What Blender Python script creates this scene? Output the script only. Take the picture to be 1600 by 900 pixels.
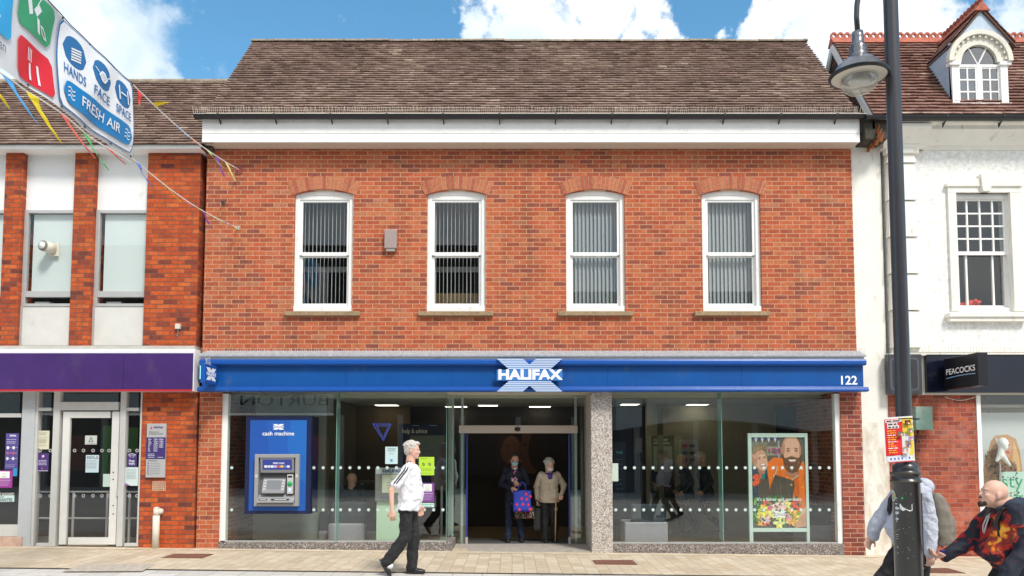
import bpy, bmesh, math, random
from mathutils import Vector, Matrix, noise
random.seed(7)
R = math.radians
scene = bpy.context.scene
for o in list(bpy.data.objects): bpy.data.objects.remove(o)

# ------------------------------------------------------------- camera
F = 1222.0; TH = R(3.66); EYE = 1.70
CT, ST = math.cos(TH), math.sin(TH)
VP = 700 - F*math.tan(TH)
cam_d = bpy.data.cameras.new("camera"); cam = bpy.data.objects.new("camera", cam_d)
scene.collection.objects.link(cam); scene.camera = cam
cam.location = (0, 0, EYE); cam.rotation_euler = (R(90)+TH, 0, 0)
cam_d.sensor_fit = 'HORIZONTAL'; cam_d.sensor_width = 36; cam_d.lens = F/1600*36
cam_d.shift_y = (VP-450)/1600; cam_d.clip_start = .05; cam_d.clip_end = 3000
def X(u, v, Y):                      # survey of the street: sight line to a plane at distance Y
    return Y*(u-800)/(F*CT-(VP-v)*ST)
def Z(v, Y):
    q = VP-v
    return EYE+Y*(F*ST+q*CT)/(F*CT-q*ST)
def ray(u, v): return Vector((X(u, v, 1), 1, Z(v, 1)-EYE)).normalized()

# ------------------------------------------------------------- view, world, sun
scene.view_settings.view_transform = 'Standard'; scene.view_settings.look = 'None'
scene.view_settings.gamma = 1; scene.view_settings.exposure = 0.84
scene.view_settings.use_curve_mapping = False
scene.render.resolution_x = 1024; scene.render.resolution_y = 576
scene.cycles.transparent_max_bounces = 16; scene.cycles.max_bounces = 8
SUN_EL, SUN_AZ = 50, 150              # azimuth clockwise from +Y: behind the camera
world = bpy.data.worlds.new("World"); scene.world = world; world.use_nodes = True
wt = world.node_tree; wn = wt.nodes; wn.clear()
def wnode(t, **k):
    n = wn.new(t)
    for a, b in k.items(): setattr(n, a, b)
    return n
wout = wnode('ShaderNodeOutputWorld'); bg = wnode('ShaderNodeBackground')
sky = wnode('ShaderNodeTexSky', sky_type='NISHITA', sun_disc=False)
sky.sun_elevation = R(SUN_EL); sky.sun_rotation = R(SUN_AZ); sky.air_density = 1.0; sky.dust_density = .4; sky.ozone_density = 3.5
tc = wnode('ShaderNodeTexCoord')
def wmath(op, a, b=None, clamp=False):
    n = wnode('ShaderNodeMath', operation=op); n.use_clamp = clamp
    for i, x in enumerate((a, b)):
        if x is None: continue
        if isinstance(x, (int, float)): n.inputs[i].default_value = x
        else: wt.links.new(x, n.inputs[i])
    return n.outputs[0]
n1 = wnode('ShaderNodeTexNoise'); n1.inputs['Scale'].default_value = 7; n1.inputs['Detail'].default_value = 9; n1.inputs['Roughness'].default_value = .62
n2 = wnode('ShaderNodeTexNoise'); n2.inputs['Scale'].default_value = 6; n2.inputs['Detail'].default_value = 7
wt.links.new(tc.outputs['Generated'], n1.inputs['Vector']); wt.links.new(tc.outputs['Generated'], n2.inputs['Vector'])
blobs = [(60,10,150,1),(170,60,110,.9),(235,25,70,.6),(-40,90,170,1),(258,110,38,.7),(290,0,50,.5),(350,115,35,.35),(552,22,26,.34),
         (745,45,48,.9),(820,25,75,1),(920,45,70,1),(1000,50,55,.95),(1060,62,42,.9),(1128,45,28,.85),(830,80,120,.8),
         (1215,30,50,1),(1300,20,90,1),(1420,30,90,1),(1480,70,48,.8),(1330,90,120,1),(1640,60,60,.5),(1100,95,60,.7),(-200,0,200,.9)]
wv = wnode('ShaderNodeVectorMath', operation='SUBTRACT'); wt.links.new(n1.outputs['Color'], wv.inputs[0]); wv.inputs[1].default_value = (.5, .5, .5)
wv2 = wnode('ShaderNodeVectorMath', operation='SCALE'); wt.links.new(wv.outputs[0], wv2.inputs[0]); wv2.inputs['Scale'].default_value = .22
wv3 = wnode('ShaderNodeVectorMath', operation='ADD'); wt.links.new(wv2.outputs[0], wv3.inputs[0]); wt.links.new(tc.outputs['Generated'], wv3.inputs[1])
acc = None
for (u, v, r, a) in blobs:
    d = wnode('ShaderNodeVectorMath', operation='DISTANCE'); wt.links.new(wv3.outputs[0], d.inputs[0]); d.inputs[1].default_value = ray(u, v)
    m = wnode('ShaderNodeMapRange', interpolation_type='SMOOTHSTEP'); wt.links.new(d.outputs['Value'], m.inputs['Value'])
    rr = r/1500
    m.inputs['From Min'].default_value = rr*.35; m.inputs['From Max'].default_value = rr*1.45
    m.inputs['To Min'].default_value = a; m.inputs['To Max'].default_value = 0
    acc = m.outputs[0] if acc is None else wmath('MAXIMUM', acc, m.outputs[0])
sep = wnode('ShaderNodeSeparateXYZ'); wt.links.new(tc.outputs['Generated'], sep.inputs[0])
back = wnode('ShaderNodeMapRange'); wt.links.new(sep.outputs['Y'], back.inputs['Value'])
back.inputs['From Min'].default_value = .25; back.inputs['From Max'].default_value = -.2; back.inputs['To Min'].default_value = 0; back.inputs['To Max'].default_value = .85
acc = wmath('MAXIMUM', acc, back.outputs[0])
up = wnode('ShaderNodeMapRange'); wt.links.new(sep.outputs['Z'], up.inputs['Value'])
up.inputs['From Min'].default_value = .58; up.inputs['From Max'].default_value = .8; up.inputs['To Min'].default_value = 0; up.inputs['To Max'].default_value = .6
acc = wmath('MAXIMUM', acc, up.outputs[0])
den = wmath('ADD', acc, wmath('MULTIPLY', wmath('SUBTRACT', n1.outputs['Fac'], .5), 1.5))
msk = wnode('ShaderNodeMapRange', interpolation_type='SMOOTHSTEP'); wt.links.new(den, msk.inputs['Value'])
msk.inputs['From Min'].default_value = .26; msk.inputs['From Max'].default_value = .85
cl = wnode('ShaderNodeMixRGB'); n2r = wnode('ShaderNodeMapRange'); wt.links.new(n2.outputs['Fac'], n2r.inputs['Value']); n2r.inputs['From Min'].default_value = .38; n2r.inputs['From Max'].default_value = .58; wt.links.new(n2r.outputs[0], cl.inputs['Fac'])
cl.inputs['Color1'].default_value = (4.6, 5.4, 6.1, 1); cl.inputs['Color2'].default_value = (7.6, 7.7, 7.8, 1)
skb = wnode('ShaderNodeMixRGB', blend_type='MULTIPLY'); skb.inputs['Fac'].default_value = 1
wt.links.new(sky.outputs[0], skb.inputs['Color1']); skb.inputs['Color2'].default_value = (.8, 1.24, 1.2, 1)
mx = wnode('ShaderNodeMixRGB'); wt.links.new(msk.outputs[0], mx.inputs['Fac'])
wt.links.new(skb.outputs[0], mx.inputs['Color1']); wt.links.new(cl.outputs[0], mx.inputs['Color2'])
wt.links.new(mx.outputs[0], bg.inputs['Color']); bg.inputs['Strength'].default_value = .1
wt.links.new(bg.outputs[0], wout.inputs['Surface'])
sl = bpy.data.lights.new("sun", 'SUN'); sl.energy = 2.0; sl.angle = R(12); sl.color = (1, .96, .9)
so = bpy.data.objects.new("sun", sl); scene.collection.objects.link(so)
az, el = R(SUN_AZ), R(SUN_EL)
sd = Vector((math.sin(az)*math.cos(el), math.cos(az)*math.cos(el), math.sin(el)))
so.rotation_euler = sd.to_track_quat('Z', 'Y').to_euler(); so.location = (-6, -8, 20)

# ------------------------------------------------------------- helpers
C = scene.collection
ORG = {}
def tag(o, label=None, cat=None, group=None, kind=None):
    if label: o['label'] = label
    if cat: o['category'] = cat
    if group: o['group'] = group
    if kind: o['kind'] = kind
    return o
def thing(name, label, cat, loc=(0, 0, 0), rz=0, group=None):
    o = bpy.data.objects.new(name, None); C.objects.link(o)
    o.empty_display_size = .1; o.location = loc; o.rotation_euler = (0, 0, rz)
    ORG[o.name] = Vector(loc) if rz == 0 else Vector((0, 0, 0))
    return tag(o, label, cat, group)
class MB:
    def __init__(s): s.v = []; s.f = []; s.m = []; s.col = []
    def add(s, vs, fs, m=0):
        b = len(s.v); s.v += [tuple(p) for p in vs]; s.f += [tuple(b+i for i in f) for f in fs]; s.m += [m]*len(fs); return s
    def box(s, x0, x1, y0, y1, z0, z1, m=0):
        if x0 > x1: x0, x1 = x1, x0
        if y0 > y1: y0, y1 = y1, y0
        if z0 > z1: z0, z1 = z1, z0
        return s.add([(x0,y0,z0),(x1,y0,z0),(x1,y1,z0),(x0,y1,z0),(x0,y0,z1),(x1,y0,z1),(x1,y1,z1),(x0,y1,z1)],
              [(0,3,2,1),(4,5,6,7),(0,1,5,4),(1,2,6,5),(2,3,7,6),(3,0,4,7)], m)
    def prism(s, pts, y0, y1, m=0):       # pts in XZ, counter-clockwise seen from -Y
        n = len(pts)
        vs = [(p[0], y0, p[1]) for p in pts]+[(p[0], y1, p[1]) for p in pts]
        fs = [tuple(range(n)), tuple(range(2*n-1, n-1, -1))]+[(i, i+n, (i+1) % n+n, (i+1) % n) for i in range(n)]
        return s.add(vs, fs, m)
    def prismx(s, pts, x0, x1, m=0):      # pts in YZ
        n = len(pts)
        vs = [(x0, p[0], p[1]) for p in pts]+[(x1, p[0], p[1]) for p in pts]
        fs = [tuple(range(n)), tuple(range(2*n-1, n-1, -1))]+[(i, i+n, (i+1) % n+n, (i+1) % n) for i in range(n)]
        return s.add(vs, fs, m)
    def tube(s, path, r, n=8, m=0, cap=True):
        path = [Vector(p) for p in path]; k = len(path)
        rs = r if isinstance(r, (list, tuple)) else [r]*k
        vs = []; a = None
        for i, p in enumerate(path):
            d = (path[min(i+1, k-1)]-path[max(i-1, 0)]).normalized()
            if a is None:
                a = d.cross(Vector((.13, .21, 1)).normalized())
                if a.length < .3: a = d.cross(Vector((1, .1, 0)))
            else: a = a-d*a.dot(d)
            a.normalize(); b = d.cross(a).normalized()
            for j in range(n):
                t = 2*math.pi*j/n; vs.append(p+a*math.cos(t)*rs[i]+b*math.sin(t)*rs[i])
        fs = []
        for i in range(k-1):
            for j in range(n): fs.append((i*n+j, i*n+(j+1) % n, (i+1)*n+(j+1) % n, (i+1)*n+j))
        if cap: fs += [tuple(range(n-1, -1, -1)), tuple(range((k-1)*n, k*n))]
        return s.add(vs, fs, m)
    def lathe(s, prof, c, n=32, m=0):     # prof (r, z)
        vs = []; fs = []
        for r, z in prof:
            for j in range(n):
                t = 2*math.pi*j/n; vs.append((c[0]+r*math.cos(t), c[1]+r*math.sin(t), c[2]+z))
        for i in range(len(prof)-1):
            for j in range(n): fs.append((i*n+j, i*n+(j+1) % n, (i+1)*n+(j+1) % n, (i+1)*n+j))
        return s.add(vs, fs, m)
    def disc(s, c, r, axis='y', depth=.004, n=20, m=0):
        vs = []
        for k in (0, 1):
            for j in range(n):
                t = 2*math.pi*j/n; a, b = r*math.cos(t), r*math.sin(t)
                if axis == 'y': vs.append((c[0]+a, c[1]+k*depth, c[2]+b))
                elif axis == 'x': vs.append((c[0]+k*depth, c[1]+a, c[2]+b))
                else: vs.append((c[0]+a, c[1]+b, c[2]+k*depth))
        fs = [tuple(range(n)), tuple(range(2*n-1, n-1, -1))]+[(j, j+n, (j+1) % n+n, (j+1) % n) for j in range(n)]
        return s.add(vs, fs, m)
    def ell(s, c, r, rot=None, m=0, nu=16, nv=10):
        vs = []; fs = []; c = Vector(c)
        for i in range(nv+1):
            ph = math.pi*i/nv
            for j in range(nu):
                t = 2*math.pi*j/nu
                p = Vector((r[0]*math.sin(ph)*math.cos(t), r[1]*math.sin(ph)*math.sin(t), r[2]*math.cos(ph)))
                if rot is not None: p = rot @ p
                vs.append(c+p)
        for i in range(nv):
            for j in range(nu): fs.append((i*nu+j, (i+1)*nu+j, (i+1)*nu+(j+1) % nu, i*nu+(j+1) % nu))
        return s.add(vs, fs, m)
    def build(s, name, mats, parent=None, smooth=False, bevel=0, attr=None):
        org = Vector((0, 0, 0)); p = parent
        if p is not None: org = ORG.get(p.name, org)
        me = bpy.data.meshes.new(name)
        me.from_pydata([(a-org.x, b-org.y, c-org.z) for a, b, c in s.v], [], s.f)
        if not isinstance(mats, (list, tuple)): mats = [mats]
        for mt in mats: me.materials.append(mt)
        if len(mats) > 1: me.polygons.foreach_set('material_index', s.m)
        if attr:
            at = me.attributes.new('tilecol', 'FLOAT', 'FACE'); at.data.foreach_set('value', attr)
        bm = bmesh.new(); bm.from_mesh(me); bmesh.ops.recalc_face_normals(bm, faces=bm.faces); bm.to_mesh(me); bm.free()
        if smooth: me.polygons.foreach_set('use_smooth', [True]*len(me.polygons))
        me.update()
        o = bpy.data.objects.new(name, me); C.objects.link(o); o.parent = parent; ORG[o.name] = org
        if bevel:
            b = o.modifiers.new('bevel', 'BEVEL'); b.width = bevel; b.segments = 2; b.limit_method = 'ANGLE'
        return o

# ------------------------------------------------------------- materials
MC = {}
def mat(name, col, rough=.6, metal=0, var=.0, scale=6, bump=0, bscale=40, spec=.5, emit=0, stain=None, stain_amt=0, sscale=2.0):
    if name in MC: return MC[name]
    m = bpy.data.materials.new(name); m.use_nodes = True; t = m.node_tree; b = t.nodes['Principled BSDF']
    b.inputs['Roughness'].default_value = rough; b.inputs['Metallic'].default_value = metal
    b.inputs['Specular IOR Level'].default_value = spec
    b.inputs['Base Color'].default_value = (*col, 1)
    if emit:
        b.inputs['Emission Color'].default_value = (*col, 1); b.inputs['Emission Strength'].default_value = emit
    src = None
    if var or bump or stain:
        g = t.nodes.new('ShaderNodeNewGeometry')
    if var:
        n = t.nodes.new('ShaderNodeTexNoise'); n.inputs['Scale'].default_value = scale; n.inputs['Detail'].default_value = 6; n.inputs['Roughness'].default_value = .65
        t.links.new(g.outputs['Position'], n.inputs['Vector'])
        r = t.nodes.new('ShaderNodeValToRGB'); t.links.new(n.outputs['Fac'], r.inputs['Fac'])
        r.color_ramp.elements[0].position = .3; r.color_ramp.elements[1].position = .7
        r.color_ramp.elements[0].color = (*[c*(1-var) for c in col], 1); r.color_ramp.elements[1].color = (*[min(1, c*(1+var)) for c in col], 1)
        src = r.outputs[0]; t.links.new(src, b.inputs['Base Color'])
    if stain:
        n = t.nodes.new('ShaderNodeTexNoise'); n.inputs['Scale'].default_value = sscale; n.inputs['Detail'].default_value = 10; n.inputs['Roughness'].default_value = .7
        mp = t.nodes.new('ShaderNodeMapping'); mp.inputs['Scale'].default_value = (1, 1, .45)
        t.links.new(g.outputs['Position'], mp.inputs['Vector']); t.links.new(mp.outputs[0], n.inputs['Vector'])
        r = t.nodes.new('ShaderNodeMapRange'); t.links.new(n.outputs['Fac'], r.inputs['Value'])
        r.inputs['From Min'].default_value = .62-stain_amt*.3; r.inputs['From Max'].default_value = .72; 
        x = t.nodes.new('ShaderNodeMixRGB'); t.links.new(r.outputs[0], x.inputs['Fac'])
        if src is not None: t.links.new(src, x.inputs['Color1'])
        else: x.inputs['Color1'].default_value = (*col, 1)
        x.inputs['Color2'].default_value = (*stain, 1); t.links.new(x.outputs[0], b.inputs['Base Color'])
    if bump:
        n = t.nodes.new('ShaderNodeTexNoise'); n.inputs['Scale'].default_value = bscale; n.inputs['Detail'].default_value = 5
        t.links.new(g.outputs['Position'], n.inputs['Vector'])
        bp = t.nodes.new('ShaderNodeBump'); bp.inputs['Strength'].default_value = bump; bp.inputs['Distance'].default_value = .01 if bscale > 16 else .05
        t.links.new(n.outputs['Fac'], bp.inputs['Height']); t.links.new(bp.outputs[0], b.inputs['Normal'])
    MC[name] = m; return m
def brick(name, cols, mortar, bw=.225, rh=.075, ms=.006, rough=.85, off=(0, 0), stain=(.6, .6, .6), samt=.35, ground=False, offset=.5, bumpd=.012, squash=1, grime=.4):
    m = bpy.data.materials.new(name); m.use_nodes = True; t = m.node_tree; N = t.nodes; L = t.links; b = N['Principled BSDF']
    g = N.new('ShaderNodeNewGeometry'); s = N.new('ShaderNodeSeparateXYZ'); L.new(g.outputs['Position'], s.inputs[0])
    c = N.new('ShaderNodeCombineXYZ')
    def ma(op, a, bb):
        n = N.new('ShaderNodeMath'); n.operation = op
        for i, x in enumerate((a, bb)):
            if isinstance(x, (int, float)): n.inputs[i].default_value = x
            else: L.new(x, n.inputs[i])
        return n.outputs[0]
    wob = N.new('ShaderNodeTexNoise'); wob.inputs['Scale'].default_value = 9; wob.inputs['Detail'].default_value = 4; L.new(g.outputs['Position'], wob.inputs['Vector'])
    w = ma('MULTIPLY', ma('SUBTRACT', wob.outputs['Fac'], .5), .012)
    if ground:
        L.new(ma('ADD', ma('ADD', s.outputs['Y'], off[0]), w), c.inputs[0]); L.new(ma('ADD', ma('ADD', s.outputs['X'], off[1]), w), c.inputs[1])
    else:
        L.new(ma('ADD', ma('ADD', s.outputs['X'], s.outputs['Y']), ma('ADD', w, off[0])), c.inputs[0]); L.new(ma('ADD', ma('ADD', s.outputs['Z'], off[1]), w), c.inputs[1])
    br = N.new('ShaderNodeTexBrick'); br.offset = offset; br.squash = squash; br.squash_frequency = 3; L.new(c.outputs[0], br.inputs['Vector'])
    br.inputs['Scale'].default_value = 1; br.inputs['Brick Width'].default_value = bw; br.inputs['Row Height'].default_value = rh
    br.inputs['Mortar Size'].default_value = ms; br.inputs['Mortar Smooth'].default_value = .15; br.inputs['Bias'].default_value = 0
    br.inputs['Color1'].default_value = (0, 0, 0, 1); br.inputs['Color2'].default_value = (1, 1, 1, 1); br.inputs['Mortar'].default_value = (0, 0, 0, 1)
    r = N.new('ShaderNodeValToRGB'); L.new(br.outputs['Color'], r.inputs['Fac']); e = r.color_ramp.elements
    for i, (p, col) in enumerate(cols):
        if i < 2: q = e[i]; q.position = p
        else: q = e.new(p)
        q.color = (*col, 1)
    n = N.new('ShaderNodeTexNoise'); n.inputs['Scale'].default_value = 13; n.inputs['Detail'].default_value = 10; n.inputs['Roughness'].default_value = .78; L.new(g.outputs['Position'], n.inputs['Vector'])
    v = N.new('ShaderNodeMapRange'); L.new(n.outputs['Fac'], v.inputs['Value']); v.inputs['From Min'].default_value = .32; v.inputs['From Max'].default_value = .68; v.inputs['To Min'].default_value = .62 if not ground else .85; v.inputs['To Max'].default_value = 1.32 if not ground else 1.12
    hs = N.new('ShaderNodeHueSaturation'); L.new(r.outputs[0], hs.inputs['Color']); L.new(v.outputs[0], hs.inputs['Value'])
    # weathering: broad pale bloom
    n3 = N.new('ShaderNodeTexNoise'); n3.inputs['Scale'].default_value = 1.7; n3.inputs['Detail'].default_value = 9; n3.inputs['Roughness'].default_value = .7; L.new(g.outputs['Position'], n3.inputs['Vector'])
    v3 = N.new('ShaderNodeMapRange'); L.new(n3.outputs['Fac'], v3.inputs['Value']); v3.inputs['From Min'].default_value = .5; v3.inputs['From Max'].default_value = .75; v3.inputs['To Max'].default_value = samt
    ms_ = N.new('ShaderNodeMixRGB'); L.new(v3.outputs[0], ms_.inputs['Fac']); L.new(hs.outputs[0], ms_.inputs['Color1']); ms_.inputs['Color2'].default_value = (*stain, 1)
    if not ground:
        n5 = N.new('ShaderNodeTexNoise'); n5.inputs['Scale'].default_value = 1; n5.inputs['Detail'].default_value = 8; n5.inputs['Roughness'].default_value = .65; mp5 = N.new('ShaderNodeMapping'); mp5.inputs['Scale'].default_value = (3.2, 3.2, .5); L.new(g.outputs['Position'], mp5.inputs[0]); L.new(mp5.outputs[0], n5.inputs['Vector'])
        v5 = N.new('ShaderNodeMapRange'); L.new(n5.outputs['Fac'], v5.inputs['Value']); v5.inputs['From Min'].default_value = .5; v5.inputs['From Max'].default_value = .72; v5.inputs['To Max'].default_value = grime
        m5 = N.new('ShaderNodeMixRGB'); L.new(v5.outputs[0], m5.inputs['Fac']); L.new(ms_.outputs[0], m5.inputs['Color1']); m5.inputs['Color2'].default_value = (.09, .05, .035, 1); ms_ = m5
    mm = N.new('ShaderNodeMixRGB'); L.new(br.outputs['Fac'], mm.inputs['Fac']); L.new(ms_.outputs[0], mm.inputs['Color1']); mm.inputs['Color2'].default_value = (*mortar, 1)
    fin = mm
    if ground:      # trodden gum and dirt spots
        vo = N.new('ShaderNodeTexVoronoi'); vo.inputs['Scale'].default_value = 2.6; L.new(g.outputs['Position'], vo.inputs['Vector'])
        sp_ = N.new('ShaderNodeMapRange'); L.new(vo.outputs['Distance'], sp_.inputs['Value']); sp_.inputs['From Min'].default_value = .035; sp_.inputs['From Max'].default_value = .05; sp_.inputs['To Min'].default_value = .55; sp_.inputs['To Max'].default_value = 0
        fin = N.new('ShaderNodeMixRGB'); L.new(sp_.outputs[0], fin.inputs['Fac']); L.new(mm.outputs[0], fin.inputs['Color1']); fin.inputs['Color2'].default_value = (.2, .17, .14, 1)
        n6 = N.new('ShaderNodeTexNoise'); n6.inputs['Scale'].default_value = .9; n6.inputs['Detail'].default_value = 9; n6.inputs['Roughness'].default_value = .7; L.new(g.outputs['Position'], n6.inputs['Vector'])
        v6 = N.new('ShaderNodeMapRange'); L.new(n6.outputs['Fac'], v6.inputs['Value']); v6.inputs['From Min'].default_value = .5; v6.inputs['From Max'].default_value = .72; v6.inputs['To Max'].default_value = .55
        f2 = N.new('ShaderNodeMixRGB'); L.new(v6.outputs[0], f2.inputs['Fac']); L.new(fin.outputs[0], f2.inputs['Color1']); f2.inputs['Color2'].default_value = (.34, .29, .23, 1); fin = f2
    L.new(fin.outputs[0], b.inputs['Base Color']); b.inputs['Roughness'].default_value = rough; b.inputs['Specular IOR Level'].default_value = .25
    h = ma('ADD', ma('MULTIPLY', br.outputs['Fac'], -1), ma('MULTIPLY', n.outputs['Fac'], .5))
    bp = N.new('ShaderNodeBump'); bp.inputs['Strength'].default_value = .7; bp.inputs['Distance'].default_value = bumpd; L.new(h, bp.inputs['Height']); L.new(bp.outputs[0], b.inputs['Normal'])
    return m
def tilemat(name, cols, moss=(.18, .15, .03), mossamt=.5):
    m = bpy.data.materials.new(name); m.use_nodes = True; t = m.node_tree; N = t.nodes; L = t.links; b = N['Principled BSDF']
    a = N.new('ShaderNodeAttribute'); a.attribute_name = 'tilecol'; g = N.new('ShaderNodeNewGeometry')
    r = N.new('ShaderNodeValToRGB'); L.new(a.outputs['Fac'], r.inputs['Fac']); e = r.color_ramp.elements
    for i, (p, col) in enumerate(cols):
        if i < 2: q = e[i]; q.position = p
        else: q = e.new(p)
        q.color = (*col, 1)
    n = N.new('ShaderNodeTexNoise'); n.inputs['Scale'].default_value = 18; n.inputs['Detail'].default_value = 8; n.inputs['Roughness'].default_value = .75; L.new(g.outputs['Position'], n.inputs['Vector'])
    v = N.new('ShaderNodeMapRange'); L.new(n.outputs['Fac'], v.inputs['Value']); v.inputs['From Min'].default_value = .3; v.inputs['From Max'].default_value = .7; v.inputs['To Min'].default_value = .75; v.inputs['To Max'].default_value = 1.25
    hs = N.new('ShaderNodeHueSaturation'); L.new(r.outputs[0], hs.inputs['Color']); L.new(v.outputs[0], hs.inputs['Value'])
    n2_ = N.new('ShaderNodeTexNoise'); n2_.inputs['Scale'].default_value = 3.2; n2_.inputs['Detail'].default_value = 12; n2_.inputs['Roughness'].default_value = .8; L.new(g.outputs['Position'], n2_.inputs['Vector'])
    v2 = N.new('ShaderNodeMapRange'); L.new(n2_.outputs['Fac'], v2.inputs['Value']); v2.inputs['From Min'].default_value = .54; v2.inputs['From Max'].default_value = .68; v2.inputs['To Max'].default_value = mossamt
    x = N.new('ShaderNodeMixRGB'); L.new(v2.outputs[0], x.inputs['Fac']); L.new(hs.outputs[0], x.inputs['Color1']); x.inputs['Color2'].default_value = (*moss, 1)
    L.new(x.outputs[0], b.inputs['Base Color']); b.inputs['Roughness'].default_value = .9; b.inputs['Specular IOR Level'].default_value = .2
    return m
def glass(name, tint=(.97, .98, .975), refl=1.0, ior=1.5, base=.0):
    m = bpy.data.materials.new(name); m.use_nodes = True; t = m.node_tree; t.nodes.clear()
    o = t.nodes.new('ShaderNodeOutputMaterial'); mix = t.nodes.new('ShaderNodeMixShader'); tr = t.nodes.new('ShaderNodeBsdfTransparent'); gl = t.nodes.new('ShaderNodeBsdfGlossy')
    tr.inputs[0].default_value = (*tint, 1); gl.inputs['Roughness'].default_value = 0; gl.inputs[0].default_value = (refl, refl, refl, 1)
    fr = t.nodes.new('ShaderNodeFresnel'); fr.inputs[0].default_value = ior
    ad = t.nodes.new('ShaderNodeMath'); ad.operation = 'ADD'; ad.use_clamp = True; t.links.new(fr.outputs[0], ad.inputs[0]); ad.inputs[1].default_value = base
    g = t.nodes.new('ShaderNodeNewGeometry'); bf = t.nodes.new('ShaderNodeMixRGB'); t.links.new(g.outputs['Backfacing'], bf.inputs[0]); t.links.new(ad.outputs[0], bf.inputs[1]); bf.inputs[2].default_value = (.03, .03, .03, 1)
    t.links.new(bf.outputs[0], mix.inputs[0]); t.links.new(tr.outputs[0], mix.inputs[1]); t.links.new(gl.outputs[0], mix.inputs[2]); t.links.new(mix.outputs[0], o.inputs[0])
    return m

# ------------------------------------------------------------- flat artwork (signs, posters): one mesh, thin real layers
_tc = {}
def textmesh(s, size=1, bold=0, align='CENTER', shear=0):
    k = (s, bold, align, shear)
    if k not in _tc:
        cu = bpy.data.curves.new('t', 'FONT'); cu.body = s; cu.size = 1; cu.offset = bold; cu.align_x = align; cu.align_y = 'CENTER'; cu.shear = shear; cu.resolution_u = 3; cu.fill_mode = 'FRONT' if False else 'BOTH'
        ob = bpy.data.objects.new('t', cu); C.objects.link(ob)
        dg = bpy.context.evaluated_depsgraph_get(); dg.update()
        me = bpy.data.meshes.new_from_object(ob.evaluated_get(dg), depsgraph=dg)
        _tc[k] = ([(v.co.x, v.co.y) for v in me.vertices], [tuple(p.vertices) for p in me.polygons])
        bpy.data.objects.remove(ob); bpy.data.curves.remove(cu); bpy.data.meshes.remove(me)
    vs, fs = _tc[k]
    return [(x*size, y*size) for x, y in vs], fs
class Art:
    """panel of w x h metres; pt(x, y) maps panel metres (origin lower left) to world through origin o, axes ax, ay, normal n"""
    def __init__(s, o, ax, ay, n, w, h):
        s.o, s.ax, s.ay, s.n = Vector(o), Vector(ax), Vector(ay), Vector(n); s.w, s.h = w, h; s.mb = MB(); s.mats = []; s.lay = 0; s.warp = None; s.step = .0002
    def mi(s, col, rough=.55, emit=0):
        k = 'print_%.3f_%.3f_%.3f_%g_%g' % (*col, rough, emit)
        if k not in MC:
            mat(k, col, rough, emit=emit); MC[k].name = 'print'
        m = MC[k]
        if m not in s.mats: s.mats.append(m)
        return s.mats.index(m)
    def P(s, x, y, d):
        p = s.o+s.ax*x+s.ay*y+s.n*d
        if s.warp: p = s.warp(p, x, y)
        return p
    def slab(s, col, th=.01, x0=0, y0=0, x1=None, y1=None, rough=.55):
        x1 = s.w if x1 is None else x1; y1 = s.h if y1 is None else y1
        c = [(x0, y0), (x1, y0), (x1, y1), (x0, y1)]
        vs = [s.P(a, b, -th) for a, b in c]+[s.P(a, b, 0) for a, b in c]
        s.mb.add(vs, [(3, 2, 1, 0), (4, 5, 6, 7), (0, 1, 5, 4), (1, 2, 6, 5), (2, 3, 7, 6), (3, 0, 4, 7)], s.mi(col, rough)); return s
    def nl(s): s.lay += s.step; return s.lay
    def poly(s, pts, col, frac=True, emit=0):
        if frac: pts = [(a*s.w, b*s.h) for a, b in pts]
        d = s.nl(); s.mb.add([s.P(a, b, d) for a, b in pts], [tuple(range(len(pts)))], s.mi(col, emit=emit)); return s
    def rect(s, x0, y0, x1, y1, col, frac=True): return s.poly([(x0, y0), (x1, y0), (x1, y1), (x0, y1)], col, frac)
    def rrect(s, x0, y0, x1, y1, r, col):
        pts = []
        for cx, cy, a0 in ((x1-r, y0+r, -90), (x1-r, y1-r, 0), (x0+r, y1-r, 90), (x0+r, y0+r, 180)):
            for k in range(6): a = R(a0+k*18); pts.append((cx+r*math.cos(a), cy+r*math.sin(a)))
        return s.poly(pts, col, False)
    def ell(s, cx, cy, rx, ry, col, rot=0, n=20, a0=0, a1=360):
        pts = []
        for k in range(n if a1-a0 >= 360 else n+1):
            a = R(a0+(a1-a0)*k/n); x = rx*s.w*math.cos(a); y = ry*s.h*math.sin(a); c, q = math.cos(R(rot)), math.sin(R(rot))
            pts.append((cx*s.w+x*c-y*q, cy*s.h+x*q+y*c))
        return s.poly(pts, col, False)
    def ring(s, cx, cy, r, wd, col, n=24):
        d = s.nl(); vs = []; fs = []
        for k in range(n):
            a = 2*math.pi*k/n
            for rr in (r, r-wd): vs.append(s.P(cx+rr*math.cos(a), cy+rr*math.sin(a), d))
        for k in range(n): j = (k+1) % n; fs.append((2*k, 2*j, 2*j+1, 2*k+1))
        s.mb.add(vs, fs, s.mi(col)); return s
    def line(s, pts, wd, col, closed=False, emit=0):
        d = s.nl(); m = s.mi(col, emit=emit); n = len(pts)
        for i in range(n if closed else n-1):
            a, b = Vector(pts[i]), Vector(pts[(i+1) % n]); t = (b-a)
            if t.length < 1e-6: continue
            t.normalize(); q = Vector((-t.y, t.x))*wd/2; a = a-t*wd*.3; b = b+t*wd*.3
            s.mb.add([s.P(*(a-q), d), s.P(*(b-q), d), s.P(*(b+q), d), s.P(*(a+q), d)], [(0, 1, 2, 3)], m)
        return s
    def text(s, t, x, y, size, col, bold=0, align='CENTER', width=None, shear=0):
        vs, fs = textmesh(t, size, bold, align, shear)
        if width:
            xs = [a for a, b in vs]; k = width/(max(xs)-min(xs)); vs = [(a*k, b) for a, b in vs]
        d = s.nl(); s.mb.add([s.P(x+a, y+b, d) for a, b in vs], fs, s.mi(col)); return s
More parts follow.
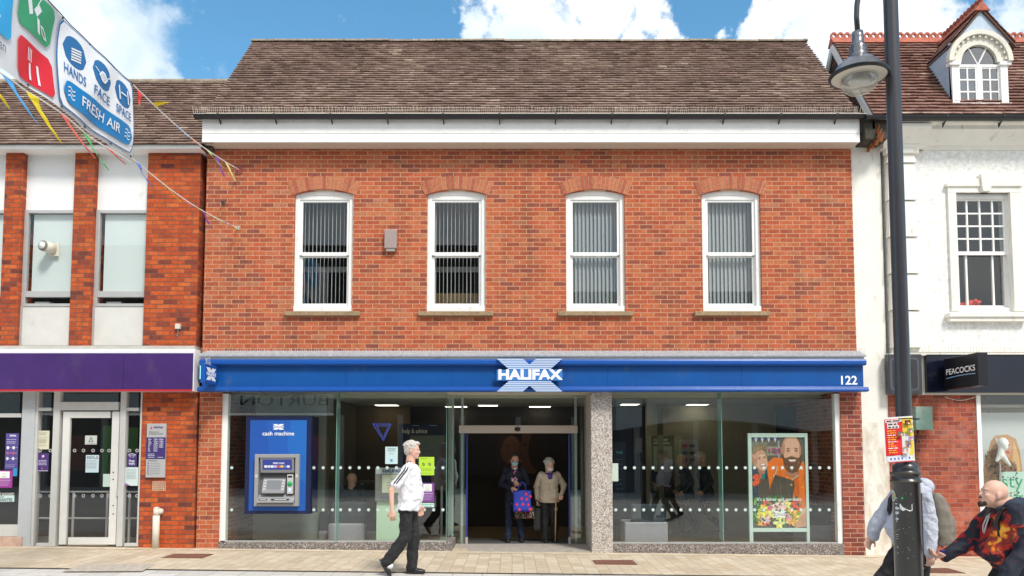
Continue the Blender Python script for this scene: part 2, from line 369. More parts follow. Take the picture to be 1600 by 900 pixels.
    def scrib(s, x0, x1, y, size, col, seed=0):   # a line of print too small to read
        rr = random.Random(seed+int(y*7919)); x = x0
        while x < x1-size*.4:
            w = min(rr.uniform(.8, 3.2)*size, x1-x); s.rect(x, y, x+w, y+size*.55, col, False); x += w+size*.45
        return s
    def build(s, name, parent=None): return s.mb.build(name, s.mats, parent)
def xlogo(a, cx, cy, w, col, bgc, stripes=True, word=True, gap=.04):
    """the striped X with the word across it, w wide"""
    h = w*.5; 
    def stroke(top, left):
        n = 6
        for k in range(n):
            t0 = k/n; t1 = (k+(.62 if stripes else 1.02))/n
            for t, tt in ((t0, t1),):
                y0 = h*.5-t*h*.33; y1 = h*.5-tt*h*.33
                xo0 = w*.5-t*w*.19; xo1 = w*.5-tt*w*.19; wd = w*.40
                pts = [(xo1-wd+(0 if 0 else -0), y1), (xo1, y1), (xo0, y0), (xo0-wd, y0)]
                if not left: pass
                else: pts = [(-p[0], p[1]) for p in pts][::-1]
                if not top: pts = [(p[0], -p[1]) for p in pts][::-1]
                a.poly([(cx+p[0], cy+p[1]) for p in pts], col, False)
    for top in (1, 0):
        for left in (1, 0): stroke(top, left)
    if word:
        a.rect(cx-w*.5, cy-h*.165, cx+w*.5, cy+h*.165, bgc, False)
        a.text('HALIFAX', cx, cy, w*.205, col, bold=.045, width=w*.98)
# ------------------------------------------------------------- shared materials
BRK = brick('brick_orange', [(0, (.24, .07, .05)), (.1, (.31, .078, .043)), (.35, (.39, .09, .042)), (.6, (.45, .103, .043)), (.8, (.48, .125, .056)), (.92, (.45, .145, .06)), (1, (.4, .15, .085))], (.56, .32, .19), stain=(.55, .2, .12), samt=.3, off=(.03, .01))
BRKARCH = mat('brick_arch', (.42, .13, .06), .85, var=.35, scale=30, bump=.4)
MORT = mat('mortar', (.5, .3, .2), .9, var=.15)
BRKN = brick('brick_red', [(0, (.15, .04, .03)), (.1, (.27, .055, .03)), (.3, (.42, .07, .022)), (.7, (.52, .095, .024)), (1, (.56, .13, .035))], (.16, .09, .065), off=(.06, .02), ms=.006, stain=(.4, .12, .06), samt=.3, bumpd=.03)
BRKR = brick('brick_shop_right', [(0, (.22, .05, .035)), (.5, (.38, .085, .05)), (1, (.44, .115, .06))], (.38, .2, .15), off=(.1, .03), ms=.005, stain=(.55, .3, .25), samt=.6)
BRKP = brick('brick_pier_right', [(0, (.18, .045, .035)), (.5, (.3, .07, .045)), (1, (.36, .1, .06))], (.5, .3, .22), off=(.1, .0), ms=.006, stain=(.4, .2, .16), samt=.4)
BRKW = brick('brick_painted_white', [(0, (.8, .79, .75)), (1, (.83, .82, .79))], (.78, .77, .73), off=(0, 0), ms=.004, bumpd=.0012, stain=(.72, .7, .62), samt=.5, rough=.6, grime=.05)
PAVE = brick('paving', [(0, (.48, .385, .27)), (.35, (.53, .43, .31)), (.7, (.56, .47, .35)), (1, (.6, .51, .39))], (.38, .3, .21), bw=.31, rh=.172, ms=.005, ground=True, stain=(.52, .44, .34), samt=.6, bumpd=.006, rough=.8)
PAVE2 = brick('paving_road', [(0, (.5, .48, .44)), (1, (.6, .58, .54))], (.33, .3, .27), bw=.6, rh=.4, ms=.006, ground=True, bumpd=.006, stain=(.55, .5, .44), samt=.6)
WHITE = mat('white_paint', (.82, .81, .78), .5, var=.05, scale=5, stain=(.62, .58, .5), stain_amt=.1, sscale=9)
WHITEC = mat('white_paint_clean', (.84, .84, .82), .45, var=.03)
CREAM = mat('cream_paint', (.68, .65, .56), .7, var=.08, scale=4, stain=(.42, .38, .3), stain_amt=.2, sscale=7)
STUCCO = mat('stucco', (.8, .77, .7), .75, var=.05, scale=3, stain=(.55, .5, .4), stain_amt=.1, sscale=6, bump=.25)
PEEL = mat('stucco_peeling', (.78, .75, .68), .8, var=.06, stain=(.42, .32, .2), stain_amt=.62, sscale=3.6, bump=.5, bscale=18)
BLACK = mat('black_metal', (.014, .014, .016), .35, var=.2)
LEAD = mat('lead', (.33, .35, .38), .55, var=.25, scale=14, stain=(.55, .55, .55), stain_amt=.3, sscale=14)
LEADP = mat('lead_painted', (.42, .5, .6), .5, var=.12, scale=5)
STONE = mat('sill_stone', (.3, .21, .12), .85, var=.3, scale=20, bump=.3)
BLUE = mat('sign_blue', (.004, .078, .3), .33, var=.1, scale=2, stain=(.05, .1, .22), stain_amt=.12, sscale=3)
BLUE2 = mat('sign_blue_trim', (.008, .085, .37), .3)
NAVY = mat('navy', (.006, .012, .06), .4)
PURPLE = mat('purple_fascia', (.046, .014, .125), .42, var=.15, scale=3, stain=(.07, .04, .12), stain_amt=.2, sscale=2.5)
RED = mat('red_trim', (.5, .02, .05), .5)
ALU = mat('aluminium', (.52, .52, .51), .38, metal=.35, var=.06)
ALUW = mat('aluminium_white', (.52, .52, .5), .42, var=.05)
CLAD = mat('cladding_grey', (.43, .45, .47), .45, var=.05)
PANELW = mat('panel_white', (.78, .79, .78), .5, var=.04, scale=2, stain=(.6, .58, .5), stain_amt=.08, sscale=4)
BLIND = mat('blind_white', (.66, .72, .71), .7)
SPIKE = mat('spike_wire', (.62, .58, .5), .5)
PLASTIC = mat('plastic_cream', (.66, .62, .52), .5, var=.08)
GLASSM = glass('glass_pane', refl=1.0, base=.01)
GLASSG = glass('glass_green', tint=(.93, .97, .95), base=.04)
GLASSE = mat('glass_edge', (.22, .42, .36), .2)
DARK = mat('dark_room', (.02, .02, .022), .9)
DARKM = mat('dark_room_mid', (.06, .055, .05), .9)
TILE = tilemat('roof_tile', [(0, (.16, .108, .086)), (.3, (.228, .153, .124)), (.6, (.285, .196, .16)), (.85, (.35, .262, .21)), (1, (.46, .38, .3))], moss=(.27, .19, .075), mossamt=.45)
TILER = tilemat('roof_tile_red', [(0, (.09, .035, .025)), (.3, (.17, .086, .067)), (.65, (.24, .13, .105)), (.9, (.32, .2, .16)), (1, (.45, .33, .22))], moss=(.26, .16, .03), mossamt=.5)
RIDGE = mat('ridge_tile', (.24, .19, .14), .9, var=.35, scale=12, stain=(.4, .36, .26), stain_amt=.4, sscale=10)
RIDGER = mat('ridge_tile_red', (.4, .115, .07), .85, var=.25, scale=10)
GRANITE = bpy.data.materials.new('granite'); GRANITE.use_nodes = True
def _granite(m, ramp, scale=70):
    t = m.node_tree; b = t.nodes['Principled BSDF']; g = t.nodes.new('ShaderNodeNewGeometry')
    v = t.nodes.new('ShaderNodeTexVoronoi'); v.inputs['Scale'].default_value = scale; t.links.new(g.outputs['Position'], v.inputs['Vector'])
    s = t.nodes.new('ShaderNodeSeparateXYZ'); t.links.new(v.outputs['Color'], s.inputs[0])
    r = t.nodes.new('ShaderNodeValToRGB'); r.color_ramp.interpolation = 'CONSTANT'; t.links.new(s.outputs[0], r.inputs['Fac']); e = r.color_ramp.elements
    for i, (p, c) in enumerate(ramp):
        if i < 2: q = e[i]; q.position = p
        else: q = e.new(p)
        q.color = (*c, 1)
    t.links.new(r.outputs[0], b.inputs['Base Color']); b.inputs['Roughness'].default_value = .7
_granite(GRANITE, [(0, (.46, .43, .4)), (.3, (.3, .27, .25)), (.5, (.55, .5, .44)), (.68, (.16, .14, .13)), (.8, (.36, .26, .2)), (.93, (.66, .63, .58))], 75)
GRANITED = bpy.data.materials.new('granite_plinth'); GRANITED.use_nodes = True
_granite(GRANITED, [(0, (.2, .18, .17)), (.3, (.1, .09, .085)), (.5, (.3, .26, .23)), (.68, (.06, .05, .05)), (.8, (.22, .17, .14)), (.93, (.46, .43, .4))], 75)
SL = -.0107
def gz(x, y=0): return SL*max(-20, min(20, x))

# ------------------------------------------------------------- ground
def sheet(name, xs, ys, m, dz=0):
    b = MB()
    for i in range(len(xs)-1):
        for j in range(len(ys)-1):
            b.add([(xs[i], ys[j], gz(xs[i])+dz), (xs[i+1], ys[j], gz(xs[i+1])+dz), (xs[i+1], ys[j+1], gz(xs[i+1])+dz), (xs[i], ys[j+1], gz(xs[i])+dz)], [(0, 1, 2, 3)])
    o = b.build(name, m); o['kind'] = 'structure'; return o
sheet('ground', [-1500, -20, 20, 1500], [-1500, -30, 30, 1500], mat('ground_far', (.2, .19, .17), .9, var=.2, scale=.3), -.02)
YK = 10.76
sheet('pavement', [-40, -20, 20, 40], [YK+.03, 13.35], PAVE)
sheet('pavement_border', [-40, -20, 20, 40], [12.74, 12.96], mat('paving_border', (.56, .46, .33), .8, var=.25, scale=5), .004)
sheet('road', [-40, -20, 20, 40], [-4.9, YK], PAVE2, -.012)
sheet('kerb', [-40, -20, 20, 40], [YK, YK+.03], mat('kerb_joint', (.12, .1, .08), .9), -.006)
def patch(name, pts, m, dz):
    b = MB(); b.add([(x, y, gz(x)+dz) for x, y in pts], [tuple(range(len(pts)))]); o = b.build(name, m); o['kind'] = 'structure'; return o
def G(u, v):            # pavement point under a sight line
    Y = 12
    for _ in range(8):
        x = X(u, v, Y); k = (F*ST+(VP-v)*CT)/(F*CT-(VP-v)*ST); Y = (gz(x)-EYE)/k
    return (X(u, v, Y), Y)
patch('concrete_patch', [G(128, 882.5), G(243, 881.5), G(222, 893), G(96, 893.5)], mat('concrete', (.42, .37, .31), .95, var=.3, scale=14, bump=.5), .004)
def drain(pts, label):
    x0, y0 = pts; t = thing('drain_cover', label, 'drain cover', (x0, y0, gz(x0)))
    w, d = .62, .44
    b = MB(); b.box(x0-w/2, x0+w/2, y0-d/2, y0+d/2, gz(x0)-.02, gz(x0)+.007); b.build('frame', mat('rust', (.17, .075, .05), .85, var=.3, scale=25), t)
    b = MB(); n = 17
    for i in range(n):
        x = x0-w/2+.04+(w-.08)*i/(n-1); b.box(x-.009, x+.009, y0-d/2+.03, y0+d/2-.03, gz(x0)+.0075, gz(x0)+.014)
    b.build('grating', mat('rust2', (.25, .11, .075), .8, var=.3, scale=25), t); return t
drain(G(293, 869), 'rusty rectangular drain grating in the paving near the white pipe')
drain(G(960, 879), 'rusty rectangular drain grating in the paving in front of the granite column')
drain(G(1461, 892), 'rusty drain grating in the paving behind the two men with backpacks')

# ------------------------------------------------------------- roofs of real lapped tiles
def roof(name, x0, x1, ye, ze, yr, zr, m, parent, seed=1, gauge=.1, tw=.165, x0b=None, x1b=None, skip=None, sag=.014):
    rr = random.Random(seed); b = MB(); attr = []
    L = math.hypot(yr-ye, zr-ze); n = int(L/gauge); dy, dz = (yr-ye)/L, (zr-ze)/L; ny, nz = -dz, dy
    for k in range(n+1):
        s0 = k*gauge; s1 = min(L, s0+gauge*1.35); off = (k % 2)*tw/2
        xx = x0-off; 
        while xx < x1:
            a, c = max(xx, x0)+.001, min(xx+tw, x1)-.001
            if c-a > .02:
                lift = .047+rr.uniform(-.004, .006); js = rr.uniform(-.0035, .0035)+noise.noise(Vector(((a+c)*.9, k*.35, seed)))*sag
                tw_ = rr.uniform(-.004, .004)
                def pt(x, s, h): return (x, ye+dy*s+ny*h, ze+dz*s+nz*h)
                if not (skip and skip((a+c)/2, ze+dz*s0)):
                    b.add([pt(a, s0+js, lift+tw_), pt(c, s0+js, lift-tw_), pt(c, s1+js, .010), pt(a, s1+js, .010), pt(a, s0+js, lift-.021), pt(c, s0+js, lift-.021)],
                          [(0, 1, 2, 3), (4, 5, 1, 0), (4, 0, 3), (5, 2, 1)])
                    q = rr.random(); q = q*.5+.25+.3*noise.noise(Vector((a*.8, k*.11, seed*3.1)))
                    if rr.random() < .04: q += .3
                    attr += [max(0, min(1, q))]*4
            xx += tw
    return b.build(name, m, parent, attr=attr)

# ================================================================= main bank building
D = 13.0
bank = thing('bank_building', 'two storey orange brick bank with four white sash windows and a tiled roof', 'building', (0, 13.4, 0))
xl, xr = X(320, 390, D), X(1334, 390, D)
zs = Z(229, D)                      # under the soffit
ztop = Z(548, D)                    # top of lead
zf = Z(612.5, D)                    # underside of fascia
SC = D/(F*CT-(VP-392)*ST)
wins = [(505, 0), (713, 1), (930.5, 2), (1143.5, 3)]
wx = [X(u, 392, D) for u, _ in wins]; WH = 46*SC*1.0
wz0, wzs, wza = Z(487, D), Z(303, D), Z(296.5, D)       # bottom, spring, crown of the frame
def archpts(cx, hw, zsp, zcr, n=12):
    rise = zcr-zsp; r = (hw*hw+rise*rise)/(2*rise); zc = zcr-r; a = math.asin(hw/r)
    return [(cx+r*math.sin(a*(1-2*i/n)), zc+r*math.cos(a*(1-2*i/n))) for i in range(n+1)]   # right to left
b = MB(); BD = .3
edges = [xl]+[e for c in wx for e in (c-WH, c+WH)]+[xr]
for i in range(0, len(edges), 2): b.box(edges[i], edges[i+1], D, D+BD, ztop-.12, zs+.3)
for c in wx:
    b.box(c-WH, c+WH, D, D+BD, ztop-.12, wz0)
    b.prism([(c-WH, zs+.3)]+[(x, z) for x, z in archpts(c, WH, wzs, wza)][::-1]+[(c+WH, zs+.3)], D, D+BD)
b.build('wall', BRK, bank)
b = MB()
b.box(xl, xl+.2, D+BD, 17.3, 0, zs+.3); b.box(xr-.2, xr, D+BD, 17.3, 0, zs+.3); b.box(xl, xr, 17.3, 17.6, 0, zs+.3)
b.build('side_wall', BRK, bank)
# piers at street level
pl0, pl1 = X(309, 740, D), X(344, 740, D); pr0, pr1 = X(1316, 740, D), X(1349, 740, D)
b = MB(); b.box(pl0, pl1, D, D+.32, gz(pl0)-.05, zf+.1); b.build('brick_pier', BRK, bank)
b = MB(); b.box(pr0, pr1, D, D+.32, gz(pr0)-.05, zf+.1); b.build('brick_pier', BRKP, bank)
# windows
FR = .075
for i, c in enumerate(wx):
    y0 = D+.055
    b = MB()
    b.prism([(c-WH+FR, wz0+.10)]+[(c-WH, wz0+.10), (c-WH, wzs)]+[(c-WH+FR, wzs)], y0, y0+.1)
    b.prism([(c+WH-FR, wz0+.10), (c+WH-FR, wzs), (c+WH, wzs), (c+WH, wz0+.10)], y0, y0+.1)
    b.prism([(c-WH, wzs)]+[(c-WH, wzs-.0)]+[(c+WH, wzs)]+archpts(c, WH, wzs, wza)[1:-1], y0-.002, y0+.1)
    hz = wzs-.13
    b.box(c-WH+FR, c+WH-FR, y0+.012, y0+.1, hz+.05, wzs)
    b.box(c-WH, c+WH, y0-.03, y0+.1, wz0, wz0+.10)
    fr = b.build('window', WHITE, bank, bevel=.004)
    zt, zb = hz+.05, wz0+.10; zm = Z(395, D)
    gx0, gx1 = c-WH+FR, c+WH-FR
    b = MB(); s = .045                  # upper sash and lower sash
    b.box(gx0, gx0+s, y0+.03, y0+.07, zm-.02, zt); b.box(gx1-s, gx1, y0+.03, y0+.07, zm-.02, zt)
    b.box(gx0+s, gx1-s, y0+.03, y0+.07, zt-s*.8, zt); b.box(gx0+s, gx1-s, y0+.028, y0+.07, zm-.03, zm+.03)
    b.build('upper_sash', WHITEC, fr, bevel=.003)
    b = MB(); b.box(gx0, gx0+s, y0+.072, y0+.11, zb, zm-.03); b.box(gx1-s, gx1, y0+.072, y0+.11, zb, zm-.03); b.box(gx0+s, gx1-s, y0+.072, y0+.11, zb, zb+.06)
    b.box(gx0+s, gx1-s, y0+.072, y0+.11, zm-.05, zm-.03)
    b.build('lower_sash', WHITEC, fr, bevel=.003)
    b = MB(); b.box(gx0+s, gx1-s, y0+.045, y0+.051, zm+.03, zt-s*.8); b.build('pane', GLASSM, fr)
    b = MB(); b.box(gx0+s, gx1-s, y0+.088, y0+.094, zb+.06, zm-.05); b.build('pane', GLASSM, fr)
    # vertical blind
    b = MB(); n = 12; ang = (R(96), R(88), R(42), R(34))[i]
    rr = random.Random(i)
    for k in range(n):
        x = gx0+.02+(gx1-gx0-.04)*(k+.5)/n; a = ang+rr.uniform(-.05, .05); hw = .044
        dx, dy = hw*math.cos(a), hw*math.sin(a)
        b.add([(x-dx, y0+.17-dy, zb+.08), (x+dx, y0+.17+dy, zb+.08), (x+dx, y0+.17+dy, zt+.02), (x-dx, y0+.17-dy, zt+.02),
               (x-dx, y0+.172-dy, zb+.08), (x+dx, y0+.172+dy, zb+.08), (x+dx, y0+.172+dy, zt+.02), (x-dx, y0+.172-dy, zt+.02)], [(0, 1, 2, 3), (7, 6, 5, 4), (0, 4, 5, 1), (2, 6, 7, 3), (1, 5, 6, 2), (0, 3, 7, 4)])
    b.box(gx0, gx1, y0+.18, y0+.22, zt+.02, zt+.06)
    b.build('blind', mat('blind_pale', (.75, .77, .78), .7) if i < 2 else mat('blind_grey', (.33, .36, .375), .7), fr)
    sx0, sx1 = X(wins[i][0]-59, 490, D), X(wins[i][0]+58, 490, D)
    b = MB(); b.box(sx0, sx1, D-.07, D+.06, wz0-.075, wz0-.003); b.build('sill', STONE, fr, bevel=.006)
    # cambered arch of bricks on end, each brick a real voussoir standing 4 mm proud
    b = MB(); n = 17; hw = 50*SC; z0, z1, th = Z(305, D), wza+.012, .225
    rise = z1-z0; r = (hw*hw+rise*rise)/(2*rise); zc = z1-r; A = math.asin(hw/r)
    for k in range(n):
        a0, a1 = -A+2*A*k/n+.003/r*1.6, -A+2*A*(k+1)/n-.003/r*1.6
        q = rr.uniform(.0, .003)
        b.prism([(c+r*math.sin(a0), zc+r*math.cos(a0)), (c+r*math.sin(a1), zc+r*math.cos(a1)), (c+(r+th)*math.sin(a1), zc+(r+th)*math.cos(a1)), (c+(r+th)*math.sin(a0), zc+(r+th)*math.cos(a0))], D-.008-q, D+.002, rr.choice([1, 2, 3]))
    pts = [(c+r*math.sin(a), zc+r*math.cos(a)) for a in [-A+2*A*k/12 for k in range(13)]]; pts += [(c+(r+th)*math.sin(a), zc+(r+th)*math.cos(a)) for a in [A-2*A*k/12 for k in range(13)]]
    b.prism(pts, D-.004, D+.001, 0)
    b.build('brick_arch', [MORT, BRKARCH, mat('brick_arch2', (.36, .095, .05), .85, var=.3, scale=30, bump=.4), mat('brick_arch3', (.45, .155, .07), .85, var=.3, scale=30, bump=.4)], fr)
# rooms behind the upper windows
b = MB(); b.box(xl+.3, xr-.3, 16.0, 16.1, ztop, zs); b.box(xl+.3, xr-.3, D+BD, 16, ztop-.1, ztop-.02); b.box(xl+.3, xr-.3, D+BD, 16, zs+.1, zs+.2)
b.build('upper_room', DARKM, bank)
for c, w, lb in ((wx[1]-.1, .9, 'brown cardboard box behind the second upstairs window'), (wx[2]-.3, .5, 'brown cardboard box behind the third upstairs window')):
    t_ = thing('cardboard_box', lb, 'box', (c, 13.9, wz0+.05))
    b = MB(); b.box(c-w/2, c+w/2, 13.7, 14.1, wz0+.05, wz0+.4); b.build('carton', mat('cardboard', (.5, .33, .15), .8), t_); b = MB(); b.box(c-w/2, c+w/2, 13.695, 14.105, wz0+.4, wz0+.45); b.build('lid', mat('cardboard', (.5, .33, .15), .8), t_)
b = MB(); b.box(xl+.5, wx[2]+.4, 14.2, 14.25, Z(425, 14.2), Z(417, 14.2)); b.build('ceiling_beam', mat('beam', (.6, .6, .58), .6), bank)
# eaves
YE = 12.72
ex0, ex1 = X(316, 205, YE), X(1343, 205, YE)
ze0, ze1, zem = Z(222, YE), Z(186, YE), Z(208.5, YE)
b = MB(); b.box(ex0, ex1, YE+.012, D+.2, ze0+.004, ze1); 
b.box(ex0-.002, ex1+.002, YE, YE+.012, zem+.004, ze1-.002); b.box(ex0-.001, X(892, 215, YE)-.003, YE+.003, YE+.012, ze0, zem-.004); b.box(X(892, 215, YE)+.003, ex1+.001, YE+.001, YE+.012, ze0, zem-.004)
b.build('eaves_board', WHITE, bank)
b = MB(); b.box(ex0+.01, ex1-.01, YE+.013, D-.002, ze0-.006, ze0+.003); b.build('soffit', mat('soffit', (.6, .52, .43), .7, var=.05), bank)
YG = 12.6; gx0, gx1 = X(303, 182, YG), X(1353, 182, YG); gzt, gzb = Z(178.5, YG), Z(185.5, YG)
def gutter(name, x0, x1, yc, zt, r, parent, m=BLACK):
    b = MB(); n = 10; vs = []
    for x in (x0, x1):
        for rr_ in (r, r-.008):
            for j in range(n+1):
                a = math.pi+math.pi*j/n; vs.append((x, yc+rr_*math.cos(a), zt+rr_*math.sin(a)))
    k = n+1; fs = []
    for j in range(n): fs += [(j, j+1, 2*k+j+1, 2*k+j), (k+j, 3*k+j, 3*k+j+1, k+j+1), (j, k+j, k+j+1, j+1), (2*k+j, 2*k+j+1, 3*k+j+1, 3*k+j)]
    fs += [(0, 2*k, 3*k, k), (n, k+n, 3*k+n, 2*k+n)]
    b.add(vs, fs); b.box(x0, x0+.004, yc-r, yc+r, zt-r*.9, zt); b.box(x1-.004, x1, yc-r, yc+r, zt-r*.9, zt)
    x = x0+.4
    while x < x1:
        b.box(x-.015, x+.015, yc-r-.006, yc-r, zt-.035, zt+.01); b.prismx([(yc, zt-r), (yc+.1, zt-r-.002), (yc+.1, zt-r-.075)], x-.008, x+.008); x += .93
    return b.build(name, m, parent)
gutter('gutter', gx0, gx1, YG+.04, gzt, .065, bank)
# roof: fitted to the verge lines
Ye, Yr = 12.62, 14.87
zea, zra = Z(181, 12.62)+.0, Z(66, 14.87)
rx0, rx1 = X(323, 176, 12.66), X(1341, 176, 12.66)
roof('roof', rx0, rx1, Ye, zea, Yr, zra, TILE, bank, seed=3)
b = MB(); b.prismx([(Ye+.06, zea-.02), (Yr, zra-.04), (2*Yr-Ye, zea-.02)], rx0+.04, rx1-.04); b.build('roof_deck', mat('deck', (.09, .06, .05), .9), bank)
b = MB(); b.add([(rx0, Yr, zra), (rx1, Yr, zra), (rx1, 2*Yr-Ye, zea), (rx0, 2*Yr-Ye, zea)], [(0, 1, 2, 3)]); b.build('back_roof', mat('deck', (.09, .06, .05)), bank)
for x_ in (rx0-.004, rx1-.026): b = MB(); b.prismx([(Ye+.03, zea-.03), (Ye+.03, zea+.012), (Yr, zra+.012), (2*Yr-Ye-.03, zea+.012), (2*Yr-Ye-.03, zea-.03), (Yr, zra-.06)], x_, x_+.03); b.build('verge', mat('verge', (.22, .17, .14), .9, var=.2), bank)
b = MB(); x = rx0-.02; rr = random.Random(5)
while x < rx1:
    x2 = min(x+.45, rx1+.02); dz = rr.uniform(-.006, .006)+noise.noise(Vector((x*.6, 0, 2)))*.012
    vs = []; n = 8
    for xx in (x+.003, x2-.003):
        for j in range(n+1):
            a = math.pi*j/n; vs.append((xx, Yr+.12*math.cos(a), zra-.03+.075*math.sin(a)+dz))
    b.add(vs, [(j, j+1, n+1+j+1, n+1+j) for j in range(n)]+[tuple(range(n+1)), tuple(range(2*n+1, n, -1))]); x = x2
b.build('ridge', RIDGE, bank)
# bird spikes along gutter and lead
def spikes(name, x0, x1, y, z, h, parent, step=.035, lean=-.02, seed=0, y2=0, r=.0032):
    rr = random.Random(seed); b = MB(); x = x0
    while x < x1:
        l = rr.uniform(-.02, .02); hh = h*rr.uniform(.85, 1.05)
        b.tube([(x, y, z), (x+l, y+lean+rr.uniform(-.01, .01), z+hh)], r, n=3, cap=False); x += step*rr.uniform(.8, 1.2)
    b.box(x0, x1, y-.008, y+.008, z-.006, z+.002)
    return b.build(name, SPIKE, parent)
spikes('bird_spikes', gx0, gx1, 12.58, gzt+.005, .115, bank, seed=1)
# lead flashing over the shop sign
YF = 12.74
lx0, lx1 = X(316, 552, 12.85), X(1348, 552, 12.85)
b = MB(); b.prismx([(D, ztop), (YF-.02, ztop-.1), (YF-.02, ztop-.13), (D, ztop-.13)], lx0, lx1); b.build('lead_flashing', LEAD, bank)
spikes('bird_spikes', lx0, lx1, 12.8, ztop-.085, .1, bank, step=.04, seed=2, lean=-.03)
for k, s in ((0, .0), (1, .3), (2, .6), (3, .9)): pass
b = MB(); b.box(lx0-.02, lx1-.02, YF+.02, D-.001, ztop-.19, ztop-.131); b.build('timber_batten', CREAM, bank)
# shop sign
sx0, sx1 = X(312, 585, YF), X(1353, 585, YF)
sign = thing('shop_sign', 'long blue fascia sign with white capitals over a striped X, number 122 at its end', 'sign', ((sx0+sx1)/2, YF, Z(612, YF)))
zt0, zt1, zb0, zb1 = Z(561.5, YF), Z(571, YF), Z(604.5, YF), Z(612, YF)
sj = [sx0+.02, X(540, 585, YF), X(706, 585, YF), X(950, 585, YF), X(1160, 585, YF), sx1-.02]
for q in range(5): b = MB(); b.box(sj[q]+.0015, sj[q+1]-.0015, YF+.05, D-.003, zb1+.012, zt0-.02); b.build('board', BLUE, sign)
b = MB(); b.box(sx0+.03, sx1-.03, YF+.06, D-.005, zb1+.013, zt0-.021); b.build('backing', NAVY, sign)
b = MB(); b.box(sx0, sx1, YF-.03, YF+.1, zt1, zt0, 0); b.box(sx0, sx1, YF-.045, YF-.03, zt1+.02, zt0-.02); b.build('top_trim', BLUE2, sign, bevel=.008)
b = MB(); b.box(sx0-.03, sx1+.03, YF-.02, YF+.12, zb1, zb0); b.box(sx0-.03, sx1+.03, YF-.04, YF-.02, zb1+.01, zb0-.03); b.build('bottom_trim', BLUE2, sign, bevel=.008)
cx = X(827.5, 586, YF-.1); cz = (Z(561, YF-.1)+Z(611, YF-.1))/2; lw = X(879, 586, YF-.1)-X(776.5, 586, YF-.1)
b = MB(); b.box(cx-lw*.5, cx+lw*.5, YF-.09, YF-.06, cz-.083, cz+.083); b.box(cx-lw*.1, cx+lw*.1, YF-.06, YF+.05, cz-.1, cz+.1)
a = Art((cx-lw/2, YF-.07, cz-lw*.25), (1, 0, 0), (0, 0, 1), (0, -1, 0), lw, lw*.5)
xlogo(a, lw/2, lw/4, lw, (.8, .83, .88), (.03, .17, .5)); 
WB = (.03, .16, .48)
b.build('logo_backing', mat('logo_blue', (.03, .17, .5), .4), sign); a.o.y = YF-.0905; 
a2 = Art((cx-lw/2, YF-.0905, cz-lw*.25), (1, 0, 0), (0, 0, 1), (0, -1, 0), lw, lw*.5)
# solid parallelogram backing for the stripes
for sgn in (1, -1):
    for top in (1, -1):
        pts = [(.1, .5), (.5, .5), (.31, .165), (-.09, .165)]
        pts = [(cx+sgn*p[0]*lw, cz+top*p[1]*lw*.5) for p in pts]
        if sgn*top < 0: pts = pts[::-1]
        mb_ = MB(); mb_.prism(pts, YF-.089+.001*(sgn+top), YF-.047, 0); mb_.build('logo_arm', mat('logo_blue', (.03, .17, .5)), sign)
xlogo(a2, lw/2, lw/4, lw, (.52, .62, .8), (.03, .17, .5), word=False); a2.rect(0, lw/4-lw*.0825, lw, lw/4+lw*.0825, (.03, .17, .5), False); a2.text('HALIFAX', lw/2, lw/4, lw*.205, (.85, .87, .9), bold=.045, width=lw*.98); a2.build('lettering', sign)
a = Art((X(1313, 597, YF), YF+.049, Z(604, YF)), (1, 0, 0), (0, 0, 1), (0, -1, 0), .3, .2)
a.text('122', .15, .1, .2, (.85, .86, .88), bold=.02, width=.265); a.build('street_number', sign)
# projecting sign at the left end
xp = X(340, 588, 12.7)
ps = thing('projecting_sign', 'small square blue sign with white X logo projecting from the left end of the fascia', 'sign', (xp, 12.7, Z(602, 12.7)))
z0, z1 = Z(602, 12.7), Z(573, 12.7)
b = MB(); b.box(xp-.075, xp, 12.18, 12.66, z0, z1); b.build('sign_box', BLUE2, ps, bevel=.01)
b = MB(); b.box(xp-.06, xp-.015, 12.66, 12.78, z0+.08, z1-.08); b.build('bracket', BLUE, ps)
a = Art((xp+.001, 12.18, z0), (0, 1, 0), (0, 0, 1), (1, 0, 0), .48, z1-z0); xlogo(a, .24, (z1-z0)/2, .4, (.8, .82, .86), (.03, .15, .5), stripes=False); a.build('logo', ps)
spikes('bird_spikes', xp-.07, xp, 12.4, z1+.0, .13, ps, step=.012, seed=4)

# shopfront ------------------------------------------------------
def strip(b, u0, v0, u1, v1, y0, y1, m=0): b.box(X(u0, (v0+v1)/2, y0), X(u1, (v0+v1)/2, y0), y0, y1, Z(v1, y0), Z(v0, y0), m)
GZ0, GZ1 = Z(846, D), Z(616, D)
xa, xb_, xc = X(353, 730, D), X(524, 730, D), X(697, 730, D)
xd, xe, xf = X(957, 730, D), X(1130, 730, D), X(1308, 730, D)
YD = 14.0
sf = thing('shopfront', 'frameless green tinted glass shopfront on a granite plinth below the blue sign', 'shopfront', (0, D+.1, 0))
b = MB(); b.box(X(344, 730, D), xa, D+.03, D+.15, GZ0-.03, GZ1+.01); b.build('window_post', WHITE, sf)
b = MB(); b.box(xf, X(1316.5, 730, D), D+.03, D+.15, GZ0-.2, GZ1+.01); b.build('window_post', WHITE, sf)
b = MB(); b.box(pl1, pr0, D-.2, YD+.1, zf+.012, zf+.05); b.build('soffit', CREAM, sf)
FROST = mat('frost', (.5, .6, .58), .7)
def dotpane(x0, x1, z0, spans):
    b = MB(); b.box(x0, x1, D+.06, D+.07, z0, zf+.01)
    for v, z in ((731, Z(731, D)), (797, Z(797, D))):
        for u0, u1 in spans:
            u = u0
            while u < u1: b.disc((X(u, v, D), D+.058, z), .026, 'y', .0015, 12, m=1); u += 14.6
    b.build('pane', [GLASSG, FROST], sf)
